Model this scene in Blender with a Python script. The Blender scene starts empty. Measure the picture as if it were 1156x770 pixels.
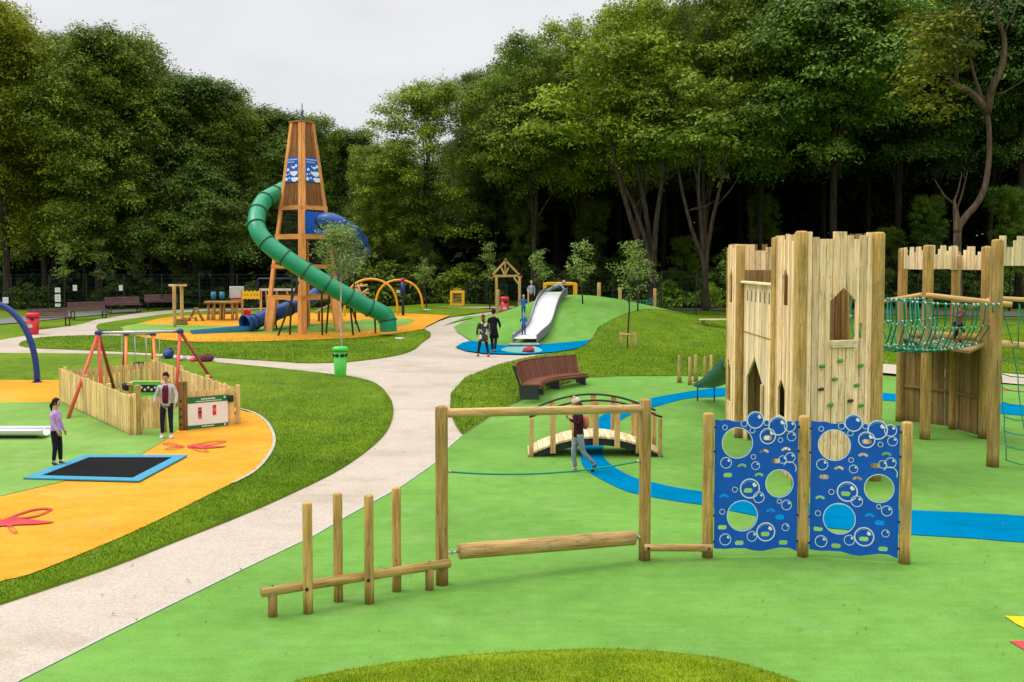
import bpy, bmesh, math, random
import numpy as np
from mathutils import Vector, Matrix, Quaternion
from mathutils.geometry import delaunay_2d_cdt

random.seed(7)
SC = bpy.context.scene
COL = SC.collection
R = math.radians
PI = math.pi

# ------------------------------------------------------------------ camera
F = 1100.0                       # focal length in units of 1/1156 of the width
CAMH = 4.4
TH = math.atan(51.5 / F)
PPY = 346.5
cam_d = bpy.data.cameras.new('camera')
cam = bpy.data.objects.new('camera', cam_d)
COL.objects.link(cam)
cam.location = (0, 0, CAMH)
cam.rotation_euler = (PI / 2 - TH, 0, 0)
cam_d.sensor_width = 36
cam_d.lens = F * 36 / 1156
cam_d.shift_y = (PPY - 385) / 1156
cam_d.clip_end = 6000
SC.camera = cam
SC.render.resolution_x = 1024
SC.render.resolution_y = 682
SC.view_settings.view_transform = 'Standard'
SC.view_settings.look = 'None'
SC.view_settings.exposure = 0
SC.view_settings.gamma = 1


def sm(a, b, x):
    t = np.clip((x - a) / (b - a), 0, 1)
    return t * t * (3 - 2 * t)


HX, HY = 2.9, 47.5


def ter(x, y):
    x = np.asarray(x, float); y = np.asarray(y, float)
    z = 0.7 * sm(24, 38, y) + 0.7 * sm(38, 62, y)
    z = z + .36 * sm(50, 58, y) * np.exp(-((x + 3.5) / 5.5) ** 2)
    dx = x - HX; dy = y - HY
    s = np.where(dx > 0, 6.4, 4.0)
    sy = np.where(dy > 0, 4.5, 4.0)
    z = z + 1.75 * np.exp(-(dx / s) ** 2 - (np.abs(dy) / sy) ** 2.3)
    return z


def T(x, y):
    return float(ter(x, y))


def ray(px, py):
    xc = (px - 578) / F
    yc = -(py - PPY) / F
    return Vector((xc, math.cos(TH) + yc * math.sin(TH), -math.sin(TH) + yc * math.cos(TH)))


def at(px, py, Y):
    d = ray(px, py)
    return Vector((0, 0, CAMH)) + d * (Y / d.y)


def G(px, py):
    d = ray(px, py)
    Y = 2.0
    prev = Y
    while Y < 150:
        p = Vector((0, 0, CAMH)) + d * (Y / d.y)
        if p.z <= T(p.x, p.y):
            a, b = prev, Y
            for _ in range(20):
                m = (a + b) / 2
                p = Vector((0, 0, CAMH)) + d * (m / d.y)
                if p.z <= T(p.x, p.y): b = m
                else: a = m
            return Vector((p.x, p.y, T(p.x, p.y)))
        prev = Y
        Y += 0.25
    p = Vector((0, 0, CAMH)) + d * (60 / d.y)
    return Vector((p.x, p.y, T(p.x, p.y)))


# ------------------------------------------------------------------ tagging
def tag(o, label=None, cat=None, group=None, kind=None):
    if label: o['label'] = label
    if cat: o['category'] = cat
    if group: o['group'] = group
    if kind: o['kind'] = kind
    return o


def thing(name, label, cat, loc=(0, 0, 0), rz=0.0, group=None):
    o = bpy.data.objects.new(name, None)
    o.empty_display_size = 0.1
    COL.objects.link(o)
    o.location = loc
    o.rotation_euler = (0, 0, rz)
    return tag(o, label, cat, group)


def kids(o):
    return [c for c in ALLOBJ if c.parent == o]


ALLOBJ = []


def dup(root, loc=None, rz=None, label=None, group=None, scale=None):
    def rec(o, parent):
        c = o.copy()
        COL.objects.link(c)
        ALLOBJ.append(c)
        c.parent = parent
        for ch in kids(o): rec(ch, c)
        return c
    r = rec(root, None)
    if loc is not None: r.location = loc
    if rz is not None: r.rotation_euler = (0, 0, rz)
    if scale is not None: r.scale = scale if hasattr(scale, '__len__') else (scale,) * 3
    if label: r['label'] = label
    if group: r['group'] = group
    return r


# ------------------------------------------------------------------ mesh builder
def frame_from(d, up=Vector((0, 0, 1))):
    d = d.normalized()
    if abs(d.dot(up)) > 0.98: up = Vector((0, 1, 0))
    a = d.cross(up).normalized()
    b = a.cross(d).normalized()
    return a, b


class MB:
    def __init__(s):
        s.v = []; s.f = []; s.uv = []; s.t = []; s.sm = []; s.mi = []

    def face(s, idx, uvs, tint, smooth=False, mi=0):
        s.f.append(idx); s.uv.append(uvs); s.t.append(tint); s.sm.append(smooth); s.mi.append(mi)

    def hexa(s, P, tint=None, mi=0, long_axis=2):
        """P: 8 points, bottom 4 ccw then top 4"""
        if tint is None: tint = random.random()
        b = len(s.v); s.v += [Vector(p) for p in P]
        off = random.random() * 50
        quads = [(3, 2, 1, 0), (4, 5, 6, 7), (0, 1, 5, 4), (1, 2, 6, 5), (2, 3, 7, 6), (3, 0, 4, 7)]
        ex = (Vector(P[1]) - Vector(P[0])); ey = (Vector(P[3]) - Vector(P[0])); ez = (Vector(P[4]) - Vector(P[0]))
        E = [ex, ey, ez]
        L = [e.length for e in E]
        la = max(range(3), key=lambda i: L[i])
        o = Vector(P[0]); ln = E[la].normalized() if L[la] > 1e-6 else Vector((0, 0, 1))
        E = [e if k == la else e - ln * e.dot(ln) for k, e in enumerate(E)]
        for q in quads:
            uvs = []
            for i in q:
                d = Vector(P[i]) - o
                c = [d.dot(E[k].normalized()) if L[k] > 1e-6 else 0 for k in range(3)]
                vv = c[la]; uu = sum(c[k] for k in range(3) if k != la)
                uvs.append((uu + off, vv + off))
            s.face([b + i for i in q], uvs, tint, False, mi)
        return s

    def box(s, c, size, rz=0.0, M=None, tint=None, mi=0, taper=1.0):
        x, y, z = size[0] / 2, size[1] / 2, size[2] / 2
        c = Vector(c)
        if M is None: M = Matrix.Rotation(rz, 3, 'Z')
        P = []
        for zz, k in ((-z, 1.0), (z, taper)):
            for xx, yy in ((-x, -y), (x, -y), (x, y), (-x, y)):
                P.append(c + M @ Vector((xx * k, yy * k, zz)))
        return s.hexa(P, tint, mi)

    def bar(s, a, b, w, h, up=Vector((0, 0, 1)), tint=None, mi=0):
        """rectangular bar from a to b; w across (horizontal), h along up"""
        a = Vector(a); b = Vector(b); d = (b - a)
        r, u = frame_from(d, up)
        P = []
        for p in (a, b):
            for q, k in ((-1, -1), (1, -1), (1, 1), (-1, 1)):
                P.append(p + r * (w / 2 * q) + u * (h / 2 * k))
        # order so that it is ccw
        P = [P[1], P[0], P[3], P[2], P[5], P[4], P[7], P[6]]
        return s.hexa(P, tint, mi)

    def prism(s, poly, a, u, w, th, tint=None, mi=0, center=False):
        """poly: list of 2D points in plane (a + x*u + y*w); extruded th along u x w"""
        if tint is None: tint = random.random()
        u = Vector(u); w = Vector(w); a = Vector(a); n = u.cross(w).normalized()
        o0 = -th / 2 if center else 0
        off = random.random() * 30
        b = len(s.v); N = len(poly)
        for k in (0, 1):
            for (x, y) in poly: s.v.append(a + u * x + w * y + n * (o0 + th * k))
        s.face([b + i for i in reversed(range(N))], [(poly[i][0] + off, poly[i][1] + off) for i in reversed(range(N))], tint, False, mi)
        s.face([b + N + i for i in range(N)], [(poly[i][0] + off, poly[i][1] + off) for i in range(N)], tint, False, mi)
        for i in range(N):
            j = (i + 1) % N
            s.face([b + i, b + j, b + N + j, b + N + i],
                   [(off + poly[i][0], off + poly[i][1]), (off + poly[j][0], off + poly[j][1]),
                    (off + poly[j][0] + th, off + poly[j][1]), (off + poly[i][0] + th, off + poly[i][1])], tint, False, mi)
        return s

    def tube(s, pts, r, n=12, tint=None, mi=0, cap=True, closed=False, up=Vector((0, 0, 1)), flat=1.0, wob=0.0):
        pts = [Vector(p) for p in pts]
        N = len(pts)
        if not hasattr(r, '__len__'): r = [r] * N
        if tint is None: tint = random.random()
        off = random.random() * 50
        b = len(s.v)
        # parallel transport
        tans = []
        for i in range(N):
            if closed: d = pts[(i + 1) % N] - pts[i - 1]
            else: d = pts[min(i + 1, N - 1)] - pts[max(i - 1, 0)]
            if d.length < 1e-9: d = Vector((0, 0, 1))
            tans.append(d.normalized())
        a, _ = frame_from(tans[0], up)
        L = 0.0; Ls = []
        for i in range(N):
            if i:
                L += (pts[i] - pts[i - 1]).length
                a = (a - tans[i] * a.dot(tans[i])).normalized()
            bb = tans[i].cross(a).normalized()
            Ls.append(L)
            for k in range(n):
                an = 2 * PI * k / n
                rr = r[i] * (1 + wob * (random.random() - .5))
                s.v.append(pts[i] + a * (math.cos(an) * rr) + bb * (math.sin(an) * rr * flat))
        rm = max(r)
        M = N if closed else N - 1
        for i in range(M):
            j = (i + 1) % N
            l0 = Ls[i]; l1 = Ls[j] if j > i else L + (pts[0] - pts[-1]).length
            for k in range(n):
                k2 = (k + 1) % n
                u0 = 2 * PI * rm * k / n + off; u1 = 2 * PI * rm * (k + 1) / n + off
                s.face([b + i * n + k, b + i * n + k2, b + j * n + k2, b + j * n + k],
                       [(u0, l0 + off), (u1, l0 + off), (u1, l1 + off), (u0, l1 + off)], tint, True, mi)
        if cap and not closed:
            for i, rev in ((0, True), (N - 1, False)):
                if r[i] < 1e-4: continue
                idx = [b + i * n + k for k in range(n)]
                uvs = [(off + 0.3 * math.cos(2 * PI * k / n) * r[i], off + 0.3 * math.sin(2 * PI * k / n) * r[i]) for k in range(n)]
                if rev: idx = idx[::-1]; uvs = uvs[::-1]
                s.face(idx, uvs, tint, False, mi)
        return s

    def log(s, a, b, r, n=16, tint=None, dome=True, mi=0, both=True):
        """round pole with softly chamfered ends"""
        a = Vector(a); b = Vector(b); d = (b - a); L = d.length; d.normalize()
        pts = []; rr = []
        if both:
            pts += [a, a + d * (r * .12)]; rr += [r * .84, r * .985]
        else:
            pts += [a]; rr += [r]
        m = max(2, int(L / .35))
        for i in range(1, m):
            pts.append(a.lerp(b, i / m)); rr.append(r * (1 + random.uniform(-.012, .012)))
        if dome:
            pts += [b - d * (r * .34), b - d * (r * .16), b - d * (r * .03), b]; rr += [r, r * .90, r * .66, r * .30]
        else:
            pts += [b - d * (r * .12), b]; rr += [r * .985, r * .84]
        return s.tube(pts, rr, n, tint, mi)

    def sphere(s, c, r, n=12, m=8, sc=(1, 1, 1), tint=None, mi=0, M=None, wob=0.0):
        if tint is None: tint = random.random()
        c = Vector(c); b = len(s.v)
        M = M or Matrix.Identity(3)
        for i in range(m + 1):
            ph = PI * i / m
            for k in range(n):
                an = 2 * PI * k / n
                w = 1 + wob * (random.random() - .5)
                s.v.append(c + M @ Vector((math.sin(ph) * math.cos(an) * r * sc[0] * w, math.sin(ph) * math.sin(an) * r * sc[1] * w, math.cos(ph) * r * sc[2] * w)))
        for i in range(m):
            for k in range(n):
                k2 = (k + 1) % n
                if i == 0: q = [b, b + n + k, b + n + k2]
                elif i == m - 1: q = [b + i * n + k, b + (i + 1) * n, b + i * n + k2]
                else: q = [b + i * n + k, b + (i + 1) * n + k, b + (i + 1) * n + k2, b + i * n + k2]
                s.face(q, [(0.1 * k, .1 * i)] * len(q), tint, True, mi)
        return s

    def lathe(s, prof, c=(0, 0, 0), n=24, tint=None, mi=0, M=None, sc=(1, 1)):
        """prof: list of (r, z)"""
        if tint is None: tint = random.random()
        c = Vector(c); b = len(s.v); M = M or Matrix.Identity(3)
        for (r, z) in prof:
            for k in range(n):
                an = 2 * PI * k / n
                s.v.append(c + M @ Vector((math.cos(an) * r * sc[0], math.sin(an) * r * sc[1], z)))
        for i in range(len(prof) - 1):
            for k in range(n):
                k2 = (k + 1) % n
                s.face([b + i * n + k, b + i * n + k2, b + (i + 1) * n + k2, b + (i + 1) * n + k],
                       [(k * .1, prof[i][1]), (k * .1 + .1, prof[i][1]), (k * .1 + .1, prof[i + 1][1]), (k * .1, prof[i + 1][1])], tint, True, mi)
        for i, rev in ((0, True), (len(prof) - 1, False)):
            if prof[i][0] > 1e-4:
                idx = [b + i * n + k for k in range(n)]
                if rev: idx = idx[::-1]
                s.face(idx, [(0, 0)] * n, tint, False, mi)
        return s

    def plate(s, outline, holes, a, u, w, th, tint=None, mi=0):
        """flat plate with holes; outline/holes 2D; real holes, extruded"""
        if tint is None: tint = random.random()
        vs = []; es = []
        for poly in [outline] + list(holes):
            b = len(vs); N = len(poly)
            vs += [Vector(p) for p in poly]
            es += [(b + i, b + (i + 1) % N) for i in range(N)]
        rv, re, rf, _, _, _ = delaunay_2d_cdt(vs, es, [], 0, 1e-6)
        u = Vector(u); w = Vector(w); a = Vector(a); n = u.cross(w).normalized()
        b = len(s.v); NV = len(rv)
        for k in (0, 1):
            for p in rv: s.v.append(a + u * p.x + w * p.y + n * (th * k))
        keep = []
        for f in rf:
            cx = sum(rv[i].x for i in f) / 3; cy = sum(rv[i].y for i in f) / 3
            if inpoly1(cx, cy, outline) and not any(inpoly1(cx, cy, h) for h in holes):
                keep.append(f)
        cnt = {}
        for f in keep:
            for i in range(3):
                e = (f[i], f[(i + 1) % 3]); cnt[e] = 1
            ar = (rv[f[1]] - rv[f[0]]).cross(rv[f[2]] - rv[f[0]]) if hasattr(rv[0], 'cross') else 1
            uv = [(rv[i].x, rv[i].y) for i in f]
            s.face([b + i for i in reversed(f)], uv[::-1], tint, False, mi)
            s.face([b + NV + i for i in f], uv, tint, False, mi)
        for (i, j) in cnt:
            if (j, i) not in cnt:
                s.face([b + i, b + j, b + NV + j, b + NV + i], [(0, 0)] * 4, tint, False, mi)
        return s

    def build(s, name, mat, parent=None, bevel=0.0, label=None, cat=None, group=None, kind=None, origin=None):
        me = bpy.data.meshes.new(name)
        vs = s.v
        if origin is not None:
            o_ = Vector(origin); vs = [v - o_ for v in vs]
        me.from_pydata([tuple(v) for v in vs], [], s.f)
        uvl = me.uv_layers.new(name='UVMap')
        flat = [c for f in s.uv for p in f for c in p]
        uvl.data.foreach_set('uv', flat)
        at_ = me.attributes.new('tint', 'FLOAT', 'FACE')
        at_.data.foreach_set('value', s.t)
        me.polygons.foreach_set('use_smooth', s.sm)
        mats = mat if isinstance(mat, (list, tuple)) else [mat]
        for m in mats: me.materials.append(m)
        if len(mats) > 1: me.polygons.foreach_set('material_index', s.mi)
        me.update()
        o = bpy.data.objects.new(name, me)
        COL.objects.link(o)
        ALLOBJ.append(o)
        if origin is not None: o.location = origin
        if parent is not None: o.parent = parent
        if bevel:
            m = o.modifiers.new('bevel', 'BEVEL'); m.width = bevel; m.segments = 2; m.limit_method = 'ANGLE'; m.angle_limit = R(40)
        return tag(o, label, cat, group, kind)


def inpoly1(x, y, poly):
    c = False; N = len(poly); j = N - 1
    for i in range(N):
        xi, yi = poly[i][0], poly[i][1]; xj, yj = poly[j][0], poly[j][1]
        if (yi > y) != (yj > y) and x < (xj - xi) * (y - yi) / (yj - yi) + xi: c = not c
        j = i
    return c


def inpoly(X, Y, poly):
    c = np.zeros(X.shape, bool); N = len(poly); j = N - 1
    for i in range(N):
        xi, yi = poly[i]; xj, yj = poly[j]
        if yi != yj:
            m = ((yi > Y) != (yj > Y)) & (X < (xj - xi) * (Y - yi) / (yj - yi) + xi)
            c ^= m
        j = i
    return c


def circ(cx, cy, r, n=32):
    return [(cx + r * math.cos(2 * PI * k / n), cy + r * math.sin(2 * PI * k / n)) for k in range(n)]


def spline(pts, sub=6, closed=False):
    """Catmull-Rom"""
    pts = [Vector(p) for p in pts]; N = len(pts); out = []
    rng = range(N) if closed else range(N - 1)
    for i in rng:
        p0 = pts[(i - 1) % N] if closed else pts[max(i - 1, 0)]
        p1 = pts[i]; p2 = pts[(i + 1) % N]
        p3 = pts[(i + 2) % N] if closed else pts[min(i + 2, N - 1)]
        for k in range(sub):
            t = k / sub
            out.append(0.5 * ((2 * p1) + (p2 - p0) * t + (2 * p0 - 5 * p1 + 4 * p2 - p3) * t * t + (3 * p1 - p0 - 3 * p2 + p3) * t ** 3))
    if not closed: out.append(pts[-1])
    return out


# ------------------------------------------------------------------ materials
def newmat(name):
    m = bpy.data.materials.new(name); m.use_nodes = True
    nt = m.node_tree
    for n in list(nt.nodes): nt.nodes.remove(n)
    out = nt.nodes.new('ShaderNodeOutputMaterial')
    b = nt.nodes.new('ShaderNodeBsdfPrincipled')
    nt.links.new(b.outputs[0], out.inputs[0])
    return m, nt, b


def nd(nt, t, **kw):
    n = nt.nodes.new('ShaderNode' + t)
    for k, v in kw.items(): setattr(n, k, v)
    return n


def math_(nt, op, a, b=None, clamp=False):
    n = nd(nt, 'Math', operation=op, use_clamp=clamp)
    for i, x in enumerate((a, b)):
        if x is None: continue
        if isinstance(x, (int, float)): n.inputs[i].default_value = x
        else: nt.links.new(x, n.inputs[i])
    return n.outputs[0]


def mixc(nt, fac, a, b, blend='MIX'):
    n = nd(nt, 'Mix', data_type='RGBA', blend_type=blend)
    if isinstance(fac, (int, float)): n.inputs[0].default_value = fac
    else: nt.links.new(fac, n.inputs[0])
    for i, x in ((6, a), (7, b)):
        if isinstance(x, (tuple, list)): n.inputs[i].default_value = (*x[:3], 1)
        else: nt.links.new(x, n.inputs[i])
    return n.outputs[2]


def ramp(nt, fac, stops):
    n = nd(nt, 'ValToRGB')
    nt.links.new(fac, n.inputs[0])
    el = n.color_ramp.elements
    while len(el) < len(stops): el.new(0.5)
    for e, (p, c) in zip(el, stops):
        e.position = p
        e.color = (*c[:3], 1) if hasattr(c, '__len__') else (c, c, c, 1)
    return n.outputs[0]


def noise(nt, vec, scale, detail=3, rough=.55):
    n = nd(nt, 'TexNoise')
    n.inputs['Scale'].default_value = scale; n.inputs['Detail'].default_value = detail; n.inputs['Roughness'].default_value = rough
    if vec is not None: nt.links.new(vec, n.inputs['Vector'])
    return n.outputs[0]


def mapping(nt, vec, scale=(1, 1, 1), rot=(0, 0, 0), loc=(0, 0, 0)):
    n = nd(nt, 'Mapping')
    nt.links.new(vec, n.inputs[0])
    n.inputs['Scale'].default_value = scale; n.inputs['Rotation'].default_value = rot; n.inputs['Location'].default_value = loc
    return n.outputs[0]


def bump(nt, b, h, strength=.3, dist=.01):
    n = nd(nt, 'Bump')
    n.inputs['Strength'].default_value = strength; n.inputs['Distance'].default_value = dist
    nt.links.new(h, n.inputs['Height']); nt.links.new(n.outputs[0], b.inputs['Normal'])


def S(c):  # sRGB 0..255 -> linear
    return tuple(((v / 255) / 12.92 if v / 255 <= .04045 else (((v / 255) + .055) / 1.055) ** 2.4) for v in c)


def wood(name, c1, c2, grey=(.25, .22, .17), dirt=.25, rough=.75):
    m, nt, b = newmat(name)
    uv = nd(nt, 'UVMap').outputs[0]
    tint = nd(nt, 'Attribute', attribute_name='tint').outputs['Fac']
    g1 = noise(nt, mapping(nt, uv, (26, 1.4, 1)), 1.0, 4, .6)
    g2 = noise(nt, mapping(nt, uv, (90, 4, 1)), 1.0, 3, .6)
    col = ramp(nt, g1, [(.3, c1), (.7, c2)])
    # per-board tint
    tv = math_(nt, 'ADD', math_(nt, 'MULTIPLY', tint, .44), .78)
    hsv = nd(nt, 'HueSaturation')
    nt.links.new(col, hsv.inputs['Color']); nt.links.new(tv, hsv.inputs['Value'])
    hsv.inputs['Saturation'].default_value = 1.0
    fine = ramp(nt, g2, [(.35, .80), (.6, 1.04)])
    col = mixc(nt, 1.0, hsv.outputs[0], fine, 'MULTIPLY')
    # knots / stains
    geo = nd(nt, 'NewGeometry')
    blot = noise(nt, geo.outputs['Position'], 1.7, 4, .6)
    col = mixc(nt, ramp(nt, blot, [(.45, 0.0), (.75, dirt * 2)]), col, grey)
    kn = nd(nt, 'TexVoronoi'); nt.links.new(mapping(nt, uv, (6, 1.6, 1)), kn.inputs['Vector']); kn.inputs['Scale'].default_value = 1.3
    kf = ramp(nt, kn.outputs['Distance'], [(.03, .8), (.09, 0.0)])
    col = mixc(nt, kf, col, tuple(x * .25 for x in c1))
    sz = nd(nt, 'SeparateXYZ'); nt.links.new(geo.outputs['Position'], sz.inputs[0])
    mud = math_(nt, 'ADD', sz.outputs['Z'], math_(nt, 'MULTIPLY', blot, .25))
    col = mixc(nt, 1.0, col, ramp(nt, mud, [(.10, (.50, .47, .42)), (.42, (1, 1, 1))]), 'MULTIPLY')
    stain = noise(nt, mapping(nt, uv, (9, .8, 1)), 1.0, 3, .5)
    col = mixc(nt, 1.0, col, ramp(nt, stain, [(.32, (.84, .80, .68)), (.52, (1.12, 1.10, 1.08))]), 'MULTIPLY')
    ck = nd(nt, 'TexNoise'); nt.links.new(mapping(nt, uv, (14, .5, 1)), ck.inputs['Vector']); ck.inputs['Scale'].default_value = 1.0; ck.inputs['Detail'].default_value = 2
    crack = ramp(nt, math_(nt, 'ABSOLUTE', math_(nt, 'SUBTRACT', ck.outputs[0], .5)), [(.003, .5), (.010, 1.0)])
    col = mixc(nt, 1.0, col, crack, 'MULTIPLY')
    nt.links.new(col, b.inputs['Base Color'])
    b.inputs['Roughness'].default_value = rough
    b.inputs['Specular IOR Level'].default_value = .25
    bump(nt, b, g2, .35, .004)
    return m


def plain(name, c, rough=.5, metal=0.0, var=.12, spec=.5, scale=6.0, coat=0.0, weather=0.0):
    m, nt, b = newmat(name)
    tc = nd(nt, 'TexCoord').outputs['Object']
    n = noise(nt, tc, scale, 4, .6)
    lo = tuple(x * (1 - var) for x in c); hi = tuple(min(1, x * (1 + var)) for x in c)
    col = ramp(nt, n, [(.3, lo), (.7, hi)])
    if weather:
        w = noise(nt, tc, scale * 4, 5, .7)
        col = mixc(nt, ramp(nt, w, [(.5, 0.0), (.8, weather)]), col, (.18, .16, .13))
    nt.links.new(col, b.inputs['Base Color'])
    r = ramp(nt, n, [(.2, max(0, rough - .08)), (.8, min(1, rough + .1))])
    nt.links.new(r, b.inputs['Roughness'])
    b.inputs['Metallic'].default_value = metal
    b.inputs['Specular IOR Level'].default_value = spec
    b.inputs['Coat Weight'].default_value = coat
    return m


M = {}
M['log'] = wood('round_timber', S((154, 118, 54)), S((208, 174, 106)), grey=(.22, .18, .08), dirt=.30)
M['log_pale'] = wood('pale_round_timber', S((176, 138, 78)), S((212, 180, 124)), grey=(.28, .22, .12), dirt=.25)
M['log_dark'] = wood('dark_round_timber', S((112, 82, 40)), S((160, 126, 70)), grey=(.13, .10, .05), dirt=.4)
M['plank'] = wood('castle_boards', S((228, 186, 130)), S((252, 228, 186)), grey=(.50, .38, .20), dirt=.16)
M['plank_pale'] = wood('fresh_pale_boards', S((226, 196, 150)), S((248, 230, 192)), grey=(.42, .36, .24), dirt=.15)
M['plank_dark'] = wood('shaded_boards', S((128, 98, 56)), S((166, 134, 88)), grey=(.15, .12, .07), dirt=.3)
M['fence'] = wood('pen_boards', S((210, 172, 106)), S((244, 214, 154)), grey=(.36, .30, .15), dirt=.22)
M['tower_wood'] = wood('orange_stained_timber', S((206, 134, 66)), S((236, 172, 104)), grey=(.42, .25, .11), dirt=.15)
M['tower_dark'] = wood('brown_mesh_timber', S((150, 98, 56)), S((182, 128, 78)), grey=(.14, .08, .04), dirt=.2)
M['bench'] = wood('red_brown_slats', S((98, 54, 38)), S((134, 80, 58)), grey=(.16, .08, .05), dirt=.2, rough=.5)
M['bench_far'] = wood('purple_brown_slats', S((84, 60, 62)), S((110, 80, 80)), grey=(.14, .10, .10), dirt=.2, rough=.5)
M['blue'] = plain('blue_plastic', (.002, .096, .50), .5, var=.06, spec=.3)
M['blue_tube'] = plain('blue_tube_plastic', (.001, .062, .27), .4, var=.14, scale=2.5, weather=.12)
M['green_tube'] = plain('green_tube_plastic', (.002, .27, .12), .36, var=.12, scale=2.5, weather=.12)
M['green_flange'] = plain('dark_green_flange', S((2, 88, 60)), .45)
M['blue_flange'] = plain('dark_blue_flange', S((6, 38, 100)), .45)
M['white'] = plain('white_paint', (.78, .78, .78), .5, var=.04)
M['offwhite'] = plain('weathered_white', (.55, .55, .56), .6, var=.1)
M['black'] = plain('black_rubber', (.012, .012, .013), .6)
M['dark_metal'] = plain('dark_grey_metal', (.035, .037, .042), .45, .3)
M['galv'] = plain('galvanised_steel', (.52, .53, .55), .35, .85, var=.12)
M['steel'] = plain('polished_slide_steel', (.74, .74, .76), .45, .25, var=.06, scale=2.0)
M['yellow'] = plain('yellow_paint', S((240, 190, 26)), .4)
M['orange_yellow'] = plain('orange_yellow_paint', S((242, 168, 30)), .4)
M['red'] = plain('red_plastic', S((206, 28, 40)), .4)
M['red_leg'] = plain('red_orange_paint', S((206, 78, 48)), .4, weather=.2)
M['orange_leg'] = plain('orange_paint', S((228, 128, 44)), .4, weather=.15)
M['brown_leg'] = plain('brown_red_paint', S((142, 62, 44)), .45)
M['navy'] = plain('navy_paint', (.006, .030, .20), .4)
M['navy_dark'] = plain('dark_navy_paint', S((18, 30, 92)), .35)
M['bin_green'] = plain('bright_green_bin', S((74, 190, 58)), .4)
M['sign_green'] = plain('sign_green', S((0, 110, 62)), .5)
M['hold'] = plain('green_climbing_hold', S((60, 150, 40)), .6)
M['rope'] = plain('green_rope', S((0, 132, 104)), .7, var=.2, scale=40)
M['rope_dark'] = plain('dark_rope', (.02, .024, .022), .8, var=.2, scale=40)
M['trampoline'] = plain('black_trampoline_mat', (.008, .0085, .010), .95, spec=.1)
M['tramp_edge'] = plain('light_blue_rubber_edge', (.035, .27, .42), .8, var=.1, scale=30)
M['fence_green'] = plain('dark_green_fence_paint', (.004, .017, .013), .5)
M['stone'] = plain('grey_beige_stone', (.33, .30, .25), .85, var=.25)
M['slot'] = plain('shadowed_slot', (.22,.17,.11), .8)
M['clamp'] = plain('pale_rope_clamp', (.55,.72,.66), .5)
M['slide_dark'] = plain('dark_green_slide', (.012,.085,.05), .4)
M['navy_slate'] = plain('slate_blue_metal', (.10, .14, .19), .5)
M['pole_dark'] = plain('dark_green_pole', (.012, .03, .025), .5)
M['teal_blue'] = plain('teal_blue_plastic', (.015, .20, .34), .5)
M['slide_side'] = plain('dark_slide_side', (.16, .165, .17), .55)
M['pinkcloth'] = plain('pink_cloth', (.60, .12, .20), .9)
M['dusky'] = plain('dusky_pink_cloth', (.25, .10, .12), .9)
M['maroon'] = plain('maroon_cloth', (.10, .012, .03), .95)
M['redcloth'] = plain('red_cloth', (.45, .015, .04), .9)
M['skin'] = plain('skin', (.55, .33, .24), .5, var=.05)
# ------------------------------------------------------------------ ground materials
def rubber(name, c, speck=None, spf=.25, dust=.18, spec=.08):
    m, nt, b = newmat(name)
    pos = nd(nt, 'NewGeometry').outputs['Position']
    big = noise(nt, pos, .35, 4, .55)
    mid = noise(nt, pos, 2.6, 4, .6)
    fine = noise(nt, pos, 70, 2, .7)
    streak = noise(nt, mapping(nt, pos, (1.2, 7, 1), (0, 0, .5)), 1.0, 3, .6)
    v = math_(nt, 'ADD', math_(nt, 'MULTIPLY', big, .5), math_(nt, 'ADD', math_(nt, 'MULTIPLY', mid, .3), math_(nt, 'MULTIPLY', streak, .2)))
    lo = tuple(x * .76 for x in c); hi = tuple(min(1, x * 1.19 + (.010 if spec else 0)) for x in c)
    col = ramp(nt, v, [(.34, lo), (.66, hi)])
    col = mixc(nt, 1.0, col, ramp(nt, fine, [(.3, .74), (.7, 1.2)]), 'MULTIPLY')
    sp = nd(nt, 'TexVoronoi'); nt.links.new(pos, sp.inputs['Vector']); sp.inputs['Scale'].default_value = 85
    dk = ramp(nt, sp.outputs['Color'], [(.12, 1.0), (.2, 0.0)])
    col = mixc(nt, math_(nt, 'MULTIPLY', dk, spf), col, tuple(x * .35 for x in c))
    # scuffs / dust trodden on
    dn = noise(nt, pos, .8, 6, .68)
    col = mixc(nt, ramp(nt, dn, [(.52, 0.0), (.78, dust)]), col, (.42, .46, .28))
    nt.links.new(col, b.inputs['Base Color'])
    b.inputs['Roughness'].default_value = .85
    b.inputs['Specular IOR Level'].default_value = spec
    bump(nt, b, fine, .5, .008)
    return m


M['r_green'] = rubber('green_rubber', (.140, .318, .050))
M['r_green2'] = rubber('mid_green_rubber', (.19, .355, .07))
M['r_orange'] = rubber('orange_rubber', (.70, .310, .022))
M['r_blue'] = rubber('blue_rubber', (.0, .178, .37), dust=.0, spec=0.0)
M['r_red'] = rubber('pink_red_rubber', (.62, .06, .075))
M['r_yellow'] = rubber('yellow_rubber', (.78, .55, .02))
M['r_teal'] = rubber('teal_rubber', (.16, .40, .36))


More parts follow.
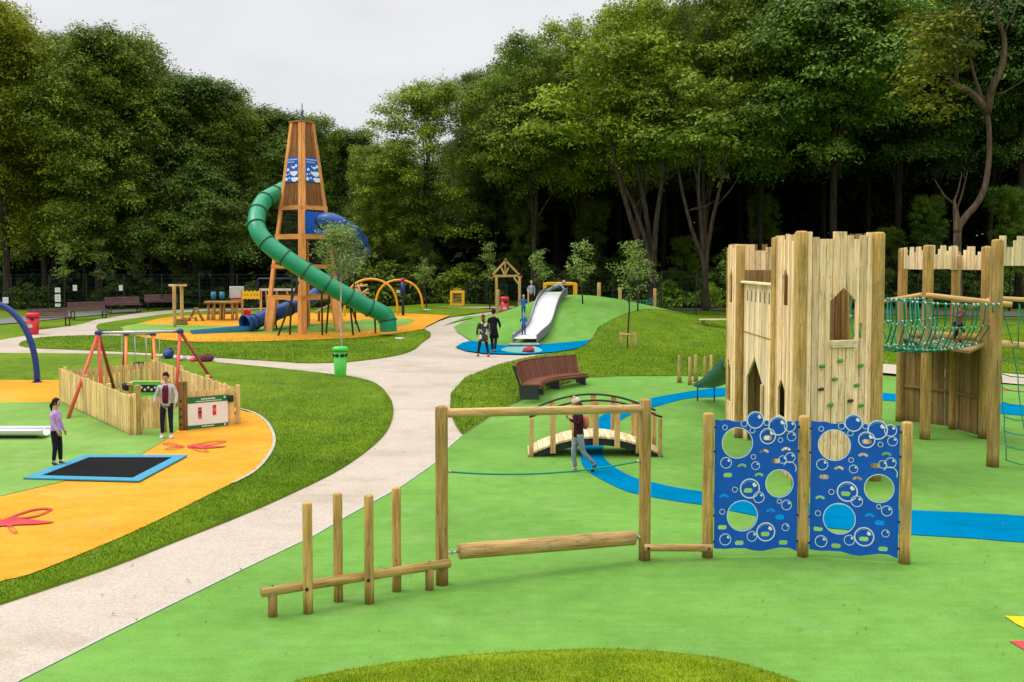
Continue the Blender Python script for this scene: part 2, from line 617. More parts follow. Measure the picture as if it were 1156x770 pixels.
def path_mat():
    m, nt, b = newmat('beige_resin_gravel')
    pos = nd(nt, 'NewGeometry').outputs['Position']
    big = noise(nt, pos, .25, 4, .6); mid = noise(nt, pos, 1.6, 5, .65)
    v = math_(nt, 'ADD', math_(nt, 'MULTIPLY', big, .55), math_(nt, 'MULTIPLY', mid, .45))
    col = ramp(nt, v, [(.32, (.44, .372, .30)), (.68, (.52, .445, .365))])
    vo = nd(nt, 'TexVoronoi'); nt.links.new(pos, vo.inputs['Vector']); vo.inputs['Scale'].default_value = 48
    st = ramp(nt, vo.outputs['Color'], [(.0, .76), (.5, 1.0), (1, 1.16)])
    col = mixc(nt, 1.0, col, st, 'MULTIPLY')
    st_ = noise(nt, mapping(nt, pos, (.5, .9, 1), (0, 0, .7)), .9, 6, .62)
    col = mixc(nt, 1.0, col, ramp(nt, st_, [(.38, (.86, .85, .82)), (.50, (1.0, 1.0, 1.0))]), 'MULTIPLY')
    dirt = noise(nt, pos, .55, 6, .7)
    col = mixc(nt, ramp(nt, dirt, [(.55, 0.0), (.8, .35)]), col, (.28, .25, .20))
    nt.links.new(col, b.inputs['Base Color']); b.inputs['Roughness'].default_value = .8
    b.inputs['Specular IOR Level'].default_value = .3
    bump(nt, b, vo.outputs['Distance'], .4, .005)
    return m


M['path'] = path_mat()


def grass_mat(name, dark, mid_, light, blades=False):
    m, nt, b = newmat(name)
    pos = nd(nt, 'NewGeometry').outputs['Position']
    big = noise(nt, pos, .22, 4, .6); mid = noise(nt, pos, 1.5, 5, .7)
    fine = noise(nt, mapping(nt, pos, (1, 1, .3)), 22, 4, .75)
    v = math_(nt, 'ADD', math_(nt, 'MULTIPLY', big, .36), math_(nt, 'ADD', math_(nt, 'MULTIPLY', mid, .34), math_(nt, 'MULTIPLY', fine, .30)))
    col = ramp(nt, v, [(.36, dark), (.5, mid_), (.64, light)])
    pat = noise(nt, pos, .9, 5, .62)
    col = mixc(nt, ramp(nt, pat, [(.62, 0.0), (.74, .55)]), col, (.26, .25, .07))
    pat2 = noise(nt, mapping(nt, pos, (1, 1, 1), (0, 0, 0), (31, 7, 0)), .5, 4, .6)
    col = mixc(nt, ramp(nt, pat2, [(.55, 0.0), (.72, .45)]), col, (.055, .13, .012))
    if blades:
        rnd = nd(nt, 'NewGeometry').outputs['Random Per Island']
        col = mixc(nt, 1.0, col, ramp(nt, rnd, [(0, .75), (1, 1.25)]), 'MULTIPLY')
    else:
        ff = noise(nt, pos, 60, 3, .8)
        col = mixc(nt, 1.0, col, ramp(nt, ff, [(.3, .6), (.7, 1.25)]), 'MULTIPLY')
        bump(nt, b, fine, .8, .05)
    nt.links.new(col, b.inputs['Base Color']); b.inputs['Roughness'].default_value = .8
    b.inputs['Specular IOR Level'].default_value = .15
    return m


GD, GM, GL = (.070, .140, .003), (.135, .235, .005), (.225, .33, .010)
M['grass'] = grass_mat('lawn_grass', GD, GM, GL)
M['blades_front'] = grass_mat('mound_blades', (.13, .21, .005), (.27, .38, .010), (.42, .50, .025), True)
M['grass_front'] = grass_mat('mound_grass', (.12, .20, .004), (.24, .34, .008), (.34, .43, .015))
M['blades'] = grass_mat('lawn_blades', (.080, .165, .004), (.155, .275, .007), (.25, .365, .015), True)
m, nt, b = newmat('forest_floor'); _p = nd(nt, 'NewGeometry').outputs['Position']
nt.links.new(ramp(nt, noise(nt, _p, .6, 6, .7), [(.35, (.008, .014, .004)), (.65, (.022, .042, .010))]), b.inputs['Base Color'])
b.inputs['Roughness'].default_value = 1.0; b.inputs['Specular IOR Level'].default_value = 0
M['forest_floor'] = m
M['kerb'] = plain('grey_concrete_kerb', (.44, .41, .36), .85, var=.15, scale=20)
M['grey_path'] = plain('grey_tarmac', (.17, .17, .175), .9, var=.15, scale=3)


# ------------------------------------------------------------------ sheets draped on the terrain
def gpx(pts): return [tuple(G(x, y).xy) for x, y in pts]


def smooth_closed(poly, sub=5):
    return [(p.x, p.y) for p in spline([Vector((a, b, 0)) for a, b in poly], sub, True)]


def sheet(name, poly, z, mat, skirt=0.0, step=.5, extra=None, **kw):
    """poly in ground xy, already dense"""
    poly = [(float(a), float(b)) for a, b in poly]
    # resample long edges
    dense = []
    N = len(poly)
    for i in range(N):
        a = Vector(poly[i]); c = Vector(poly[(i + 1) % N]); L = (c - a).length
        k = max(1, int(L / step))
        for q in range(k): dense.append(a.lerp(c, q / k))
    P = [(p.x, p.y) for p in dense]
    xs = [p[0] for p in P]; ys = [p[1] for p in P]
    gx = np.arange(math.floor(min(xs) / step) * step, max(xs) + step, step)
    gy = np.arange(math.floor(min(ys) / step) * step, max(ys) + step, step)
    X, Y = np.meshgrid(gx, gy); X = X.ravel(); Y = Y.ravel()
    ins = inpoly(X, Y, P)
    vs = [Vector(p) for p in P] + [Vector((x, y)) for x, y in zip(X[ins], Y[ins])]
    n = len(P)
    es = [(i, (i + 1) % n) for i in range(n)]
    rv, re, rf, _, _, _ = delaunay_2d_cdt(vs, es, [], 0, 1e-5)
    V = np.array([(p.x, p.y) for p in rv])
    cx = np.array([(V[f[0]] + V[f[1]] + V[f[2]]) / 3 for f in rf])
    keep = inpoly(cx[:, 0], cx[:, 1], P)
    faces = [list(f) for f, k in zip(rf, keep) if k]
    Z = ter(V[:, 0], V[:, 1]) + z
    if extra is not None: Z = Z + extra(V[:, 0], V[:, 1])
    verts = [(V[i, 0], V[i, 1], Z[i]) for i in range(len(V))]
    if skirt:
        edge = {}
        for f in faces:
            for i in range(3): edge[(f[i], f[(i + 1) % 3])] = 1
        mp = {}
        for (i, j) in list(edge):
            if (j, i) not in edge:
                for q in (i, j):
                    if q not in mp:
                        mp[q] = len(verts); verts.append((V[q, 0], V[q, 1], Z[q] - skirt))
                faces.append([i, mp[i], mp[j], j])
    me = bpy.data.meshes.new(name); me.from_pydata(verts, [], faces)
    me.materials.append(mat)
    me.polygons.foreach_set('use_smooth', [len(f) == 3 for f in faces])
    o = bpy.data.objects.new(name, me); COL.objects.link(o); ALLOBJ.append(o)
    # normals up
    bm = bmesh.new(); bm.from_mesh(me)
    bm.faces.ensure_lookup_table()
    fl = [f for f in bm.faces if len(f.verts) == 3 and f.normal.z < 0]
    bmesh.ops.reverse_faces(bm, faces=fl)
    bm.to_mesh(me); bm.free()
    for k, v in kw.items(): o[k] = v
    return o


def struct_sheet(name, poly, z, mat, **kw): return sheet(name, poly, z, mat, kind='structure', **kw)


# base lawn (everything), finer near; forest floor beyond; ring to the horizon
def grid(name, x0, x1, y0, y1, st, z, mat):
    gx = np.arange(x0, x1 + 1e-6, st); gy = np.arange(y0, y1 + 1e-6, st)
    X, Y = np.meshgrid(gx, gy); Z = ter(X, Y) + z
    nx = len(gx); ny = len(gy)
    verts = np.stack([X.ravel(), Y.ravel(), Z.ravel()], 1)
    i = np.arange(nx * ny).reshape(ny, nx)
    f = np.stack([i[:-1, :-1], i[:-1, 1:], i[1:, 1:], i[1:, :-1]], -1).reshape(-1, 4)
    me = bpy.data.meshes.new(name); me.from_pydata(verts.tolist(), [], f.tolist()); me.materials.append(mat)
    me.polygons.foreach_set('use_smooth', [True] * len(f))
    o = bpy.data.objects.new(name, me); COL.objects.link(o); o['kind'] = 'structure'
    return o


grid('lawn_ground', -60, 60, -10, 72, .5, -.035, M['grass'])
mb = MB()
ring = [(-3000, -3000), (3000, -3000), (3000, 5000), (-3000, 5000)]
inner = [(-60, -10), (60, -10), (60, 72), (-60, 72)]
Zs = {0: -.02}
for i in range(4):
    j = (i + 1) % 4
    a, b_, c, d = ring[i], ring[j], inner[j], inner[i]
    zf = lambda p, inn: (T(p[0], p[1]) - .035) if inn else (1.38 if p[1] > 0 else -.02)
    b0 = len(mb.v)
    mb.v += [Vector((a[0], a[1], zf(a, 0))), Vector((b_[0], b_[1], zf(b_, 0))), Vector((c[0], c[1], zf(c, 1))), Vector((d[0], d[1], zf(d, 1)))]
    mb.face([b0, b0 + 1, b0 + 2, b0 + 3], [(0, 0)] * 4, .5)
mb.build('forest_floor', M['forest_floor'], kind='structure')

# ---- path
PATH = [(-230, 830), (-150, 725), (0, 684), (60, 664), (130, 640), (200, 612), (280, 580), (340, 553), (385, 530), (420, 507), (438, 486), (444, 465), (438, 447), (425, 436)]
path_poly = [(-420, 383), (-200, 384), (0, 384), (30, 379), (45, 372.5), (65, 370), (93, 366), (109, 361), (134, 357), (160, 353.5), (190, 350.5), (230, 349), (300, 347.5), (300, 349), (230, 351.5), (197, 353.5), (166, 357.5), (128, 364), (109, 371), (118, 377), (200, 379),
             (300, 376), (420, 371), (470, 369), (495, 363), (507, 359), (530, 356), (550, 353), (562, 352), (556, 357), (548, 372), (548, 392), (600, 395), (652, 396), (637, 399), (606, 404), (560, 416), (527, 429), (512, 446), (511, 465), (517, 480), (524, 493), (508, 506), (490, 526), (453, 552), (391, 586), (354, 608), (270, 648), (120, 722), (20, 772), (-60, 815), (-180, 880)]
left_edge = [(-420, 830), (-150, 735), (0, 688), (60, 668), (130, 644)]
poly = gpx(path_poly + [(-420, 880)])
struct_sheet('path', poly, .008, M['path'])
# thin far path
struct_sheet('far_path', gpx([(470, 347.2), (528, 346.6), (565, 346.4), (565, 348), (528, 348.4), (470, 349)]), .008, M['path'])
struct_sheet('tarmac_path', gpx([(-150, 380), (-40, 371), (0, 366), (45, 362), (100, 356.5), (160, 351.3), (160, 348.6), (100, 352), (45, 356), (0, 360), (-40, 364), (-150, 371)]), .008, M['grey_path'])
struct_sheet('tarmac_path.001', [(9.6, 60.5), (12, 60.2), (16, 58.6), (22, 56.8), (30, 55), (30, 58.6), (22, 60.2), (16, 62), (9.5, 62.6)], .008, M['grey_path'])

# ---- lawns lying proud of the path
lawnA_px = [(-300, 398), (-100, 398), (0, 399.7), (60, 400), (155, 401.6), (221, 408), (320, 417.6), (376, 424), (400, 427), (423, 433.5), (437, 446), (444, 463), (438, 485), (420, 505), (385, 530), (340, 553), (280, 580), (200, 612), (130, 640), (60, 664), (0, 684), (-100, 716), (-300, 770)]
lawnA = smooth_closed(gpx(lawnA_px), 4)
struct_sheet('left_lawn', lawnA, .05, M['grass'], skirt=.08)
islB_px = [(22, 390.5), (27, 386), (45, 382), (80, 380), (110, 379.5), (150, 380), (300, 378), (440, 372.5), (479, 373.5), (486, 380), (477, 387), (464, 397), (438, 403.7), (399, 408.6), (376, 410), (340, 410.5), (320, 409), (249, 404.6), (180, 399.6), (83, 395.3), (40, 393.5)]
islB = smooth_closed(gpx(islB_px), 4)
struct_sheet('middle_lawn', islB, .05, M['grass'], skirt=.08)
islC_px = [(109, 368.5), (120, 364.5), (166, 358), (199, 353.8), (240, 352), (300, 350.5), (420, 349), (540, 348.8), (570, 350), (556, 352), (530, 355), (508, 358.6), (475, 362), (300, 366), (200, 371), (138, 374), (114, 373)]
struct_sheet('far_lawn', smooth_closed(gpx(islC_px), 4), .035, M['grass'], skirt=.06)

# ---- right lawn (with curved bench)
lawnD = gpx([(522, 492), (514, 480), (508, 465), (509, 445), (525, 427.5), (559, 414), (606, 402.7), (637, 398), (649, 396), (667, 384.7), (675, 371), (690, 362.5)])
lawnD += [(7.4, 47.2), (9.4, 49), (13, 51), (20, 53), (40, 50), (40, 38)]
lawnD += gpx([(1156, 423), (985, 411), (930, 409), (900, 424), (814, 426), (758, 425), (700, 425.5), (665, 427), (650, 430), (620, 440), (590, 452), (572, 460), (555, 470)])
struct_sheet('right_lawn', lawnD, .045, M['grass'], skirt=.07)

# ---- green rubber play surface
green = gpx([(-60, 815), (22, 770), (120, 720), (270, 646), (354, 606), (391, 584), (453, 550), (490, 524), (508, 504), (522, 492), (555, 470), (572, 460), (590, 452), (620, 440), (650, 430), (665, 427), (700, 425.5), (758, 425), (814, 426), (900, 424), (930, 423), (985, 424), (1156, 436)])
green += [(30, 34), (30, 6), (-6, 5.5)]
struct_sheet('green_rubber_surface', green, .016, M['r_green'])
kerb_px = [(-60, 817), (22, 770), (120, 720), (270, 646), (354, 606), (391, 584), (453, 550), (490, 524), (508, 504), (522, 492), (555, 470), (572, 460), (590, 452), (620, 440), (650, 430), (665, 427), (700, 425.5)]
kp = gpx(kerb_px); kl = [];  kr = []
for i, p in enumerate(kp):
    a = Vector(kp[max(i - 1, 0)]); c = Vector(kp[min(i + 1, len(kp) - 1)]); t = (c - a).normalized(); n_ = Vector((-t.y, t.x))
    kl.append(tuple(Vector(p) + n_ * .055)); kr.append(tuple(Vector(p) - n_ * .02))
struct_sheet('kerb_edging', kl + kr[::-1], .026, M['kerb'])
# pale path behind the castle at the right
struct_sheet('castle_path', gpx([(930, 409), (985, 411.5), (1156, 425), (1300, 436), (1300, 446), (1156, 436), (1011, 424), (985, 421.5), (930, 421)]), .056, M['path'])
struct_sheet('kerb_edging', [(p[0], p[1]) for p in gpx([(1100, 437), (1156, 442), (1200, 446), (1200, 452), (1156, 443.5), (1125, 441)])], .03, M['r_red'])
# blue stream
bl_up = [(812, 439), (790, 441), (770, 444), (742, 449), (715, 456), (690, 464), (672, 476), (661, 491), (656, 508), (655.5, 520), (661, 531), (676, 541), (700, 553), (722, 559.6), (768, 568), (791, 571), (825, 578), (870, 587), (930, 597), (1000, 603), (1040, 606), (1100, 609.5), (1156, 614), (1300, 622), (1300, 596), (1156, 584), (1090, 580), (1030, 577.5), (960, 572), (900, 569), (840, 562), (791, 556), (760, 551), (736, 545.6), (715, 540), (696, 530), (682, 517.5), (681, 504), (686, 490), (694, 481), (705, 473), (720, 466), (742, 459.5), (770, 452), (790, 449.5), (812, 448.5)]
# split the ring in two sheets: foreground stream, far stream
bl = [(p.x, p.y) for p in spline([Vector((a, b_, 0)) for a, b_ in gpx(bl_up)], 4, True)]
struct_sheet('blue_stripe', bl, .028, M['r_blue'])
fs = gpx([(812, 439), (850, 437), (900, 437), (950, 440), (993, 444), (1050, 449), (1130, 456), (1200, 462), (1200, 474), (1130, 468), (1050, 459), (1011, 454), (950, 449), (900, 447), (850, 447), (812, 448.5)])
struct_sheet('blue_stripe.001', fs, .030, M['r_blue'])
# petals at lower right
struct_sheet('yellow_petal_marking', [tuple(p) for p in gpx([(1134, 697.5), (1150, 698.5), (1180, 698), (1215, 702), (1215, 716), (1180, 717), (1160, 713), (1146, 706)])], .028, M['r_yellow'])
struct_sheet('red_petal_marking', [tuple(p) for p in gpx([(1139, 726), (1156, 726), (1190, 729), (1215, 736), (1215, 745), (1180, 743), (1156, 736)])], .028, M['r_red'])

# ---- mound of grass, front
mx = G(640, 800).x
front = gpx([(335, 771), (400, 757.5), (500, 744.5), (600, 737.5), (700, 735), (800, 744), (860, 758), (897, 771)])
front = [Vector(p) for p in front]
front_poly = [(p.x, p.y) for p in spline([Vector((a.x, a.y, 0)) for a in front], 5)] + [(4.4, 8.2), (1, 7.2), (-3.4, 8.4)]


def mound_extra(x, y):
    d = np.full(np.shape(x), 9.0)
    P = np.array(front_poly)
    for i in range(len(P)):
        a = P[i]; c = P[(i + 1) % len(P)]; ab = c - a
        t = np.clip(((x - a[0]) * ab[0] + (y - a[1]) * ab[1]) / max(1e-9, ab @ ab), 0, 1)
        d = np.minimum(d, np.hypot(x - a[0] - ab[0] * t, y - a[1] - ab[1] * t))
    return .16 * sm(0, .9, d)


struct_sheet('front_lawn_mound', front_poly, .03, M['grass_front'], skirt=.03, step=.2, extra=mound_extra)

# ---- left playground surfaces
orangeA = gpx([(-300, 431), (-60, 431), (0, 431), (70, 431), (120, 426), (165, 416), (225, 436), (267, 463.5), (287, 469), (302, 481), (309, 498), (304, 515), (287, 535), (262, 549), (236, 562), (169, 596), (101, 626), (34, 653), (0, 661.6), (-60, 684), (-300, 745)])
oA = [(p.x, p.y) for p in spline([Vector((a, b_, 0)) for a, b_ in orangeA], 4, True)]
struct_sheet('orange_rubber_surface', oA, .065, M['r_orange'])
rim = gpx([(267, 463.5), (287, 469), (302, 481), (309, 498), (304, 515), (287, 535), (262, 549)])
rs = spline([Vector((a, b_, 0)) for a, b_ in rim], 6)
ro = []; ri = []
for i, p in enumerate(rs):
    t = (rs[min(i + 1, len(rs) - 1)] - rs[max(i - 1, 0)]).normalized(); n_ = Vector((-t.y, t.x, 0))
    ro.append((p.x + n_.x * .05, p.y + n_.y * .05)); ri.append((p.x - n_.x * .02, p.y - n_.y * .02))
struct_sheet('kerb_edging', ro + ri[::-1], .078, M['kerb'])
greenA = gpx([(-300, 457), (0, 456.7), (70, 456.5), (72, 450), (120, 432), (165, 418), (215, 440), (222, 460), (214, 478), (200, 487.5), (187, 500), (155, 519), (100, 541), (50, 552.5), (0, 564.5), (-60, 580), (-300, 620)])
struct_sheet('green_rubber_circle', greenA, .075, M['r_green2'])


def px_spline(name, pts, z, mat):
    P = [(p.x, p.y) for p in spline([Vector((a, b_, 0)) for a, b_ in gpx(pts)], 4, True)]
    return struct_sheet(name, P, z, mat, step=.6)


# dragonfly markings (pink red)
px_spline('dragonfly_marking', [(-12, 595), (5, 592), (30, 591.5), (48, 593.5), (62, 594.5), (45, 597), (20, 598), (-12, 600)], .085, M['r_red'])


def loop_mark(cx, cy, rx, ry, rot, w=.72, z=.0865, name='dragonfly_marking'):
    out = []; inn = []
    for k in range(24):
        a = 2 * PI * k / 24
        for lst, q in ((out, 1.0), (inn, w)):
            x = rx * math.cos(a) * (q if q == 1 else .84); y = ry * math.sin(a) * (q if q == 1 else .5)
            lst.append((cx + x * math.cos(rot) - y * math.sin(rot), cy + x * math.sin(rot) + y * math.cos(rot)))
    o_ = gpx(out); i_ = gpx(inn)
    mb = MB(); mb.plate(o_, [i_], (0, 0, 0), (1, 0, 0), (0, 1, 0), .004)
    for v in mb.v: v.z += T(v.x, v.y) + z
    o = mb.build(name, M['r_red'], kind='structure')




def wing(x0, y0, x1, y1, w, th=.30, z=.0865):
    out = []; inn = []
    dx, dy = x1 - x0, y1 - y0; L = math.hypot(dx, dy * 3.2); n_ = 16
    for side in (1, -1):
        for k in range(n_):
            t_ = (k if side == 1 else n_ - k) / n_
            f = math.sin(PI * t_ ** 1.35) ** .8
            for lst, q, e in ((out, 1.0, 0), (inn, 1 - th, .13)):
                tt = e + t_ * (1 - 1.5 * e)
                lst.append((x0 + dx * tt, y0 + dy * tt + side * w * f * q))
    o_ = gpx(out); i_ = gpx(inn)
    mb = MB(); mb.plate(o_, [i_], (0, 0, 0), (1, 0, 0), (0, 1, 0), .004)
    for v in mb.v: v.z += T(v.x, v.y) + z
    mb.build('dragonfly_marking', M['r_red'], kind='structure')


wing(4, 592, 60, 580, 4.6)
wing(2, 597, -38, 611, 4.6)
wing(2, 592, -30, 582, 4.2)
wing(6, 598, 20, 607, 3.2)
wing(211, 507.5, 256, 502, 1.9)
wing(211, 508.5, 236, 513.5, 1.9)
px_spline('dragonfly_marking', [(215, 507), (230, 507.6), (256, 507.5), (240, 509.6), (222, 509.6), (212, 508.6)], .085, M['r_red'])
wing(209, 508, 183, 504.5, 1.6); wing(209, 508.5, 186, 511, 1.5)
# tower surface
orB = gpx([(136, 371), (160, 366), (175, 362), (197, 358.5), (230, 356.5), (290, 355), (350, 354.5), (420, 355), (475, 356), (508, 357.4), (495, 363), (481, 370), (479, 373), (438, 379.3), (397, 383.6), (324, 386.3), (270, 387.6), (221, 387.6), (190, 386), (163, 383), (143, 378)])
struct_sheet('tower_orange_surface', orB, .075, M['r_orange'])
grB = smooth_closed(gpx([(137, 371.3), (155, 367.5), (180, 368), (230, 369.4), (290, 370), (360, 367), (420, 362), (462, 361.5), (464, 366), (432, 373), (380, 376.5), (300, 378), (210, 377), (150, 375)]), 4)
struct_sheet('tower_green_surface', grB, .085, M['r_green2'])

# ---- hill surfaces
hill = gpx([(512.6, 370), (516, 375.7), (524, 381), (532, 386), (552, 390), (579, 392), (606, 390.5), (640, 388), (667, 385), (675, 371), (690, 362.5)])
hill = hill + [(7.4, 47.2), (9.4, 49), (9.2, 52), (3, 55), (-2.5, 53), (-3.5, 49)]
hp = gpx([(535, 359.5), (522, 365)])
hill += hp
struct_sheet('hill_rubber_surface', hill, .055, M['r_green'])
bluH = gpx([(514, 393), (522, 388.5), (532, 386), (552, 390), (579, 392), (606, 390.5), (640, 388), (667, 385), (661, 390.5), (649, 395), (626, 398.8), (592, 401.6), (547, 400.5), (525, 397.3)])
struct_sheet('hill_blue_surface', bluH, .064, M['r_blue'])
px_spline('hill_teal_marking', [(566, 396), (585, 391.5), (604, 393), (612, 398), (598, 400.3), (575, 399.5)], .072, M['r_teal'])


# ------------------------------------------------------------------ grass blades near the camera
def blades(name, poly, ybounds, dens, h, w, zoff, extra=None, seed=1, holes=(), label=None, mat='blades'):
    rng = np.random.default_rng(seed)
    P = np.array(poly)
    x0, x1 = P[:, 0].min(), P[:, 0].max(); y0, y1 = max(P[:, 1].min(), ybounds[0]), min(P[:, 1].max(), ybounds[1])
    n = int((x1 - x0) * (y1 - y0) * dens)
    X = rng.uniform(x0, x1, n); Y = rng.uniform(y0, y1, n)
    k = inpoly(X, Y, poly) & (np.abs(X) < Y * .56 + .4)
    for hpoly in holes: k &= ~inpoly(X, Y, hpoly)
    # fewer with distance
    k &= rng.uniform(0, 1, n) < np.clip(1.5 - (Y - ybounds[0]) / (ybounds[1] - ybounds[0]) * 1.5, 0, 1)
    X = X[k]; Y = Y[k]; n = len(X)
    Z = ter(X, Y) + zoff
    if extra is not None: Z = Z + extra(X, Y)
    an = rng.uniform(0, 2 * PI, n); hh = h * rng.uniform(.5, 1.3, n); ww = w * rng.uniform(.6, 1.4, n)
    la = rng.uniform(0, 2 * PI, n); ll = hh * rng.uniform(.1, .8, n)
    A = np.stack([X - np.cos(an) * ww, Y - np.sin(an) * ww, Z], 1)
    B = np.stack([X + np.cos(an) * ww, Y + np.sin(an) * ww, Z], 1)
    C = np.stack([X + np.cos(la) * ll, Y + np.sin(la) * ll, Z + hh], 1)
    V = np.stack([A, B, C], 1).reshape(-1, 3)
    me = bpy.data.meshes.new(name)
    me.vertices.add(3 * n); me.vertices.foreach_set('co', V.ravel())
    me.loops.add(3 * n); me.loops.foreach_set('vertex_index', np.arange(3 * n))
    me.polygons.add(n); me.polygons.foreach_set('loop_start', np.arange(n) * 3)
    me.update(calc_edges=True)
    me.materials.append(M[mat])
    o = bpy.data.objects.new(name, me); COL.objects.link(o)
    o['kind'] = 'stuff'
    if label: o['label'] = label; o['category'] = 'grass'
    return o


blades('grass', front_poly, (7, 12), 5200, .035, .004, .03, mound_extra, 3, label='grass blades on the mound at the bottom edge of the photo', mat='blades_front')
blades('grass', lawnA, (11, 34), 1300, .045, .007, .05, None, 4, holes=[oA], label='grass blades on the left lawn beside the winding path')
blades('grass', lawnD, (22, 52), 420, .06, .011, .045, None, 5, label='grass blades on the right lawn around the curved bench')
blades('grass', islB, (27, 52), 260, .06, .012, .05, None, 6, label='grass blades on the middle lawn in front of the tower')

# fallen leaves and grit lying about on the near surfaces
def litter(n, seed):
    rg = np.random.default_rng(seed)
    Y = rg.uniform(10.5, 30, n); X = rg.uniform(-.52, .52, n) * Y
    Z = ter(X, Y) + .095 * (X < -6) + .035
    an = rg.uniform(0, 6.28, n); s_ = rg.uniform(.010, .026, n)
    k = ~inpoly(X, Y, lawnA) | inpoly(X, Y, oA)
    X, Y, Z, an, s_ = X[k], Y[k], Z[k], an[k], s_[k]; n = len(X)
    U = np.stack([np.cos(an) * s_, np.sin(an) * s_, rg.uniform(0, .004, n)], 1); V = np.stack([-np.sin(an) * s_ * .5, np.cos(an) * s_ * .5, rg.uniform(0, .006, n)], 1)
    C = np.stack([X, Y, Z], 1)
    P = np.stack([C - U, C + V, C + U, C - V], 1).reshape(-1, 3)
    me = bpy.data.meshes.new('fallen_leaves'); me.from_pydata(P.tolist(), [], np.arange(4 * n).reshape(-1, 4).tolist())
    me.materials.append(M['litter'])
    o = bpy.data.objects.new('fallen_leaves', me); COL.objects.link(o); tag(o, 'tiny dry leaves and grit scattered over the play surfaces and path', 'leaf litter', kind='stuff')


M['litter'] = plain('dry_leaf_brown', (.14, .09, .04), .9, var=.5, scale=3)
litter(650, 4)

# ------------------------------------------------------------------ sky and sun
w = bpy.data.worlds.new('World'); SC.world = w; w.use_nodes = True
nt = w.node_tree
for n in list(nt.nodes): nt.nodes.remove(n)
out = nd(nt, 'OutputWorld'); bg = nd(nt, 'Background'); nt.links.new(bg.outputs[0], out.inputs[0])
sky = nd(nt, 'TexSky', sky_type='NISHITA'); sky.sun_disc = False
SUN_EL, SUN_AZ = R(58), R(-82)
sky.sun_elevation = SUN_EL; sky.sun_rotation = SUN_AZ
bg.inputs[1].default_value = 1.0
skl = nd(nt, 'VectorMath', operation='SCALE'); nt.links.new(sky.outputs[0], skl.inputs[0]); skl.inputs['Scale'].default_value = .10
tc = nd(nt, 'TexCoord').outputs['Generated']
sep = nd(nt, 'SeparateXYZ'); nt.links.new(tc, sep.inputs[0])
grad = ramp(nt, sep.outputs['Z'], [(0, (.80, .80, .82)), (.28, (.89, .89, .905)), (1.0, (2.35, 2.35, 2.36))])
cl = noise(nt, mapping(nt, tc, (1.6, 1.6, 5)), 1.6, 5, .55)
cloud = ramp(nt, cl, [(.32, .90), (.52, 1.0), (.68, 1.05)])
ov = mixc(nt, 1.0, grad, cloud, 'MULTIPLY')
fin = mixc(nt, .93, skl.outputs[0], ov)
nt.links.new(fin, bg.inputs[0])
sd = bpy.data.lights.new('sun', 'SUN'); sd.energy = 1.5; sd.angle = R(24); sd.color = (1, .96, .9)
so = bpy.data.objects.new('sun', sd); COL.objects.link(so)
# sun direction: rotation measured from +Y clockwise in Nishita
sx, sy, sz = math.sin(SUN_AZ) * math.cos(SUN_EL), math.cos(SUN_AZ) * math.cos(SUN_EL), math.sin(SUN_EL)
so.rotation_euler = Vector((sx, sy, sz)).to_track_quat('Z', 'Y').to_euler()
# ------------------------------------------------------------------ vegetation
def leaf_mat(name, dark, light, trans=.25):
    m = bpy.data.materials.new(name); m.use_nodes = True; nt = m.node_tree
    for n in list(nt.nodes): nt.nodes.remove(n)
    out = nd(nt, 'OutputMaterial')
    b = nd(nt, 'BsdfPrincipled'); tr = nd(nt, 'BsdfTranslucent'); mx_ = nd(nt, 'MixShader')
    g = nd(nt, 'NewGeometry')
    pos = g.outputs['Position']
    clump = noise(nt, pos, .33, 3, .6); small = noise(nt, pos, 1.4, 3, .6)
    v = math_(nt, 'ADD', math_(nt, 'MULTIPLY', clump, .5), math_(nt, 'ADD', math_(nt, 'MULTIPLY', small, .28), math_(nt, 'MULTIPLY', g.outputs['Random Per Island'], .22)))
    col = ramp(nt, v, [(.37, dark), (.63, light)])
    oi = nd(nt, 'ObjectInfo')
    col = mixc(nt, 1.0, col, oi.outputs['Color'], 'MULTIPLY')
    nt.links.new(col, b.inputs['Base Color']); b.inputs['Roughness'].default_value = .55
    b.inputs['Specular IOR Level'].default_value = .25
    c2 = mixc(nt, .5, col, (.12, .16, .01)); c2 = mixc(nt, 1.0, c2, oi.outputs['Color'], 'MULTIPLY')
    nt.links.new(c2, tr.inputs[0])
    mx_.inputs[0].default_value = trans
    nt.links.new(b.outputs[0], mx_.inputs[1]); nt.links.new(tr.outputs[0], mx_.inputs[2]); nt.links.new(mx_.outputs[0], out.inputs[0])
    return m


M['leaf'] = leaf_mat('broad_leaves', (.046, .082, .010), (.30, .40, .045), .34)
M['leaf_dark'] = leaf_mat('dark_leaves', (.028, .058, .012), (.185, .27, .042), .26)
M['leaf_y'] = leaf_mat('sapling_leaves', (.06, .10, .025), (.19, .27, .07), .3)


def bark_mat(name, a, c):
    m, nt, b = newmat(name)
    tc = nd(nt, 'TexCoord').outputs['Object']
    n = noise(nt, mapping(nt, tc, (5, 5, .9)), 1.2, 5, .65)
    nt.links.new(ramp(nt, n, [(.35, a), (.68, c)]), b.inputs['Base Color']); b.inputs['Roughness'].default_value = .9
    b.inputs['Specular IOR Level'].default_value = .1
    bump(nt, b, n, .8, .05)
    return m


M['bark'] = bark_mat('grey_brown_bark', (.026, .020, .014), (.095, .073, .053))
M['bark_dark'] = bark_mat('dark_bark', (.012, .010, .007), (.045, .036, .026))
M['bark_red'] = bark_mat('red_brown_bark', (.05, .032, .022), (.17, .115, .08))


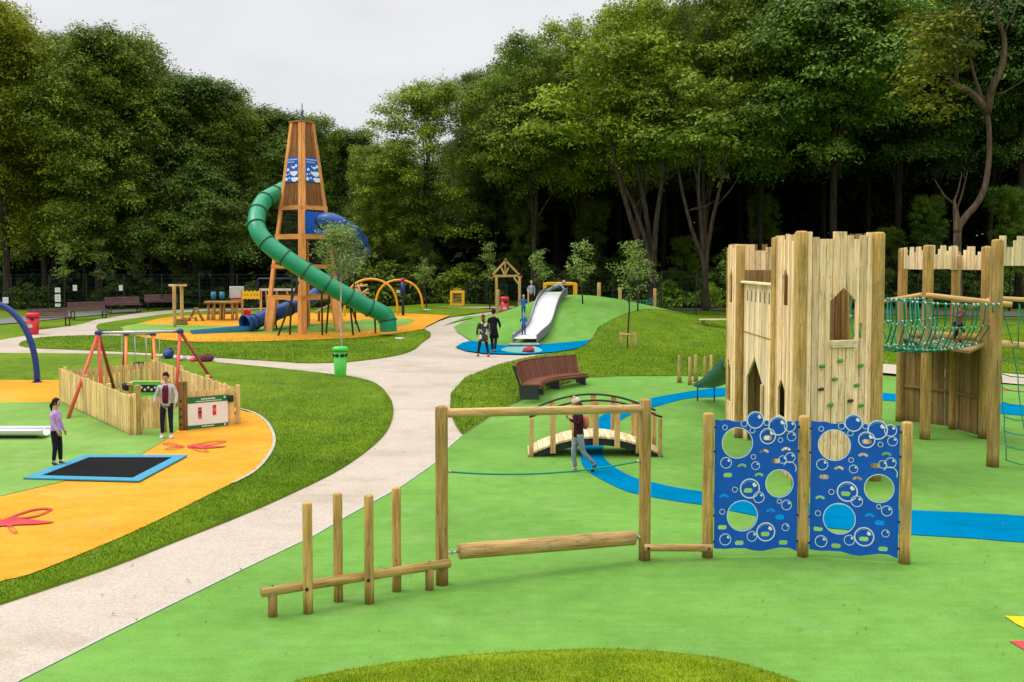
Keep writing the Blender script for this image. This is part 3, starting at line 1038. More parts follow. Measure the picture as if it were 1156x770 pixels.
def quads_mesh(name, C, U, V, mat):
    """leaf rhombi: centre C, half axes U (long), V (short)"""
    n = len(C)
    P = np.stack([C - U, C + V - U * .1, C + U, C - V - U * .1], 1).reshape(-1, 3)
    me = bpy.data.meshes.new(name)
    me.vertices.add(4 * n); me.vertices.foreach_set('co', P.astype(np.float32).ravel())
    me.loops.add(4 * n); me.loops.foreach_set('vertex_index', np.arange(4 * n))
    me.polygons.add(n); me.polygons.foreach_set('loop_start', np.arange(n) * 4)
    me.update(calc_edges=True); me.materials.append(mat)
    return me


def norm(a): return a / np.maximum(1e-9, np.linalg.norm(a, axis=-1, keepdims=True))


def leaves_at(rng, cen, out, rad, per, L, W, droop=.3, flat=.45, fill=.25):
    """cen (n,3) clump centres; out (n,3) outward dirs; rad (n,) clump radii -> C,U,V"""
    n = len(cen)
    cnt = np.maximum(8, (per * (rad / rad.mean()) ** 2).astype(int))
    idx = np.repeat(np.arange(n), cnt); N = len(idx)
    d = norm(rng.normal(size=(N, 3)))
    d[:, 2] = np.where(rng.uniform(size=N) < .72, np.abs(d[:, 2]), d[:, 2])
    r = rng.uniform(fill, 1.0, N) ** .6
    r = r * (1 + .35 * rng.normal(size=N) * .5)
    rr = rad[idx] * r
    off = d * rr[:, None]
    off[:, 2] *= flat
    # droop: lower the further horizontally from clump centre, outward
    o = out[idx]
    hor = (off * o).sum(1)
    off[:, 2] -= droop * (np.hypot(off[:, 0], off[:, 1]) ** 1.5) / np.maximum(.3, rad[idx]) ** .5 * .6
    off += o * (hor * .35)[:, None]
    C = cen[idx] + off
    # leaf normals mostly up/outwards
    nrm = norm(norm(d) * .7 + np.array([0, 0, 1.0]) * .8 + rng.normal(size=(N, 3)) * .45)
    t = norm(np.cross(nrm, rng.normal(size=(N, 3))))
    bt = np.cross(nrm, t)
    l = L * rng.uniform(.6, 1.35, N)
    return C, t * l[:, None], bt * (l * W)[:, None]


def make_crown(seed, H, base, rx, n_clump, per, L, droop=.3, flat=.5, clump_r=(1.0, 2.0), shape=0.0, mat='leaf', hole=0.0, name='crown'):
    """crown between z=base and z=H, radius rx. shape<0 conical, >0 top-heavy"""
    rng = np.random.default_rng(seed)
    # lobes: several big sub-crowns so that the outline is uneven
    nl = 9
    lob = []
    for i in range(nl):
        a = rng.uniform(0, 2 * PI); zz = rng.uniform(.12, .88)
        prof = math.sin(PI * min(1, max(0, zz * .85 + .1))) ** .7
        prof *= (1 + shape * (zz - .5))
        lob.append((math.cos(a) * rx * .5 * prof, math.sin(a) * rx * .5 * prof, base + (H - base) * zz, rx * rng.uniform(.42, .66)))
    lob.append((0, 0, base + (H - base) * .8, rx * .55)); lob.append((0, 0, base + (H - base) * .45, rx * .7))
    lob = np.array(lob)
    w_ = lob[:, 3] ** 2; w_ /= w_.sum()
    li = rng.choice(len(lob), n_clump, p=w_)
    d = norm(rng.normal(size=(n_clump, 3))); d[:, 2] = np.where(d[:, 2] < -.35, -d[:, 2], d[:, 2])
    rr = rng.uniform(.55, 1.0, n_clump) ** .5
    cen = lob[li, :3] + d * (lob[li, 3] * rr)[:, None] * np.array([1, 1, .95 * (H - base) / (2.2 * rx)])
    cen[:, 2] = np.where(cen[:, 2] > H - .3, H - .3 - rng.uniform(0, 1, n_clump) ** 1.5 * .22 * (H - base), cen[:, 2]); cen[:, 2] = np.maximum(cen[:, 2], base - .2)
    ax = np.array([0, 0, base + (H - base) * .4])
    out = cen - ax; out[:, 2] *= .3; out = norm(out)
    rad = rng.uniform(*clump_r, n_clump)
    C, U, V = leaves_at(rng, cen, out, rad, per, L, .5, droop, flat)
    # sparse twigs poking out of the outline
    return quads_mesh(name, C, U, V, M[mat]), cen


def make_trunk(mb, H, base, r0, limbs, rng, lean=(0, 0), cen=None, fork=None, n=10):
    top = H * .86
    pts = []; rad = []
    bx, by = 0.0, 0.0
    K = 9
    for i in range(K + 1):
        t = i / K
        bx = lean[0] * t + rng.normal() * .09 * t * 2; by = lean[1] * t + rng.normal() * .09 * t * 2
        pts.append((bx, by, -.2 + (top + .2) * t)); rad.append(r0 * (1.25 if i == 0 else 1) * (1 - .82 * t) + .02)
    mb.tube(pts, rad, n)
    for k in range(limbs):
        t = rng.uniform(max(.18, base / H * .75), .85); i = int(t * K); p = Vector(pts[i]).lerp(Vector(pts[min(K, i + 1)]), t * K - i)
        if cen is not None:
            c = Vector(cen[rng.integers(len(cen))])
            if c.z < p.z - .5: c.z = p.z + abs(rng.normal()) * 1.5
        else:
            a = rng.uniform(0, 2 * PI); c = p + Vector((math.cos(a) * 3, math.sin(a) * 3, 2.5))
        mid_ = p.lerp(c, .5) + Vector((rng.normal() * .3, rng.normal() * .3, rng.normal() * .25 - .25))
        rr = r0 * (1 - .8 * t) * .5
        q1 = p.lerp(mid_, .5) + Vector((0, 0, .12))
        mb.tube([p, q1, mid_, mid_.lerp(c, .5), c], [rr, rr * .8, rr * .6, rr * .38, .02], 6)
        # twig
        e = c + Vector((rng.normal() * .9, rng.normal() * .9, .6)); mb.tube([mid_, mid_.lerp(e, .5) + Vector((0, 0, .15)), e], [rr * .4, rr * .25, .012], 5)


PROTO = {}


def tree_proto(key, seed, H, base, rx, ncl, per, L, r0, limbs, label, mat='leaf', bark='bark', **kw):
    me, cen = make_crown(seed, H, base, rx, ncl, per, L, mat=mat, **kw)
    mb = MB(); rng = np.random.default_rng(seed + 100)
    make_trunk(mb, H, base, r0, limbs, rng, cen=cen)
    t = thing('tree', label, 'tree')
    tr = mb.build('trunk', M[bark], t)
    co = bpy.data.objects.new('crown', me); COL.objects.link(co); co.parent = t; ALLOBJ.append(co)
    PROTO[key] = dict(t=t, H=H, rx=rx, used=False)


# five kinds (metres)
tree_proto('a', 1, 21, 1.8, 6.4, 520, 239, 0.122, .30, 12, 'x', droop=.22, flat=.85, clump_r=(.6, 1.3))
tree_proto('b', 2, 21, 1.4, 6.2, 520, 224, 0.122, .32, 10, 'x', droop=.75, flat=.60, clump_r=(.7, 1.5), mat='leaf')
tree_proto('c', 3, 21, 7.0, 6.3, 460, 239, 0.122, .25, 16, 'x', droop=.30, flat=.65, clump_r=(.6, 1.4), shape=.5)
tree_proto('d', 4, 21, 6.0, 5.6, 400, 246, 0.130, .27, 10, 'x', droop=.7, flat=.42, clump_r=(.8, 1.8), mat='leaf_dark', bark='bark_dark')
tree_proto('e', 5, 17, 4.0, 4.6, 250, 174, 0.103, .17, 18, 'x', droop=.2, flat=.7, clump_r=(.5, 1.1), mat='leaf', bark='bark_dark')
tree_proto('f', 8, 21, 1.0, 6.3, 520, 224, 0.130, .30, 8, 'x', droop=.5, flat=.6, clump_r=(.7, 1.6), mat='leaf_dark', bark='bark_dark')


def put_tree(key, px, Y, top, widthpx=None, tint=(1, 1, 1), rz=None, label=None, group=None, name=None):
    """tree whose trunk stands at pixel column px, depth Y, and whose top reaches pixel row `top`"""
    p = PROTO[key]
    X = (px - 578) / F * Y
    z0 = T(X, Y)
    H = at(px, top, Y).z - z0
    s = H / p['H']
    sx = s if widthpx is None else (widthpx / F * Y / 2) / p['rx']
    sx = min(max(sx, s * .6), s * 1.7)
    rz = random.uniform(0, 2 * PI) if rz is None else rz
    if not p['used']:
        o = p['t']; p['used'] = True
        o.location = (X, Y, z0); o.rotation_euler = (0, 0, rz); o.scale = (sx, sx, s)
        o['label'] = label or 'tree'
        if group: o['group'] = group
    else:
        o = dup(p['t'], (X, Y, z0), rz, label or 'tree', group, (sx, sx, s))
    if group is None and 'group' in o: del o['group']
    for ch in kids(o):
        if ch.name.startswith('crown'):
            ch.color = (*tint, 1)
    return o


LT, MT, DK = (1.15, 1.12, .9), (.85, .9, .9), (.5, .58, .6)
# front rows, things that can be told apart -----------------------------------
front_trees = [
    # key, px, Y, top, width, tint, label
    ('b', 8, 63, 6, 175, (1.5, 1.28, .6), 'tall yellow-green tree at the left edge of the photo with drooping boughs'),
    ('f', 62, 68, 40, 150, (1.0, 1.05, .9), 'dark tree with a rounded top, second from the left edge'),
    ('b', 112, 64, 38, 165, (1.0, 1.05, .85), 'big bushy tree with drooping boughs and rounded top behind the left benches'),
    ('a', 172, 69, 92, 140, (.85, .9, .85), 'mid green tree behind the twin post frame, left of two darker crowns'),
    ('f', 214, 66, 92, 150, (1.05, 1.12, .95), 'dark drooping tree left of the climbing tower, behind the obstacle trail'),
    ('a', 262, 68, 108, 130, (1.0, 1.05, .9), 'full rounded tree just left of the climbing tower'),
    ('f', 312, 70, 126, 120, (1.1, 1.15, 1.0), 'dark tree directly behind the left leg of the climbing tower'),
    ('a', 352, 72, 137, 110, (.95, 1.05, .8), 'round crowned tree directly behind the climbing tower'),
    ('f', 396, 74, 150, 100, (.9, 1.0, .9), 'dark tree right of the climbing tower behind the blue tube slide'),
    ('e', 482, 64, 95, 132, (1.35, 1.35, 1.1), 'light airy tree with sky showing through its crown, right of the tower'),
    ('a', 432, 66, 168, 90, (1.15, 1.15, .9), 'lower rounded tree filling the gap under the airy tree'),
    ('e', 541, 70, 82, 85, (.75, .8, .8), 'thin dark topped tree between the airy tree and the tall wood'),
    ('c', 603, 64, 44, 150, (1.1, 1.15, .9), 'tall spreading tree behind the timber gable frame'),
    ('c', 655, 67, 24, 160, (1.35, 1.35, .85), 'tall bright green tree behind the yellow framed slide top'),
    ('d', 560, 69, 118, 100, (1.1, 1.15, 1.0), 'dark tree with hanging boughs behind the yellow cube frame'),
    ('c', 720, 62, 2, 185, (1.5, 1.45, .9), 'largest bright crowned tree above the many-stemmed trunk right of the hill'),
    ('c', 795, 61, -12, 150, (1.15, 1.15, .9), 'tall leafy tree left of the castle whose crown passes the top of the photo'),
    ('d', 858, 64, -40, 170, (1.3, 1.4, 1.1), 'tall tree with hanging leafy boughs above the castle gate'),
    ('d', 940, 60, -60, 200, (1.35, 1.5, 1.2), 'tall tree with layered hanging boughs behind the castle tower'),
    ('d', 1012, 66, -50, 170, (.8, .95, .9), 'dark tall tree between the castle and the rope bridge tower'),
    ('d', 1150, 62, -60, 190, (.7, .85, .85), 'dark tall tree at the right edge of the photo'),
]
for k_, px, Y, top, w_, tn, lb in front_trees:
    put_tree(k_, px, Y, top, w_, tn, label=lb)
for k_, px, Y, top, w_, tn, lb in (
    ('e', 1003, 63, 258, 42, (.8, .95, .7), 'small leafy tree seen through the gap between the castle and rope bridge tower'),
    ('e', 1140, 60, 212, 58, (.7, .85, .6), 'small leafy tree behind the battlement panel at the right edge'),
    ('e', 1048, 62, 222, 50, (.6, .75, .5), 'small leafy tree behind the top of the open timber tower'),
    ('e', 772, 64, 268, 38, (.7, .85, .6), 'small leafy tree between the many-stemmed tree and the forked tree'),
    ('e', 668, 66, 228, 48, (.5, .6, .45), 'small leafy tree in the dark understorey left of the many-stemmed tree'),
    ('e', 590, 66, 220, 50, (.5, .6, .5), 'small leafy tree in the dark understorey above the gable frame'),
    ('e', 860, 66, 222, 44, (.5, .6, .4), 'small leafy tree just above the castle gate tower'),
    ('e', 470, 65, 218, 56, (.8, .9, .7), 'small leafy tree under the airy tree, above the yellow hoops')):
    put_tree(k_, px, Y, top, w_, tn, label=lb)
# second rows: closes the wood
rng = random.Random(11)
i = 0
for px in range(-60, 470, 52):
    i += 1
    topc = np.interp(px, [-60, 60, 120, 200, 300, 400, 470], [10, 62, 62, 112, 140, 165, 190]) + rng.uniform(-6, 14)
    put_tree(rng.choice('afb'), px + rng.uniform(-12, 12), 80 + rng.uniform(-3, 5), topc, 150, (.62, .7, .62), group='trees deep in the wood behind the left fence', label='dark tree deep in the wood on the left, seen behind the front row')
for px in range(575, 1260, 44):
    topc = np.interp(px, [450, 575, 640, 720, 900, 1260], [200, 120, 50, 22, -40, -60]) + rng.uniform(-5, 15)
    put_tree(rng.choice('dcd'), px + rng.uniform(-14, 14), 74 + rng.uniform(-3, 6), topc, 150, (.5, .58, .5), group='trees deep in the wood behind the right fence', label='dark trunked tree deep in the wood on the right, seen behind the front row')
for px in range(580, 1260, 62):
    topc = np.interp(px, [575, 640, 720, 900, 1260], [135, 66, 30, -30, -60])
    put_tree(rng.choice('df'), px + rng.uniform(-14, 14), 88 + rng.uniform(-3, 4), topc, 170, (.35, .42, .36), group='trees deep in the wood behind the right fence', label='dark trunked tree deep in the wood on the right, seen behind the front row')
for k_, p in PROTO.items():
    if not p['used']: print('unused proto', k_)


# far wood: one mass
def far_wood():
    rg = np.random.default_rng(9)
    n = 5200
    ang = rg.uniform(-.70, .70, n)
    D = rg.uniform(96, 106, n)
    X = np.tan(ang) * D; Y = D + 0 * X
    px = 578 + X / Y * F
    hmax = np.interp(px, [-400, 0, 120, 260, 400, 440, 560, 640, 720, 900, 1600], [21, 21, 19, 15, 12.0, 10, 10, 19, 20, 23, 23])
    Z = 1.4 + rg.uniform(0, 1, n) * hmax
    cen = np.stack([X, Y, Z], 1)
    out = np.tile(np.array([0, -1.0, .2]), (n, 1))
    C, U, V = leaves_at(rg, cen, out, rg.uniform(1.8, 3.2, n), 40, .55, .6, .3, .6)
    me = quads_mesh('distant_wood', C, U, V, M['leaf_dark'])
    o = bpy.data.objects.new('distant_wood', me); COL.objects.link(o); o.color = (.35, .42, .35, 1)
    tag(o, 'dark mass of the wood far behind the playground', 'wood', kind='stuff')


far_wood()


# shrubs / undergrowth behind the fence
def bush_proto(seed, r, H, ncl, per, L, mat):
    rg = np.random.default_rng(seed)
    d = norm(rg.normal(size=(ncl, 3))); d[:, 2] = np.abs(d[:, 2])
    cen = d * rg.uniform(.4, .95, ncl)[:, None] * np.array([r, r, H * .8]); cen[:, 2] += .1
    out = norm(d * np.array([1, 1, .2]))
    C, U, V = leaves_at(rg, cen, out, rg.uniform(.3, .6, ncl) * r * .6, per, L, .5, .3, .6)
    me = quads_mesh('foliage', C, U, V, M[mat])
    t = thing('shrub', 'x', 'shrub')
    o = bpy.data.objects.new('foliage', me); COL.objects.link(o); o.parent = t; ALLOBJ.append(o)
    mb = MB()
    for k in range(5):
        a = rg.uniform(0, 6.28); mb.tube([(0, 0, -.1), (math.cos(a) * .3 * r, math.sin(a) * .3 * r, H * .4), (math.cos(a) * .6 * r, math.sin(a) * .6 * r, H * .75)], [.03, .02, .008], 5)
    mb.build('stem', M['bark_dark'], t)
    return t


bushA = bush_proto(21, 1.5, 2.0, 46, 90, .11, 'leaf')
bushB = bush_proto(22, 1.1, 3.0, 46, 90, .10, 'leaf')
usedb = set()
rng = random.Random(5)


def put_bush(proto, px, Y, s, tint, label, group=None):
    X = (px - 578) / F * Y
    loc = (X, Y, T(X, Y))
    if proto.name not in usedb:
        usedb.add(proto.name); proto.location = loc; proto.scale = (s,) * 3; proto['label'] = label; o = proto
        if group: o['group'] = group
    else:
        o = dup(proto, loc, rng.uniform(0, 6), label, group, s)
    if not group and 'group' in o: del o['group']
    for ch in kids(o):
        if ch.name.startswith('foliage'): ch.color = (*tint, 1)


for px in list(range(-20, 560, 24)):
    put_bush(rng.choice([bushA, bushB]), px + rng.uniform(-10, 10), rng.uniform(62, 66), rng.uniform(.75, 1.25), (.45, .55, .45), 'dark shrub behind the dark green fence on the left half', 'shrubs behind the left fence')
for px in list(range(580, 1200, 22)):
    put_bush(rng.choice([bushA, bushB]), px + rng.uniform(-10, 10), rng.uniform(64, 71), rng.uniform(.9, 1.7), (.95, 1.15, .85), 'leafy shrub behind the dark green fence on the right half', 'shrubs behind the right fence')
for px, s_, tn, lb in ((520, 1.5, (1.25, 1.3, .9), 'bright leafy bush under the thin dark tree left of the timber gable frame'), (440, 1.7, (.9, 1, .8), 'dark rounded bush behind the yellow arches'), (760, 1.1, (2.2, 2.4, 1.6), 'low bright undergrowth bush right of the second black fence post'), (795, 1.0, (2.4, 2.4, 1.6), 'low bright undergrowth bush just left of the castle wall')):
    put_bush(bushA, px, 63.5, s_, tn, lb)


# ---- special bare many-stemmed trees at the right edge of the wood
def stem_tree(name, label, base_px, Y, stems, bark, leaf_pts, tint, seed, r0=.28):
    b = at(base_px[0], base_px[1], Y); z0 = T(b.x, Y)
    t = thing('tree', label, 'tree', (b.x, Y, z0))
    mb = MB()
    ends = []
    for st in stems:
        pts = []; n = len(st)
        for k, (px, py, dy) in enumerate(st):
            q = at(px, py, Y + dy); pts.append(q - Vector((b.x, Y, z0)))
        pts = spline(pts, 4)
        rr = [r0 * st_r(k / (len(pts) - 1)) for k in range(len(pts))]
        mb.tube(pts, rr, 9)
        ends += pts[len(pts) // 2:]
        for j in range(3):
            p = pts[random.randrange(len(pts) // 2, len(pts))]
            e = p + Vector((random.uniform(-2, 2), random.uniform(-1, 1), random.uniform(.8, 2.6)))
            mb.tube([p, p.lerp(e, .5) + Vector((0, 0, -.2)), e], [.06, .04, .012], 5); ends.append(e)
    mb.build('trunk', M[bark], t)
    rg = np.random.default_rng(seed)
    cen = []
    for (px, py, dy, s_) in leaf_pts:
        q = at(px, py, Y + dy) - Vector((b.x, Y, z0))
        for k in range(6): cen.append((q.x + rg.normal() * s_, q.y + rg.normal() * s_, q.z + rg.normal() * s_ * .6))
    cen = np.array(cen); out = norm(cen * np.array([1, 1, 0]) + 1e-6)
    C, U, V = leaves_at(rg, cen, out, rg.uniform(.6, 1.3, len(cen)), 110, .14, .5, .4, .45)
    me = quads_mesh('crown', C, U, V, M['leaf'])
    o = bpy.data.objects.new('crown', me); COL.objects.link(o); o.parent = t; o.color = (*tint, 1); ALLOBJ.append(o)


def st_r(t): return 1.15 * (1 - t) ** .8 * .85 + .12


stem_tree('tree', 'many-stemmed tree with spreading grey limbs behind the young staked tree', (733, 345), 59, [
    [(735, 348, 0), (735, 310, 0), (728, 270, 0), (712, 225, .5), (692, 190, 1), (660, 165, 1)],
    [(738, 348, 0), (738, 300, 0), (741, 250, -.5), (748, 200, -.5), (752, 150, 0), (760, 100, 0)],
    [(736, 320, 0), (722, 280, 0.3), (700, 205, 0), (692, 170, -.5), (678, 130, -1)],
    [(736, 330, 0), (733, 270, .5), (722, 200, .5), (708, 150, .6), (700, 100, .6)]],
    'bark', [(x, y, dy, 1.0) for x, y, dy in [(640, 110, 0), (670, 70, -1), (700, 60, -1), (735, 40, 0), (765, 60, -.5), (780, 95, -1), (745, 90, -1), (650, 150, .5), (690, 110, -1.5), (620, 140, 0)]], (1.35, 1.35, .9), 31, .20)
stem_tree('tree', 'forked tree with bare pale limbs just left of the castle gate', (797, 345), 57, [
    [(797, 350, 0), (795, 300, 0), (782, 262, 0), (770, 215, .3), (764, 180, .5), (752, 130, .5)],
    [(798, 350, 0), (797, 300, 0), (803, 255, 0), (812, 215, -.5), (818, 180, -.5), (820, 130, -1)],
    [(797, 330, 0), (793, 270, .4), (788, 210, .2), (790, 170, 0), (784, 110, 0)]],
    'bark', [(x, y, dy, .9) for x, y, dy in [(765, 130, 0), (790, 105, -1), (815, 110, -1), (825, 145, -1), (745, 150, 0), (780, 150, -1)]], (1.0, 1.05, .85), 32, .15)
stem_tree('tree', 'twisted bare trunk tree with a forked top standing behind the rope bridge', (1083, 345), 50, [
    [(1082, 350, 0), (1081, 300, 0), (1081, 262, 0), (1088, 247, 0), (1104, 228, 0), (1113, 205, 0), (1117, 165, 0), (1114, 125, 0), (1106, 105, .2), (1096, 70, .4), (1094, 40, .4), (1100, 0, .4)],
    [(1114, 128, 0), (1120, 100, -.3), (1131, 75, -.5), (1134, 45, -.5), (1126, 20, -.5), (1122, -10, -.5)],
    [(1081, 262, 0), (1079, 240, 0), (1077, 225, 0)],
    [(1112, 122, 0), (1096, 105, -.5), (1078, 95, -.8), (1070, 85, -.8)]],
    'bark_red', [(x, y, dy, .9) for x, y, dy in [(1040, 40, 0), (1060, 15, 0), (1090, -20, -1), (1120, -30, -1), (1050, 110, 0), (1075, 60, .5), (1045, 70, 0)]], (1.15, .95, .65), 33, .20)


# extra straight dark trunks in the wood (each a tree with its high crown outside)
for px, Y, wv in ((843, 63, .0), (938, 59, .1), (992, 60, 0)):
    pass

# ------------------------------------------------------------------ saplings
def sapling(px, base, top, label, group=None, spread=.55, seed=0, birch=False, dens=26, name='sapling', low=.42):
    g = G(px, base); H = at(px, top, g.y).z - g.z
    rg = np.random.default_rng(seed)
    t = thing(name, label, 'young tree', g, 0, group)
    mb = MB(); cen = []
    pts = [(0, 0, -.05)]; x = y = 0
    for k in range(1, 9):
        x += rg.normal() * .02; y += rg.normal() * .02; pts.append((x, y, H * k / 8))
    mb.tube(pts, [.035 * (1 - .8 * k / 8) + .006 for k in range(9)], 7)
    for k in range(dens):
        zt = rg.uniform(low, .97); a = rg.uniform(0, 6.28)
        wv = spread * (1.15 - zt) ** .6 * rg.uniform(.35, 1.1) * 1.2
        p = Vector((x * zt, y * zt, H * zt)); e = p + Vector((math.cos(a) * wv, math.sin(a) * wv, wv * .8))
        mb.tube([p, e], [.010, .004], 4); cen += [tuple(e), tuple(p.lerp(e, .6))]
    mb.build('trunk', M['sapbark'] if birch else M['bark'], t)
    cen = np.array(cen); out = norm(cen * np.array([1, 1, 0]) + 1e-6)
    C, U, V = leaves_at(rg, cen, out, rg.uniform(.30, .55, len(cen)) if birch else rg.uniform(.14, .32, len(cen)), 34 if birch else 22, .058 if birch else .050, .5, .5 if birch else .3, .8)
    me = quads_mesh('crown', C, U, V, M['leaf_y'])
    o = bpy.data.objects.new('crown', me); COL.objects.link(o); o.parent = t; ALLOBJ.append(o); o.color = (1.75, 1.75, 1.5, 1)
    return t


M['sapbark'] = plain('pale_birch_bark', (.50, .46, .40), .8, var=.4, scale=12)
sapling(73, 353, 271, 'slim young tree behind the first park bench from the left', seed=1)
sapling(115, 349, 272, 'slim young tree behind the second park bench from the left', seed=2, spread=.7)
sapling(157, 347, 278, 'slim young tree between the second and third park benches', seed=3)
sapling(199, 345, 284, 'slim young tree left of the twin post frame', seed=4, spread=.6)
sapling(222, 344, 280, 'slim young tree right of the twin post frame', seed=5, spread=.6)
sapling(385, 398, 262, 'young silver-barked tree leaning over the bright green litter bin', seed=6, birch=True, spread=1.25, dens=60, low=.56)
sapling(553, 349, 276, 'pale young tree immediately left of the timber gable frame', seed=7, spread=.5)
sapling(482, 348, 296, 'thin young tree behind the right yellow arch', seed=8, spread=.8)
sapling(610, 345, 285, 'young tree behind the slide top, right of the man in lilac', seed=9, spread=.5)
sapling(658, 344, 276, 'bushy young tree right of the yellow frame on the hill', seed=10, spread=.75, dens=28, low=.25)
sapling(720, 352, 280, 'young tree at the right foot of the hill by the fence', seed=11, spread=.7, dens=22)
sapling(709, 394, 278, 'young tree inside the timber stake guard on the right lawn', seed=12, spread=1.05, dens=24, low=.36)
sapling(822, 358, 285, 'young tree half hidden by the left castle wall', seed=13, spread=.75, dens=28, low=.25)


# ------------------------------------------------------------------ fences
def mesh_fence(px_list, hpx, label, name='mesh_fence'):
    P = []
    for (px, Y) in px_list:
        X = (px - 578) / F * Y; P.append(Vector((X, Y, T(X, Y))))
    t = thing(name, label, 'fence', P[0])
    o0 = P[0]
    for i in range(len(P) - 1):
        a, c = P[i], P[i + 1]; L = (c - a).length; m = max(1, round(L / 2.5))
        for k in range(m + (1 if i == len(P) - 2 else 0)):
            p = a.lerp(c, k / m) - o0; p.z = T((p + o0).x, (p + o0).y) - o0.z
            mb = MB(); mb.box(p + Vector((0, 0, hpx / 2)), (.06, .06, hpx)); mb.build('post', M['fence_green'], t)
        for k in range(m):
            p = a.lerp(c, k / m) - o0; q = a.lerp(c, (k + 1) / m) - o0
            for v in (p, q): v.z = T((v + o0).x, (v + o0).y) - o0.z
            mb = MB()
            for j in range(9): mb.bar(p + Vector((0, 0, .08 + j * (hpx - .1) / 8)), q + Vector((0, 0, .08 + j * (hpx - .1) / 8)), .008, .02 if j in (0, 4, 8) else .010)
            nv = int((q - p).length / .12)
            for j in range(1, nv):
                s_ = p.lerp(q, j / nv); mb.bar(s_ + Vector((0, 0, .05)), s_ + Vector((0, 0, hpx - .02)), .007, .007)
            mb.build('mesh_panel', M['fence_green'], t)
    return t


mesh_fence([(-30, 60.5), (140, 61), (310, 61.5), (478, 61.5)], 2.2, 'long dark green mesh fence behind the park benches and tower on the left')
mesh_fence([(560, 60.5), (640, 60), (745, 58.2)], 2.4, 'dark green mesh fence behind the hill and slide top')
mesh_fence([(747, 57.6), (786, 56.2), (850, 54.5), (990, 53.5), (1180, 52.5)], 2.5, 'dark green mesh fence running behind the castle on the right')


def railing(x0, x1, Y, h, label):
    a = Vector(((x0 - 578) / F * Y, Y, 0)); c = Vector(((x1 - 578) / F * Y, Y, 0)); a.z = T(a.x, Y); c.z = T(c.x, Y)
    t = thing('bar_railing', label, 'railing', a)
    d = c - a; n_ = int(d.length / .13)
    mb = MB(); mb.bar((0, 0, h), d + Vector((0, 0, h)), .04, .05); mb.bar((0, 0, .12), d + Vector((0, 0, .12)), .04, .04); mb.build('rail', M['fence_green'], t)
    mb = MB()
    for k in range(n_ + 1): p = d * (k / n_); mb.bar(p + Vector((0, 0, .14)), p + Vector((0, 0, h - .03)), .018, .018)
    mb.build('bars', M['fence_green'], t)
    for k in range(0, 5): p = d * (k / 4); mb = MB(); mb.box(p + Vector((0, 0, h / 2 + .03)), (.07, .07, h + .1)); mb.build('post', M['fence_green'], t)


railing(440, 500, 62.5, 1.5, 'dark vertical bar railing behind the right yellow arch')
railing(527, 572, 61.5, 1.3, 'low dark bar railing between the yellow cube frame and the gable frame')
# ------------------------------------------------------------------ helpers for placed things
def bw(mb, name, mat, t, **kw):
    o_ = t.location
    mb.v = [Vector(v) - o_ for v in mb.v]
    return mb.build(name, mat, t, **kw)


def zat(py, Y, px=578): return at(px, py, Y).z


def vlog(mb, x, y, z0, z1, r, n=16, dome=True):
    mb.log((x, y, z0), (x, y, z1), r, n, dome=dome, both=False)


# ---- balance beam with four upright poles (bottom left of the frame)
def px_post(px, base, top):
    g = G(px, base); return g, zat(top, g.y, px)


g0, _ = px_post(380, 690, 600)
t = thing('balance_beam', 'low sloping timber balance beam with four thin upright poles beside it', 'play beam', (g0.x, g0.y, g0.z))
la, _ = px_post(308, 697, 660); lb, _ = px_post(485, 667, 640)
zb = .335
dirv = (lb - la).normalized()
A = la - dirv * .14; B = lb + dirv * .30
A.z = T(A.x, A.y) + zb; B.z = T(B.x, B.y) + zb
mb = MB(); mb.log(A, B, .062, 18, dome=False); bw(mb, 'beam', M['log'], t)
for L in (la, lb):
    mb = MB(); vlog(mb, L.x, L.y, L.z - .1, L.z + zb - .02, .058, dome=False); bw(mb, 'leg', M['log'], t)
for px, base, top, bolt in ((348, 693.5, 567, 1), (382, 680, 556.5, 0), (417, 682.5, 558.5, 1), (448, 668.5, 550, 0)):
    g, zt = px_post(px, base, top)
    mb = MB(); vlog(mb, g.x, g.y, g.z - .1, zt, .061); p = bw(mb, 'pole', M['log'], t)
    if bolt:
        mb = MB(); q = Vector((g.x, g.y - .058, g.z + zb)); mb.tube([q, q + Vector((0, -.012, 0))], .022, 12); mb.v = [Vector(v) - t.location for v in mb.v]; mb.build('bolt', M['black'], p)
for L in (la, lb):
    mb = MB(); q = Vector((L.x, L.y, L.z + zb + .06)); mb.tube([q, q + Vector((0, 0, .006))], .016, 10); bw(mb, 'bolt', M['dark_metal'], t)

# ---- rolling log frame
pa, za = px_post(499, 661, 458); pb, zbp = px_post(727.5, 633, 450)
t = thing('rolling_log_frame', 'timber frame with a rolling log, high top rail and sagging green rope', 'play frame', pa)
for p, z in ((pa, za), (pb, zbp)):
    mb = MB(); vlog(mb, p.x, p.y, p.z - .1, z, .086, 20); bw(mb, 'post', M['log'], t)
mb = MB(); d = (pb - pa); d.z = 0; d.normalize()
a1 = pa + d * .02; a1.z = za - .10; b1 = pb - d * .02; b1.z = zat(461, pb.y)
a1.y -= .0; mb.log(a1 - d * .09, b1, .062, 18, dome=False); bw(mb, 'top_rail', M['log_pale'], t)
mb = MB(); a2 = pa + d * .24; a2.z = zat(622.5, a2.y); b2 = pb - d * .17; b2.z = zat(607, b2.y)
mb.log(a2, b2, .108, 24, dome=False); lg = bw(mb, 'rolling_log', M['log_pale'], t)
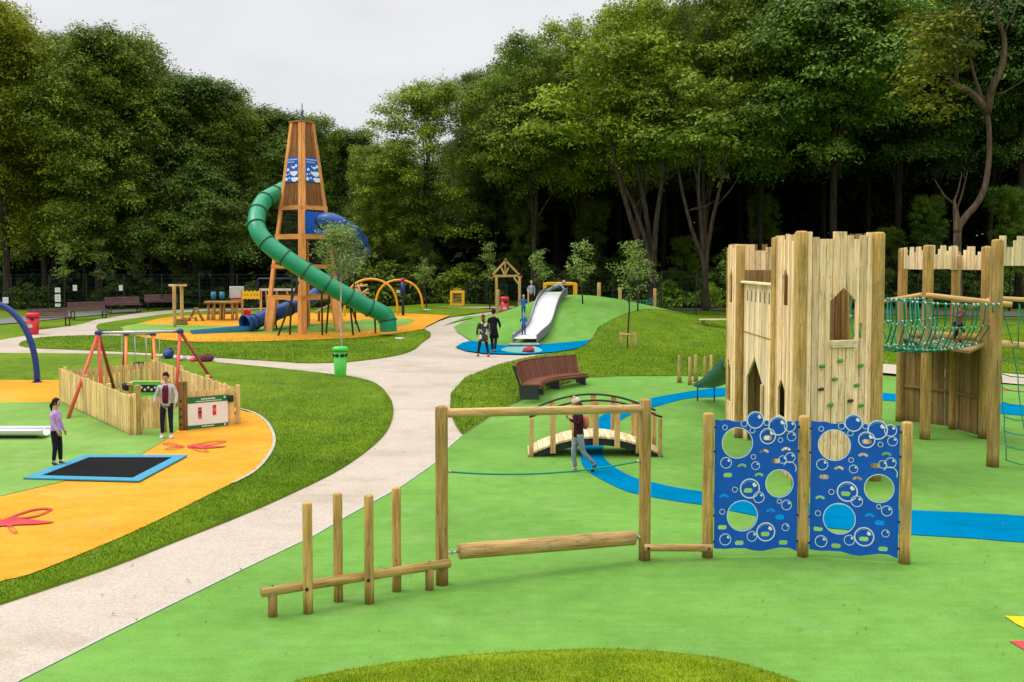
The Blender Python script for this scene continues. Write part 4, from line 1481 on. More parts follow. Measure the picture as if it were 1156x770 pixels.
for p, q, s_ in ((pa, a2, 1), (pb, b2, -1)):
    mb = MB(); e0 = Vector((p.x, p.y, q.z)) + d * (.08 * s_)
    mb.tube([e0, e0.lerp(q, .45)], .014, 8); mb.tube([e0.lerp(q, .3), q], .018, 8)
    c = e0.lerp(q, .45)
    ring = [c + Vector((math.cos(k * PI / 5) * .028 * d.x, math.cos(k * PI / 5) * .028 * d.y, math.sin(k * PI / 5) * .032)) for k in range(10)]
    mb.tube(ring, .008, 6, closed=True); mb.sphere(e0, .026, 8, 6)
    bw(mb, 'shackle', M['galv'], t)
mb = MB(); ra = pa + d * .085; ra.z = zat(532.5, ra.y); rb = pb - d * .085; rb.z = zat(520.5, rb.y)
pts = [ra.lerp(rb, k / 20) - Vector((0, 0, .10 * 4 * (k / 20) * (1 - k / 20))) for k in range(21)]
mb.tube(pts, .013, 8); bw(mb, 'rope', M['rope'], t)
mb = MB()
for e, s_ in ((ra, 1), (rb, -1)): mb.tube([e, e + d * .05 * s_], .02, 8)
bw(mb, 'ferrule', M['galv'], t)

# ---- bubble panels
pc, zc = px_post(798.5, 630, 466); pd, zd = px_post(906, 629, 469); pe, ze = px_post(1021, 637, 476)
t = thing('climbing_panel_wall', 'pair of blue bubble patterned climbing panels between three round timber posts', 'play panel', pd)
for p, z in ((pc, zc), (pd, zd), (pe, ze)):
    mb = MB(); vlog(mb, p.x, p.y, p.z - .1, z, .082, 20); bw(mb, 'post', M['log'], t)
# low rail joining the two frames
tr = thing('low_rail', 'short low round timber rail between the rolling log frame and blue panels', 'rail', (pb.x, pb.y, T(pb.x, pb.y)))
mb = MB(); r0_ = pb + Vector((-.02, -.09, 0)); r0_.z = zat(616, pb.y); r1_ = pc + Vector((.05, -.09, 0)); r1_.z = zat(616.5, pc.y)
mb.log(r0_, r1_, .055, 16, dome=False); bw(mb, 'rail', M['log_pale'], tr)
for e in (r0_ + Vector((.06, -.05, 0)), r1_ + Vector((-.06, -.05, 0))):
    mb = MB(); mb.tube([e, e + Vector((0, -.012, 0))], .022, 12); bw(mb, 'bolt', M['black'], tr)

PW, PH = 1.25, 1.95


def cv(x, y): return ((x - 97) / 348 * PW, (660 - y) * PH / 545)


def bubble_panel(p, q, zb0, t):
    """p,q post centres (xy)."""
    d = (q - p); d.z = 0; L = d.length; d.normalize(); k = (L - .19) / PW
    u = Vector((d.x, d.y, 0)) * k; w_ = Vector((0, 0, 1))
    org = p + d * .095; org.z = zb0
    n = Vector((d.x, d.y, 0)).cross(w_).normalized()      # toward the camera (-y)
    if n.y > 0: n = -n
    top = [(97, 112), (120, 117), (150, 114), (180, 122), (205, 122), (230, 118), (262, 116), (300, 118), (340, 118), (375, 116), (402, 122), (425, 123), (445, 118)]
    bot = [(445, 664), (410, 650), (370, 649), (335, 656), (300, 663), (262, 660), (225, 650), (180, 650), (140, 653), (97, 650)]
    outline = [cv(*a) for a in top + bot]
    holes = []
    big = [(190, 210, 62), (368, 380, 56), (214, 514, 62)]
    for (x, y, r) in big: cx, cy = cv(x, y); holes.append(circ(cx, cy, r / 348 * PW, 36))
    slots = [(318, 190), (353, 287), (152, 344), (238, 409), (372, 521), (131, 562), (203, 628), (388, 628), (312, 592)]
    arcs = [(304, 245), (395, 237), (211, 304), (283, 343), (137, 430), (333, 492)]
    for (x, y) in slots:
        cx, cy = cv(x, y); a_ = []
        for s_, an0 in ((1, -PI / 2), (-1, PI / 2)):
            for j in range(6): an = an0 + PI * j / 5; a_.append((cx + s_ * .038 + .030 * math.cos(an), cy + .034 * math.sin(an)))
        holes.append(a_)
    for (x, y) in arcs:
        cx, cy = cv(x, y); a_ = []
        for j in range(8): an = PI * (.16 + .68 * j / 7); a_.append((cx + .085 * math.cos(an), cy - .055 + .085 * math.sin(an)))
        for j in range(8): an = PI * (.84 - .68 * j / 7); a_.append((cx + .048 * math.cos(an), cy - .055 + .048 * math.sin(an)))
        holes.append(a_)
    mb = MB(); 
    # plate: extrusion direction is u x w ; put it so the front is toward the camera
    mb.plate(outline, holes, org, u, w_, .018); pan = bw(mb, 'bubble_panel', M['blue'], t)
    nx = Vector((u.x, u.y, 0)).cross(w_).normalized()
    front = .018 if nx.dot(n) > 0 else 0
    base = org + nx * front
    # graphics, raised a little
    bub = [(264, 115, 36), (358, 140, 40), (316, 182, 34), (408, 140, 25), (416, 184, 20), (217, 130, 14), (252, 158, 12), (311, 127, 12), (137, 145, 11), (370, 199, 11),
           (143, 292, 24), (257, 268, 11), (267, 305, 18), (380, 280, 17), (411, 272, 22), (244, 400, 42), (282, 437, 24), (181, 404, 12), (399, 470, 22), (368, 454, 10), (129, 496, 12),
           (255, 600, 22), (313, 582, 40), (143, 612, 25), (396, 563, 16)]
    mbd = MB(); mbr = MB(); mbh = MB(); mbg = MB()
    for i, (x, y, r) in enumerate(bub):
        cx, cy = cv(x, y); r = r / 348 * PW
        e = .004 + .0016 * (i % 3) + (.004 if i < 4 else 0)
        hl = [h for h in holes[3:] if inpoly1(h[0][0], h[0][1], circ(cx, cy, r * .9)) and inpoly1(h[6][0], h[6][1], circ(cx, cy, r * .9))]
        if y - r / PW * 348 < 135 and r > .09:
            mbd.plate(circ(cx, cy, r, 32), [h for h in holes if all(inpoly1(a[0], a[1], circ(cx, cy, r * .98)) for a in h)], base - nx * (0 if front else .006) , u, w_, .006 if front else .006)
        th = max(.009, r * .13)
        mbr.plate(circ(cx, cy, r, 28), [circ(cx, cy, r - th, 28)], base + nx * (e if front else -e), u, w_, .002)
        if r > .055:
            # crescent highlight upper right
            def cres(r1, r2, a0, a1, m=8):
                return [(cx + r1 * math.cos(R(a0 + (a1 - a0) * j / m)), cy + r1 * math.sin(R(a0 + (a1 - a0) * j / m))) for j in range(m + 1)] + \
                       [(cx + r2 * math.cos(R(a1 - (a1 - a0) * j / m)), cy + r2 * math.sin(R(a1 - (a1 - a0) * j / m))) for j in range(m + 1)]
            ok = True
            mbh.plate(cres(r * .74, r * .42, 18, 58), [], base + nx * (e + .0005 if front else -e - .0005), u, w_, .002)
            mbg.plate(cres(r * .80, r * .68, 66, 150), [], base + nx * (e + .0003 if front else -e - .0003), u, w_, .0015)
    for (x, y, r) in big + [(409, 318, 30)]:
        cx, cy = cv(x, y); r = r / 348 * PW
        if r < .13:
            a0, a1 = R(-25), R(150)
            o1 = [(cx + r * math.cos(a0 + (a1 - a0) * j / 12), cy + r * math.sin(a0 + (a1 - a0) * j / 12)) for j in range(13)]
            o2 = [(cx + (r - .013) * math.cos(a1 - (a1 - a0) * j / 12), cy + (r - .013) * math.sin(a1 - (a1 - a0) * j / 12)) for j in range(13)]
            mbr.plate(o1 + o2, [], base + nx * (.004 if front else -.004), u, w_, .002)
        else:
            mbr.plate(circ(cx, cy, r + .012, 36), [circ(cx, cy, r + .0005, 36)], base + nx * (.003 if front else -.003), u, w_, .002)
    if mbd.v: bw(mbd, 'raised_bubble', M['blue'], t)
    bw(mbr, 'bubble_outline', M['bub_line'], t)
    bw(mbh, 'bubble_highlight', M['bub_hi'], t); bw(mbg, 'bubble_shine', M['bub_mid'], t)
    for yy in (145, 245, 512, 622):
        for xx, s_ in ((90, -1), (452, 1)):
            c = cv(xx, yy); q_ = org + u * c[0] + w_ * c[1] + nx * .02
            mb = MB(); mb.box(q_, (.07, .02, .028), rz=math.atan2(d.y, d.x)); mb.tube([q_, q_ + n * .02], .011, 8); bw(mb, 'bracket', M['navy_dark'], t)


M['bub_line'] = plain('pale_bubble_outline', (.60, .72, .82), .4, var=.03)
M['bub_hi'] = plain('white_bubble_highlight', (.80, .84, .87), .4, var=.03)
M['bub_mid'] = plain('mid_blue_bubble_shine', S((80, 130, 205)), .4, var=.03)
bubble_panel(pc, pd, zat(621.5, pc.y, 830), t)
bubble_panel(pd, pe, zat(622, pd.y, 940) - .0, t)

# ---- the castle
c0 = G(901, 549); c1 = G(987, 543); c2 = G(819.5, 483)
ex = (c1 - c0); ex.z = 0; W1 = ex.length; ex.normalize()
ey = (c2 - c0); ey.z = 0; L1 = ey.length; ey.normalize()
castle = thing('play_castle', 'timber plank play castle with two battlement towers, pointed gate and climbing holds', 'play castle', c0)


def openz(o, x):
    xc = (o[0] + o[1]) / 2; hw = (o[1] - o[0]) / 2
    return o[3] + (o[4] - o[3]) * max(0, 1 - abs(x - xc) / hw)


def wall(mb, a, u, L, pw, tops, openings=(), th=.045, zb0=0.0, jitter=.014, n=None):
    """planks from a along u (unit) over L; tops: f(x)->z or list; openings (x0,x1,z0,zs,apex)"""
    m = max(1, round(L / pw)); pw = L / m
    n_ = Vector((u.y, -u.x, 0)) if n is None else n
    for i in range(m):
        x0 = i * pw + .006; x1 = (i + 1) * pw - .006
        tp = tops[i % len(tops)] if isinstance(tops, (list, tuple)) else tops((x0 + x1) / 2)
        tint = random.random(); dj = random.uniform(-jitter, jitter)
        cuts = {x0, x1}
        for o in openings:
            for c in (o[0], o[1], (o[0] + o[1]) / 2):
                if x0 < c < x1: cuts.add(c)
        cuts = sorted(cuts)
        for s0, s1 in zip(cuts, cuts[1:]):
            mid_ = (s0 + s1) / 2
            segs = [((zb0, zb0), (tp, tp))]
            for o in sorted(openings, key=lambda q: q[2]):
                if o[0] < mid_ < o[1]:
                    b_, tt = segs.pop()
                    if o[2] > b_[0] + .01: segs.append((b_, (o[2], o[2])))
                    segs.append(((openz(o, s0), openz(o, s1)), tt))
            for (bl, br), (tl, tr_) in segs:
                P = []
                for (x, z) in ((s0, bl), (s1, br)): pass
                b3 = a + n_ * dj
                p0 = b3 + u * s0; p1 = b3 + u * s1
                f = lambda p, z, dd: Vector((p.x, p.y, z)) + n_ * dd
                Pn = [f(p0, bl, 0), f(p1, br, 0), f(p1, br, -th), f(p0, bl, -th), f(p0, tl, 0), f(p1, tr_, 0), f(p1, tr_, -th), f(p0, tl, -th)]
                mb.hexa(Pn, tint)


def Yof(px): return 5.62 / (px - 578) * F
def xl(px):  # distance along the left face from c0 for a pixel column
    best = None
    d = ray(px, 400); d2 = Vector((d.x, d.y)); 
    # solve c0 + ey*s = d2*k
    det = ey.x * (-d2.y) - ey.y * (-d2.x)
    s_ = ((-c0.x) * (-d2.y) - (-c0.y) * (-d2.x)) / det
    return s_


def zl(px, py):
    s_ = xl(px); return at(px, py, (c0 + ey * s_).y).z


gz = c0.z
TWD = xl(873.5) - .05     # right tower depth on the left face
sD = xl(834)              # where the left tower starts
# right tower, front face
uw = ex
fx = lambda px: (px - 901) / (987 - 901) * W1
zf = lambda py: zat(py, (c0.y + c1.y) / 2, 945)
topsF = [zf(v) for v in (262, 268, 270, 270, 261.5, 261.5, 266, 270, 265.5, 262)]
mb = MB()
opF = [(fx(934), fx(963), zf(384), zf(340), zf(325)), (fx(967), fx(970.6), zf(383), zf(367), zf(364))]
wall(mb, c0 + ex * .10 + Vector((0, 0, 0)), ex, W1 - .20, .15, topsF, [(o[0] - .10, o[1] - .10, o[2], o[3], o[4]) for o in opF])
bw(mb, 'front_wall', M['plank'], castle, bevel=.006)
mb = MB(); p = c0 + ex * fx(948.5); mb.box(Vector((p.x, p.y, (zf(384) + zf(392)) / 2)) + Vector((ex.y, -ex.x, 0)) * .02, (.56, .10, zf(384) - zf(392)), rz=math.atan2(ex.y, ex.x)); bw(mb, 'window_sill', M['plank_pale'], castle, bevel=.006)
# left face of right tower. direction along -ey toward the camera so the outward normal is -x
nL = Vector((-ey.y, ey.x, 0)); nL = nL if nL.x < 0 else -nL
mb = MB()
opR = [(xl(888), xl(882.5), zl(885, 345), zl(885, 312), zl(885, 303)), (xl(886), xl(878.5), zl(882, 470), zl(882, 440), zl(882, 428))]
wall(mb, c0 + ey * .12, ey, TWD - .12, .15, [zl(888, 264), zl(888, 270), zl(880, 266), zl(880, 273), zl(880, 266), zl(878, 266)], [(o[0] - .12, o[1] - .12, o[2], o[3], o[4]) for o in opR], n=nL)
bw(mb, 'tower_side_wall', M['plank'], castle, bevel=.006)
# left tower: left face
mb = MB(); s2 = L1
opL = [(xl(826.4), xl(822.8), zl(825, 342), zl(825, 313), zl(825, 303)), (xl(824.6), xl(820.8), zl(822, 452), zl(822, 415), zl(822, 404))]
wall(mb, c0 + ey * (sD + .05), ey, s2 - sD - .05, .15, [zl(830, 277), zl(828, 276), zl(826, 281), zl(824, 276), zl(822, 281), zl(820, 276.5)], [(o[0] - sD - .05, o[1] - sD - .05, o[2], o[3], o[4]) for o in opL], n=nL)
bw(mb, 'tower_side_wall', M['plank'], castle, bevel=.006)
# left tower: side facing the camera (seen above the gate)
mb = MB(); dz = lambda py: zat(py, (c0 + ey * sD).y, 860)
wall(mb, c0 + ey * sD + ex * .12, ex, W1 - .2, .15, [dz(276), dz(276), dz(283), dz(283), dz(279), dz(283), dz(276), dz(276), dz(283), dz(276)], [])
bw(mb, 'tower_inner_wall', M['plank'], castle, bevel=.006)
mb = MB(); q = c0 + ey * (sD - .035) + ex * .1
wall(mb, q, ex, W1 - .3, .17, [dz(305)], [], th=.02)
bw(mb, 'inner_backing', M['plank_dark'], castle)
# gate wall
g0s, g1s = TWD + .06, sD - .06
aG = c0 + ey * g0s - nL * .10
mb = MB()
opG = [(xl(856) - g0s, xl(838.3) - g0s, gz - .05, zl(847, 430), zl(847, 403))]
topG = zl(855, 320)
wall(mb, aG, ey, g1s - g0s, .17, [topG - .02], opG, n=nL, jitter=.002)
bw(mb, 'gate_wall', M['plank_pale'], castle, bevel=.004)
mb = MB(); mb.bar(aG + nL * .03 + Vector((0, 0, topG - gz)), aG + ey * (g1s - g0s) + nL * .03 + Vector((0, 0, topG - gz)), .14, .05); bw(mb, 'gate_lintel', M['plank_pale'], castle, bevel=.005)
mb = MB(); zz = zl(855, 380); mb.bar(Vector((aG.x, aG.y, zz)) + nL * .012, Vector((aG.x, aG.y, zz)) + ey * (g1s - g0s) + nL * .012, .012, .02); bw(mb, 'gate_joint', M['plank_dark'], castle)
for i in range(7):
    mb = MB(); s_ = (g1s - g0s) * (.12 + .76 * i / 6); p = aG + ey * s_ + nL * .004
    mb.prism([(-.055, 0), (.055, 0), (.055, .20), (.03, .26), (-.03, .26), (-.055, .20)], Vector((p.x, p.y, zl(855, 342))), ey, (0, 0, 1), .006, center=True)
    bw(mb, 'gate_slot', M['slot'], castle)
mb = MB(); p = aG + ey * (xl(856) - g0s - .12) + nL * .04
mb.bar(Vector((p.x, p.y, gz)), Vector((p.x, p.y, zl(855, 433))), .05, .09, up=Vector((0, 1, 0))); bw(mb, 'gate_jamb', M['plank'], castle)
# rear walls, platforms
mb = MB()
opB = [(.30, 1.25, 2.83, 3.5, 3.9)]
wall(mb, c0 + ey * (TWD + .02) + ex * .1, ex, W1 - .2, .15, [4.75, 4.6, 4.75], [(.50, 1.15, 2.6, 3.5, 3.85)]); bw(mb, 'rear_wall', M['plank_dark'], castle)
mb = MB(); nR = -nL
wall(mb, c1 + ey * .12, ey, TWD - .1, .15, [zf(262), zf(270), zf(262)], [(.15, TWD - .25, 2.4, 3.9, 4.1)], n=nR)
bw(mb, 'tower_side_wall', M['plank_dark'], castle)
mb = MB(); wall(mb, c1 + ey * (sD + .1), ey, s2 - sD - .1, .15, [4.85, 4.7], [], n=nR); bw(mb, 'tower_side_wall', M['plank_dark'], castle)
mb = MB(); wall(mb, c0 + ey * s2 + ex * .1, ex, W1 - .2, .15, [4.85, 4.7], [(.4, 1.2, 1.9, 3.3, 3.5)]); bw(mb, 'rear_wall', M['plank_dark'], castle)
for s_, ln in ((.05, TWD), (sD, s2 - sD)):
    mb = MB(); m_ = 10
    for k in range(m_): mb.bar(c0 + ey * (s_ + ln * (k + .5) / m_) + ex * .05 + Vector((0, 0, 2.25)), c0 + ey * (s_ + ln * (k + .5) / m_) + ex * (W1 - .05) + Vector((0, 0, 2.25)), ln / m_ - .01, .05)
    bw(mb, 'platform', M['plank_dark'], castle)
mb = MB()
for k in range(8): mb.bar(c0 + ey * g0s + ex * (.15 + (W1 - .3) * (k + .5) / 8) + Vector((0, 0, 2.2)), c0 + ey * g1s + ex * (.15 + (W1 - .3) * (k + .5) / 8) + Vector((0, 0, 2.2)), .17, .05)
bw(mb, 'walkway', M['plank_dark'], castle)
# posts
for s_, xx, top_, r_, py_ref in ((0, 0, zf(261), .125, 0), (0, W1, zf(261.5), .125, 0), (TWD, .0, zl(878, 267.5), .09, 0), (TWD, W1, zl(878, 268), .10, 0), (sD, .02, zl(839, 275.5), .11, 0), (sD, W1, zl(839, 276), .11, 0), (s2, .08, zl(820, 279), .09, 0), (s2, W1, zl(820, 277), .10, 0)):
    p = c0 + ey * s_ + ex * xx
    mb = MB(); vlog(mb, p.x, p.y, T(p.x, p.y) - .1, top_, r_, 22); bw(mb, 'post', M['log'], castle)
# climbing holds
hn = Vector((ex.y, -ex.x, 0))
for (px, py, dk) in ((925, 413, 0), (945, 407.5, 0), (968.5, 413.6, 0), (939, 428, 0), (924, 438.6, 1), (964, 435.6, 0), (935, 456.5, 0), (957, 453, 1), (969.5, 459, 0), (946, 478, 0), (926, 486, 0), (963, 490, 0)):
    p = c0 + ex * fx(px); q = Vector((p.x, p.y, zf(py))) + hn * .03
    mb = MB(); mb.sphere(q, .05, 10, 7, (1.25, .9, .62), wob=.25)
    mb.sphere(q + Vector((.02, 0, .022)), .03, 8, 6, (1.3, 1, .6), wob=.2)
    bw(mb, 'climbing_hold', M['hold'] if not dk else M['dark_metal'], castle)
# strut at the right post
mb = MB(); p0 = c1 + ey * .1; mb.log(Vector((p0.x + .05, p0.y + .3, zat(414, p0.y + .3))), Vector((p0.x + .55, p0.y + 1.5, zat(396, p0.y + 1.5))), .09, 14, dome=False); bw(mb, 'strut', M['log_dark'], castle)
mb = MB(); mb.log(Vector((p0.x, p0.y + .5, zat(445, p0.y + .5))), Vector((p0.x + 1.2, p0.y + 4.4, zat(445, p0.y + 4.4))), .05, 14, dome=False); bw(mb, 'rail', M['log_dark'], castle)

# ---- embankment-style dark green slide behind the castle's left side
ps = c0 + ey * (s2 + .1) + ex * .3
sl = thing('castle_slide', 'dark green chute slide coming off the far side of the timber castle', 'slide', (ps.x, ps.y, T(ps.x, ps.y)))
mb = MB(); m_ = 16; wd = .30
rows = []
for k in range(m_ + 1):
    t_ = k / m_
    x = ps.x - .02 - .10 * t_; y = ps.y + 3.6 * t_; z = T(x, y) + .40 + 1.15 * (1 - t_) ** 1.25
    rows.append((Vector((x, y, z)), .22 * (1 - t_) + .10))
prof = lambda h: [(-wd, h), (-wd, 0), (wd, 0), (wd, h)]
b0 = len(mb.v)
for p, h in rows:
    for (a_, z_) in [(-wd - .02, h), (-wd, .03), (-wd * .6, 0), (wd * .6, 0), (wd, .03), (wd + .02, h)]: mb.v.append(p + Vector((a_, 0, z_)))
for k in range(m_):
    for j in range(5):
        mb.face([b0 + k * 6 + j, b0 + k * 6 + j + 1, b0 + (k + 1) * 6 + j + 1, b0 + (k + 1) * 6 + j], [(0, 0)] * 4, .5, True)
o = bw(mb, 'chute', M['slide_dark'] if 'slide_dark' in M else M['green_flange'], sl)
md = o.modifiers.new('solid', 'SOLIDIFY'); md.thickness = .03
for s_ in (-.25, .25):
    mb = MB(); e = rows[-2][0]; mb.tube([e + Vector((s_, 0, -.02)), Vector((e.x + s_, e.y, T(e.x, e.y)))], .02, 8); bw(mb, 'leg', M['dark_metal'], sl)

# ---- rope bridge tower
P1 = G(1016, 476); P2 = G(1044, 496.5); P3 = G(1110, 495.5); P4 = G(1120.5, 527.5); P5 = G(1075.5, 485)
tw = thing('bridge_tower', 'open timber tower with battlement panels and dark boarded lower walls', 'play tower', P2)
for p, py, r_ in ((P1, 280, .12), (P2, 276.5, .125), (P3, 278, .13), (P4, 270, .125), (P5, 284, .11)):
    mb = MB(); vlog(mb, p.x, p.y, p.z - .1, at(1060, py, p.y).z, r_, 20); bw(mb, 'post', M['log'], tw)


def crenel(a, b_, z0, zt, mat, t, name='battlement_panel', pat=(1, 1, 0, 0, .6, 1, 1, 0, .4, .9), nrm=None):
    d = b_ - a; d.z = 0; L = d.length; d.normalize()
    mb = MB()
    wall(mb, a, d, L, .125, [z0 + (zt - z0) * (.62 + .38 * v) for v in pat], [], th=.04, zb0=z0, n=nrm)
    bw(mb, name, mat, t, bevel=.004)


fr = Vector((-.2, -1, 0)).normalized()
off = fr * .0
def inset(a, b_, k): d = (b_ - a).normalized(); return a + d * k, b_ - d * k
for a, b_, z0, zt, ins in ((P1, P2, zat(304, 25.4), zat(279, 25.4), .09), (P2, P5, zat(303.6, 24.9), zat(277.5, 24.9), .08), (P5, P3, zat(304.6, 24.9), zat(278.5, 24.9), -.05)):
    a_, c_ = inset(a, b_, ins); nn = Vector(((b_ - a).y, -(b_ - a).x, 0)).normalized(); nn = nn if nn.y < 0 else -nn
    if a is P5: a_ = a_ + nn * .14; c_ = c_ + nn * .02
    if a is P2: a_ = a_ + nn * .02; c_ = c_ + nn * .14
    crenel(a_, c_, z0, zt, M['plank_pale'], tw)
P6 = Vector((13.6, 22.6, 0)); P6.z = T(13.6, 22.6)
crenel(P4 + Vector((.10, .10, 0)), P6, zat(300, 21.5), zat(267, 21.5), M['plank_pale'], tw)
mb = MB(); vlog(mb, P6.x, P6.y, P6.z - .1, zat(266, 22.6), .125); bw(mb, 'post', M['log'], tw)
# lower boarded walls
for a, b_ in ((P1, P5), (P5, P3)):
    a_, c_ = inset(a, b_, .08); d = (c_ - a_); L = d.length; d.normalize(); nn = Vector((d.y, -d.x, 0)); nn = nn if nn.y < 0 else -nn
    mb = MB(); wall(mb, a_, d, L, .15, [2.30], [], th=.04, zb0=a.z + .04, n=nn); bw(mb, 'lower_wall', M['plank_dark'], tw, bevel=.004)
    mb = MB(); mb.bar(a_ + nn * .03 + Vector((0, 0, 1.0)), c_ + nn * .03 + Vector((0, 0, 1.0)), .04, .06); bw(mb, 'wall_rail', M['log_dark'], tw)
# platform and logs
mb = MB(); mb.prism([(P1.x, P1.y), (P5.x, P5.y), (P3.x, P3.y), (P4.x, P4.y + 1.2), (P2.x, P2.y)][::-1], (0, 0, 2.32), (1, 0, 0), (0, 1, 0), .06); bw(mb, 'platform', M['plank_dark'], tw)
def lg(a, b_, r, mat='log_pale', name='rail', par=tw):
    mb = MB(); mb.log(a, b_, r, 14, dome=False); return bw(mb, name, M[mat], par)
lg(Vector((P1.x + .0, P1.y - .6, zat(377, P1.y - .6))), Vector((P3.x - .3, P3.y - .3, zat(381, P3.y - .3))), .10, 'log')
lg(Vector((P2.x - .15, P2.y - .25, zat(333, P2.y))), Vector((P3.x + .12, P3.y - 1.0, zat(344, P3.y - 1))), .07)
lg(Vector((P2.x + .2, P2.y + .8, zat(334, P2.y))), Vector((P1.x - .6, P1.y + .0, zat(341, P1.y))), .06)
lg(Vector((P3.x - .7, P3.y - .6, zat(346, P3.y))), Vector((P3.x + .1, P3.y - .1, zat(337, P3.y))), .06)
lg(P4 + Vector((.05, .12, zat(388, P4.y) - P4.z)), Vector((P6.x, P6.y, zat(399, P6.y))), .085)
lg(P4 + Vector((.08, .1, zat(337, P4.y) - P4.z)), Vector((P6.x, P6.y, zat(343, P6.y))), .05)
# small bolts up the near post
for k in range(7):
    mb = MB(); z = zat(408 + k * 12, P3.y)
    mb.sphere((P3.x - .06, P3.y - .12, z), .014, 6, 4); bw(mb, 'bolt', M['galv'], tw)

# ---- net bridge
A0 = c1 + ey * .05 + Vector((.12, 0, 0)); A1 = c1 + ey * (TWD - .05) + Vector((.12, 0, 0))
B0 = Vector((P4.x - .02, P4.y - .14, 0)); B1 = Vector((P2.x + .10, P2.y + .02, 0))
zA = zat(337, A0.y); zB = zat(343.5, B0.y)
net = thing('rope_bridge', 'green rope net bridge hung between the castle and the open timber tower', 'rope bridge', (A0.x, A0.y, 0))
mb = MB(); mk = MB()
NT = 17


def npt(t_, s_):
    """t_ along, s_ across profile 0..1 (0 near top, 1 far top)"""
    n0 = Vector((A0.x, A0.y, 0)).lerp(B0, t_); n1 = Vector((A1.x, A1.y, 0)).lerp(B1, t_)
    zt = zA + (zB - zA) * t_ - .05 * 4 * t_ * (1 - t_)
    dep = 1.02 + .10 * 4 * t_ * (1 - t_)
    prof = [(0, 0), (.10, .45), (.27, .90), (.5, 1.0), (.73, .90), (.90, .45), (1, 0)]
    q = s_ * (len(prof) - 1); i = min(int(q), len(prof) - 2); f = q - i
    w_ = prof[i][0] + (prof[i + 1][0] - prof[i][0]) * f; dz_ = prof[i][1] + (prof[i + 1][1] - prof[i][1]) * f
    p = n0.lerp(n1, w_); p.z = zt - dep * dz_
    return p


for k in range(NT + 1):
    t_ = k / NT
    pts = [npt(min(1, t_ + .05 * math.sin(s_ / 12 * PI * 2) + .012 * math.sin(k * 2.1) * (1 if k < NT else 0)), s_ / 12) for s_ in range(13)]
    mb.tube(spline(pts, 2), .0155, 6)
    for s_ in (0, 2, 4, 8, 10, 12): mk.sphere(pts[s_], .028, 6, 5)
for s_ in (0, 1 / 6, 2.2 / 6, 3.8 / 6, 5 / 6, 1):
    mb.tube([npt(k / 24, s_) for k in range(25)], .018 if s_ in (0, 1) else .0145, 6)
bw(mb, 'net', M['rope'], net); bw(mk, 'clamps', M['clamp'] if 'clamp' in M else M['offwhite'], net)

# ---- climbing net right of the tower
cn = thing('climbing_net', 'green climbing net hanging down at the right edge beside the timber tower', 'climbing net', P4 + Vector((.15, .1, 0)))
mb = MB()
def cp(a, b_): # a across 0..1, b down 0..1
    x = P4.x + .12 + a * 2.6; y = P4.y + .1 + a * 1.2 - b_ * 1.5 * (.3 + a)
    z = (zat(390, P4.y) * (1 - b_) + (T(x, y) + .02 + .2) * b_) - .15 * math.sin(a * PI)
    return Vector((x, y, z))
for k in range(7): mb.tube([cp(k / 6, j / 8) + Vector((random.uniform(-.02, .02), 0, 0)) for j in range(9)], .012, 5)
for j in range(1, 9): mb.tube([cp(k / 10, j / 8) - Vector((0, 0, .03 * math.sin(k * PI * .6) ** 2)) for k in range(11)], .012, 5)
bw(mb, 'net', M['rope'], cn)
mb = MB()
for k in range(6):
    a = P4.lerp(P6, k / 6); b_ = P4.lerp(P6, (k + 1) / 6)
    a = Vector((a.x + .1, a.y, zat(343, a.y))); b_ = Vector((b_.x, b_.y, zat(392, b_.y)))
    c_ = Vector((a.x, a.y, zat(392, a.y)))
    mb.tube([a, b_], .012, 5); mb.tube([a, c_], .012, 5)
    mb.tube([Vector((a.x, a.y, zat(365, a.y))), Vector((b_.x, b_.y, zat(367, b_.y)))], .012, 5)
bw(mb, 'side_net', M['rope'], cn)

# ---- arched footbridge
ba = G(600, 517); bb = G(745, 517)
L = (bb - ba).length; bc = (ba + bb) / 2; bc.y += .55
br = thing('arched_footbridge', 'small arched timber footbridge with plank uprights and curved black handrail', 'footbridge', (bc.x, bc.y, T(bc.x, bc.y)))
Wd = 1.05; rise = .42; hl = L / 2 + .08
def arch(x): return rise * (1 - (x / hl) ** 2) + .05
mb = MB(); n_ = 26
for k in range(n_):
    x0 = -hl + 2 * hl * k / n_; x1 = -hl + 2 * hl * (k + 1) / n_ - .008
    z0, z1 = arch(x0), arch(x1)
    mb.hexa([(x0, -Wd / 2, z0 - .03), (x1, -Wd / 2, z1 - .03), (x1, Wd / 2, z1 - .03), (x0, Wd / 2, z0 - .03), (x0, -Wd / 2, z0 + .015), (x1, -Wd / 2, z1 + .015), (x1, Wd / 2, z1 + .015), (x0, Wd / 2, z0 + .015)])
mb.build('deck', M['plank_pale'], br)
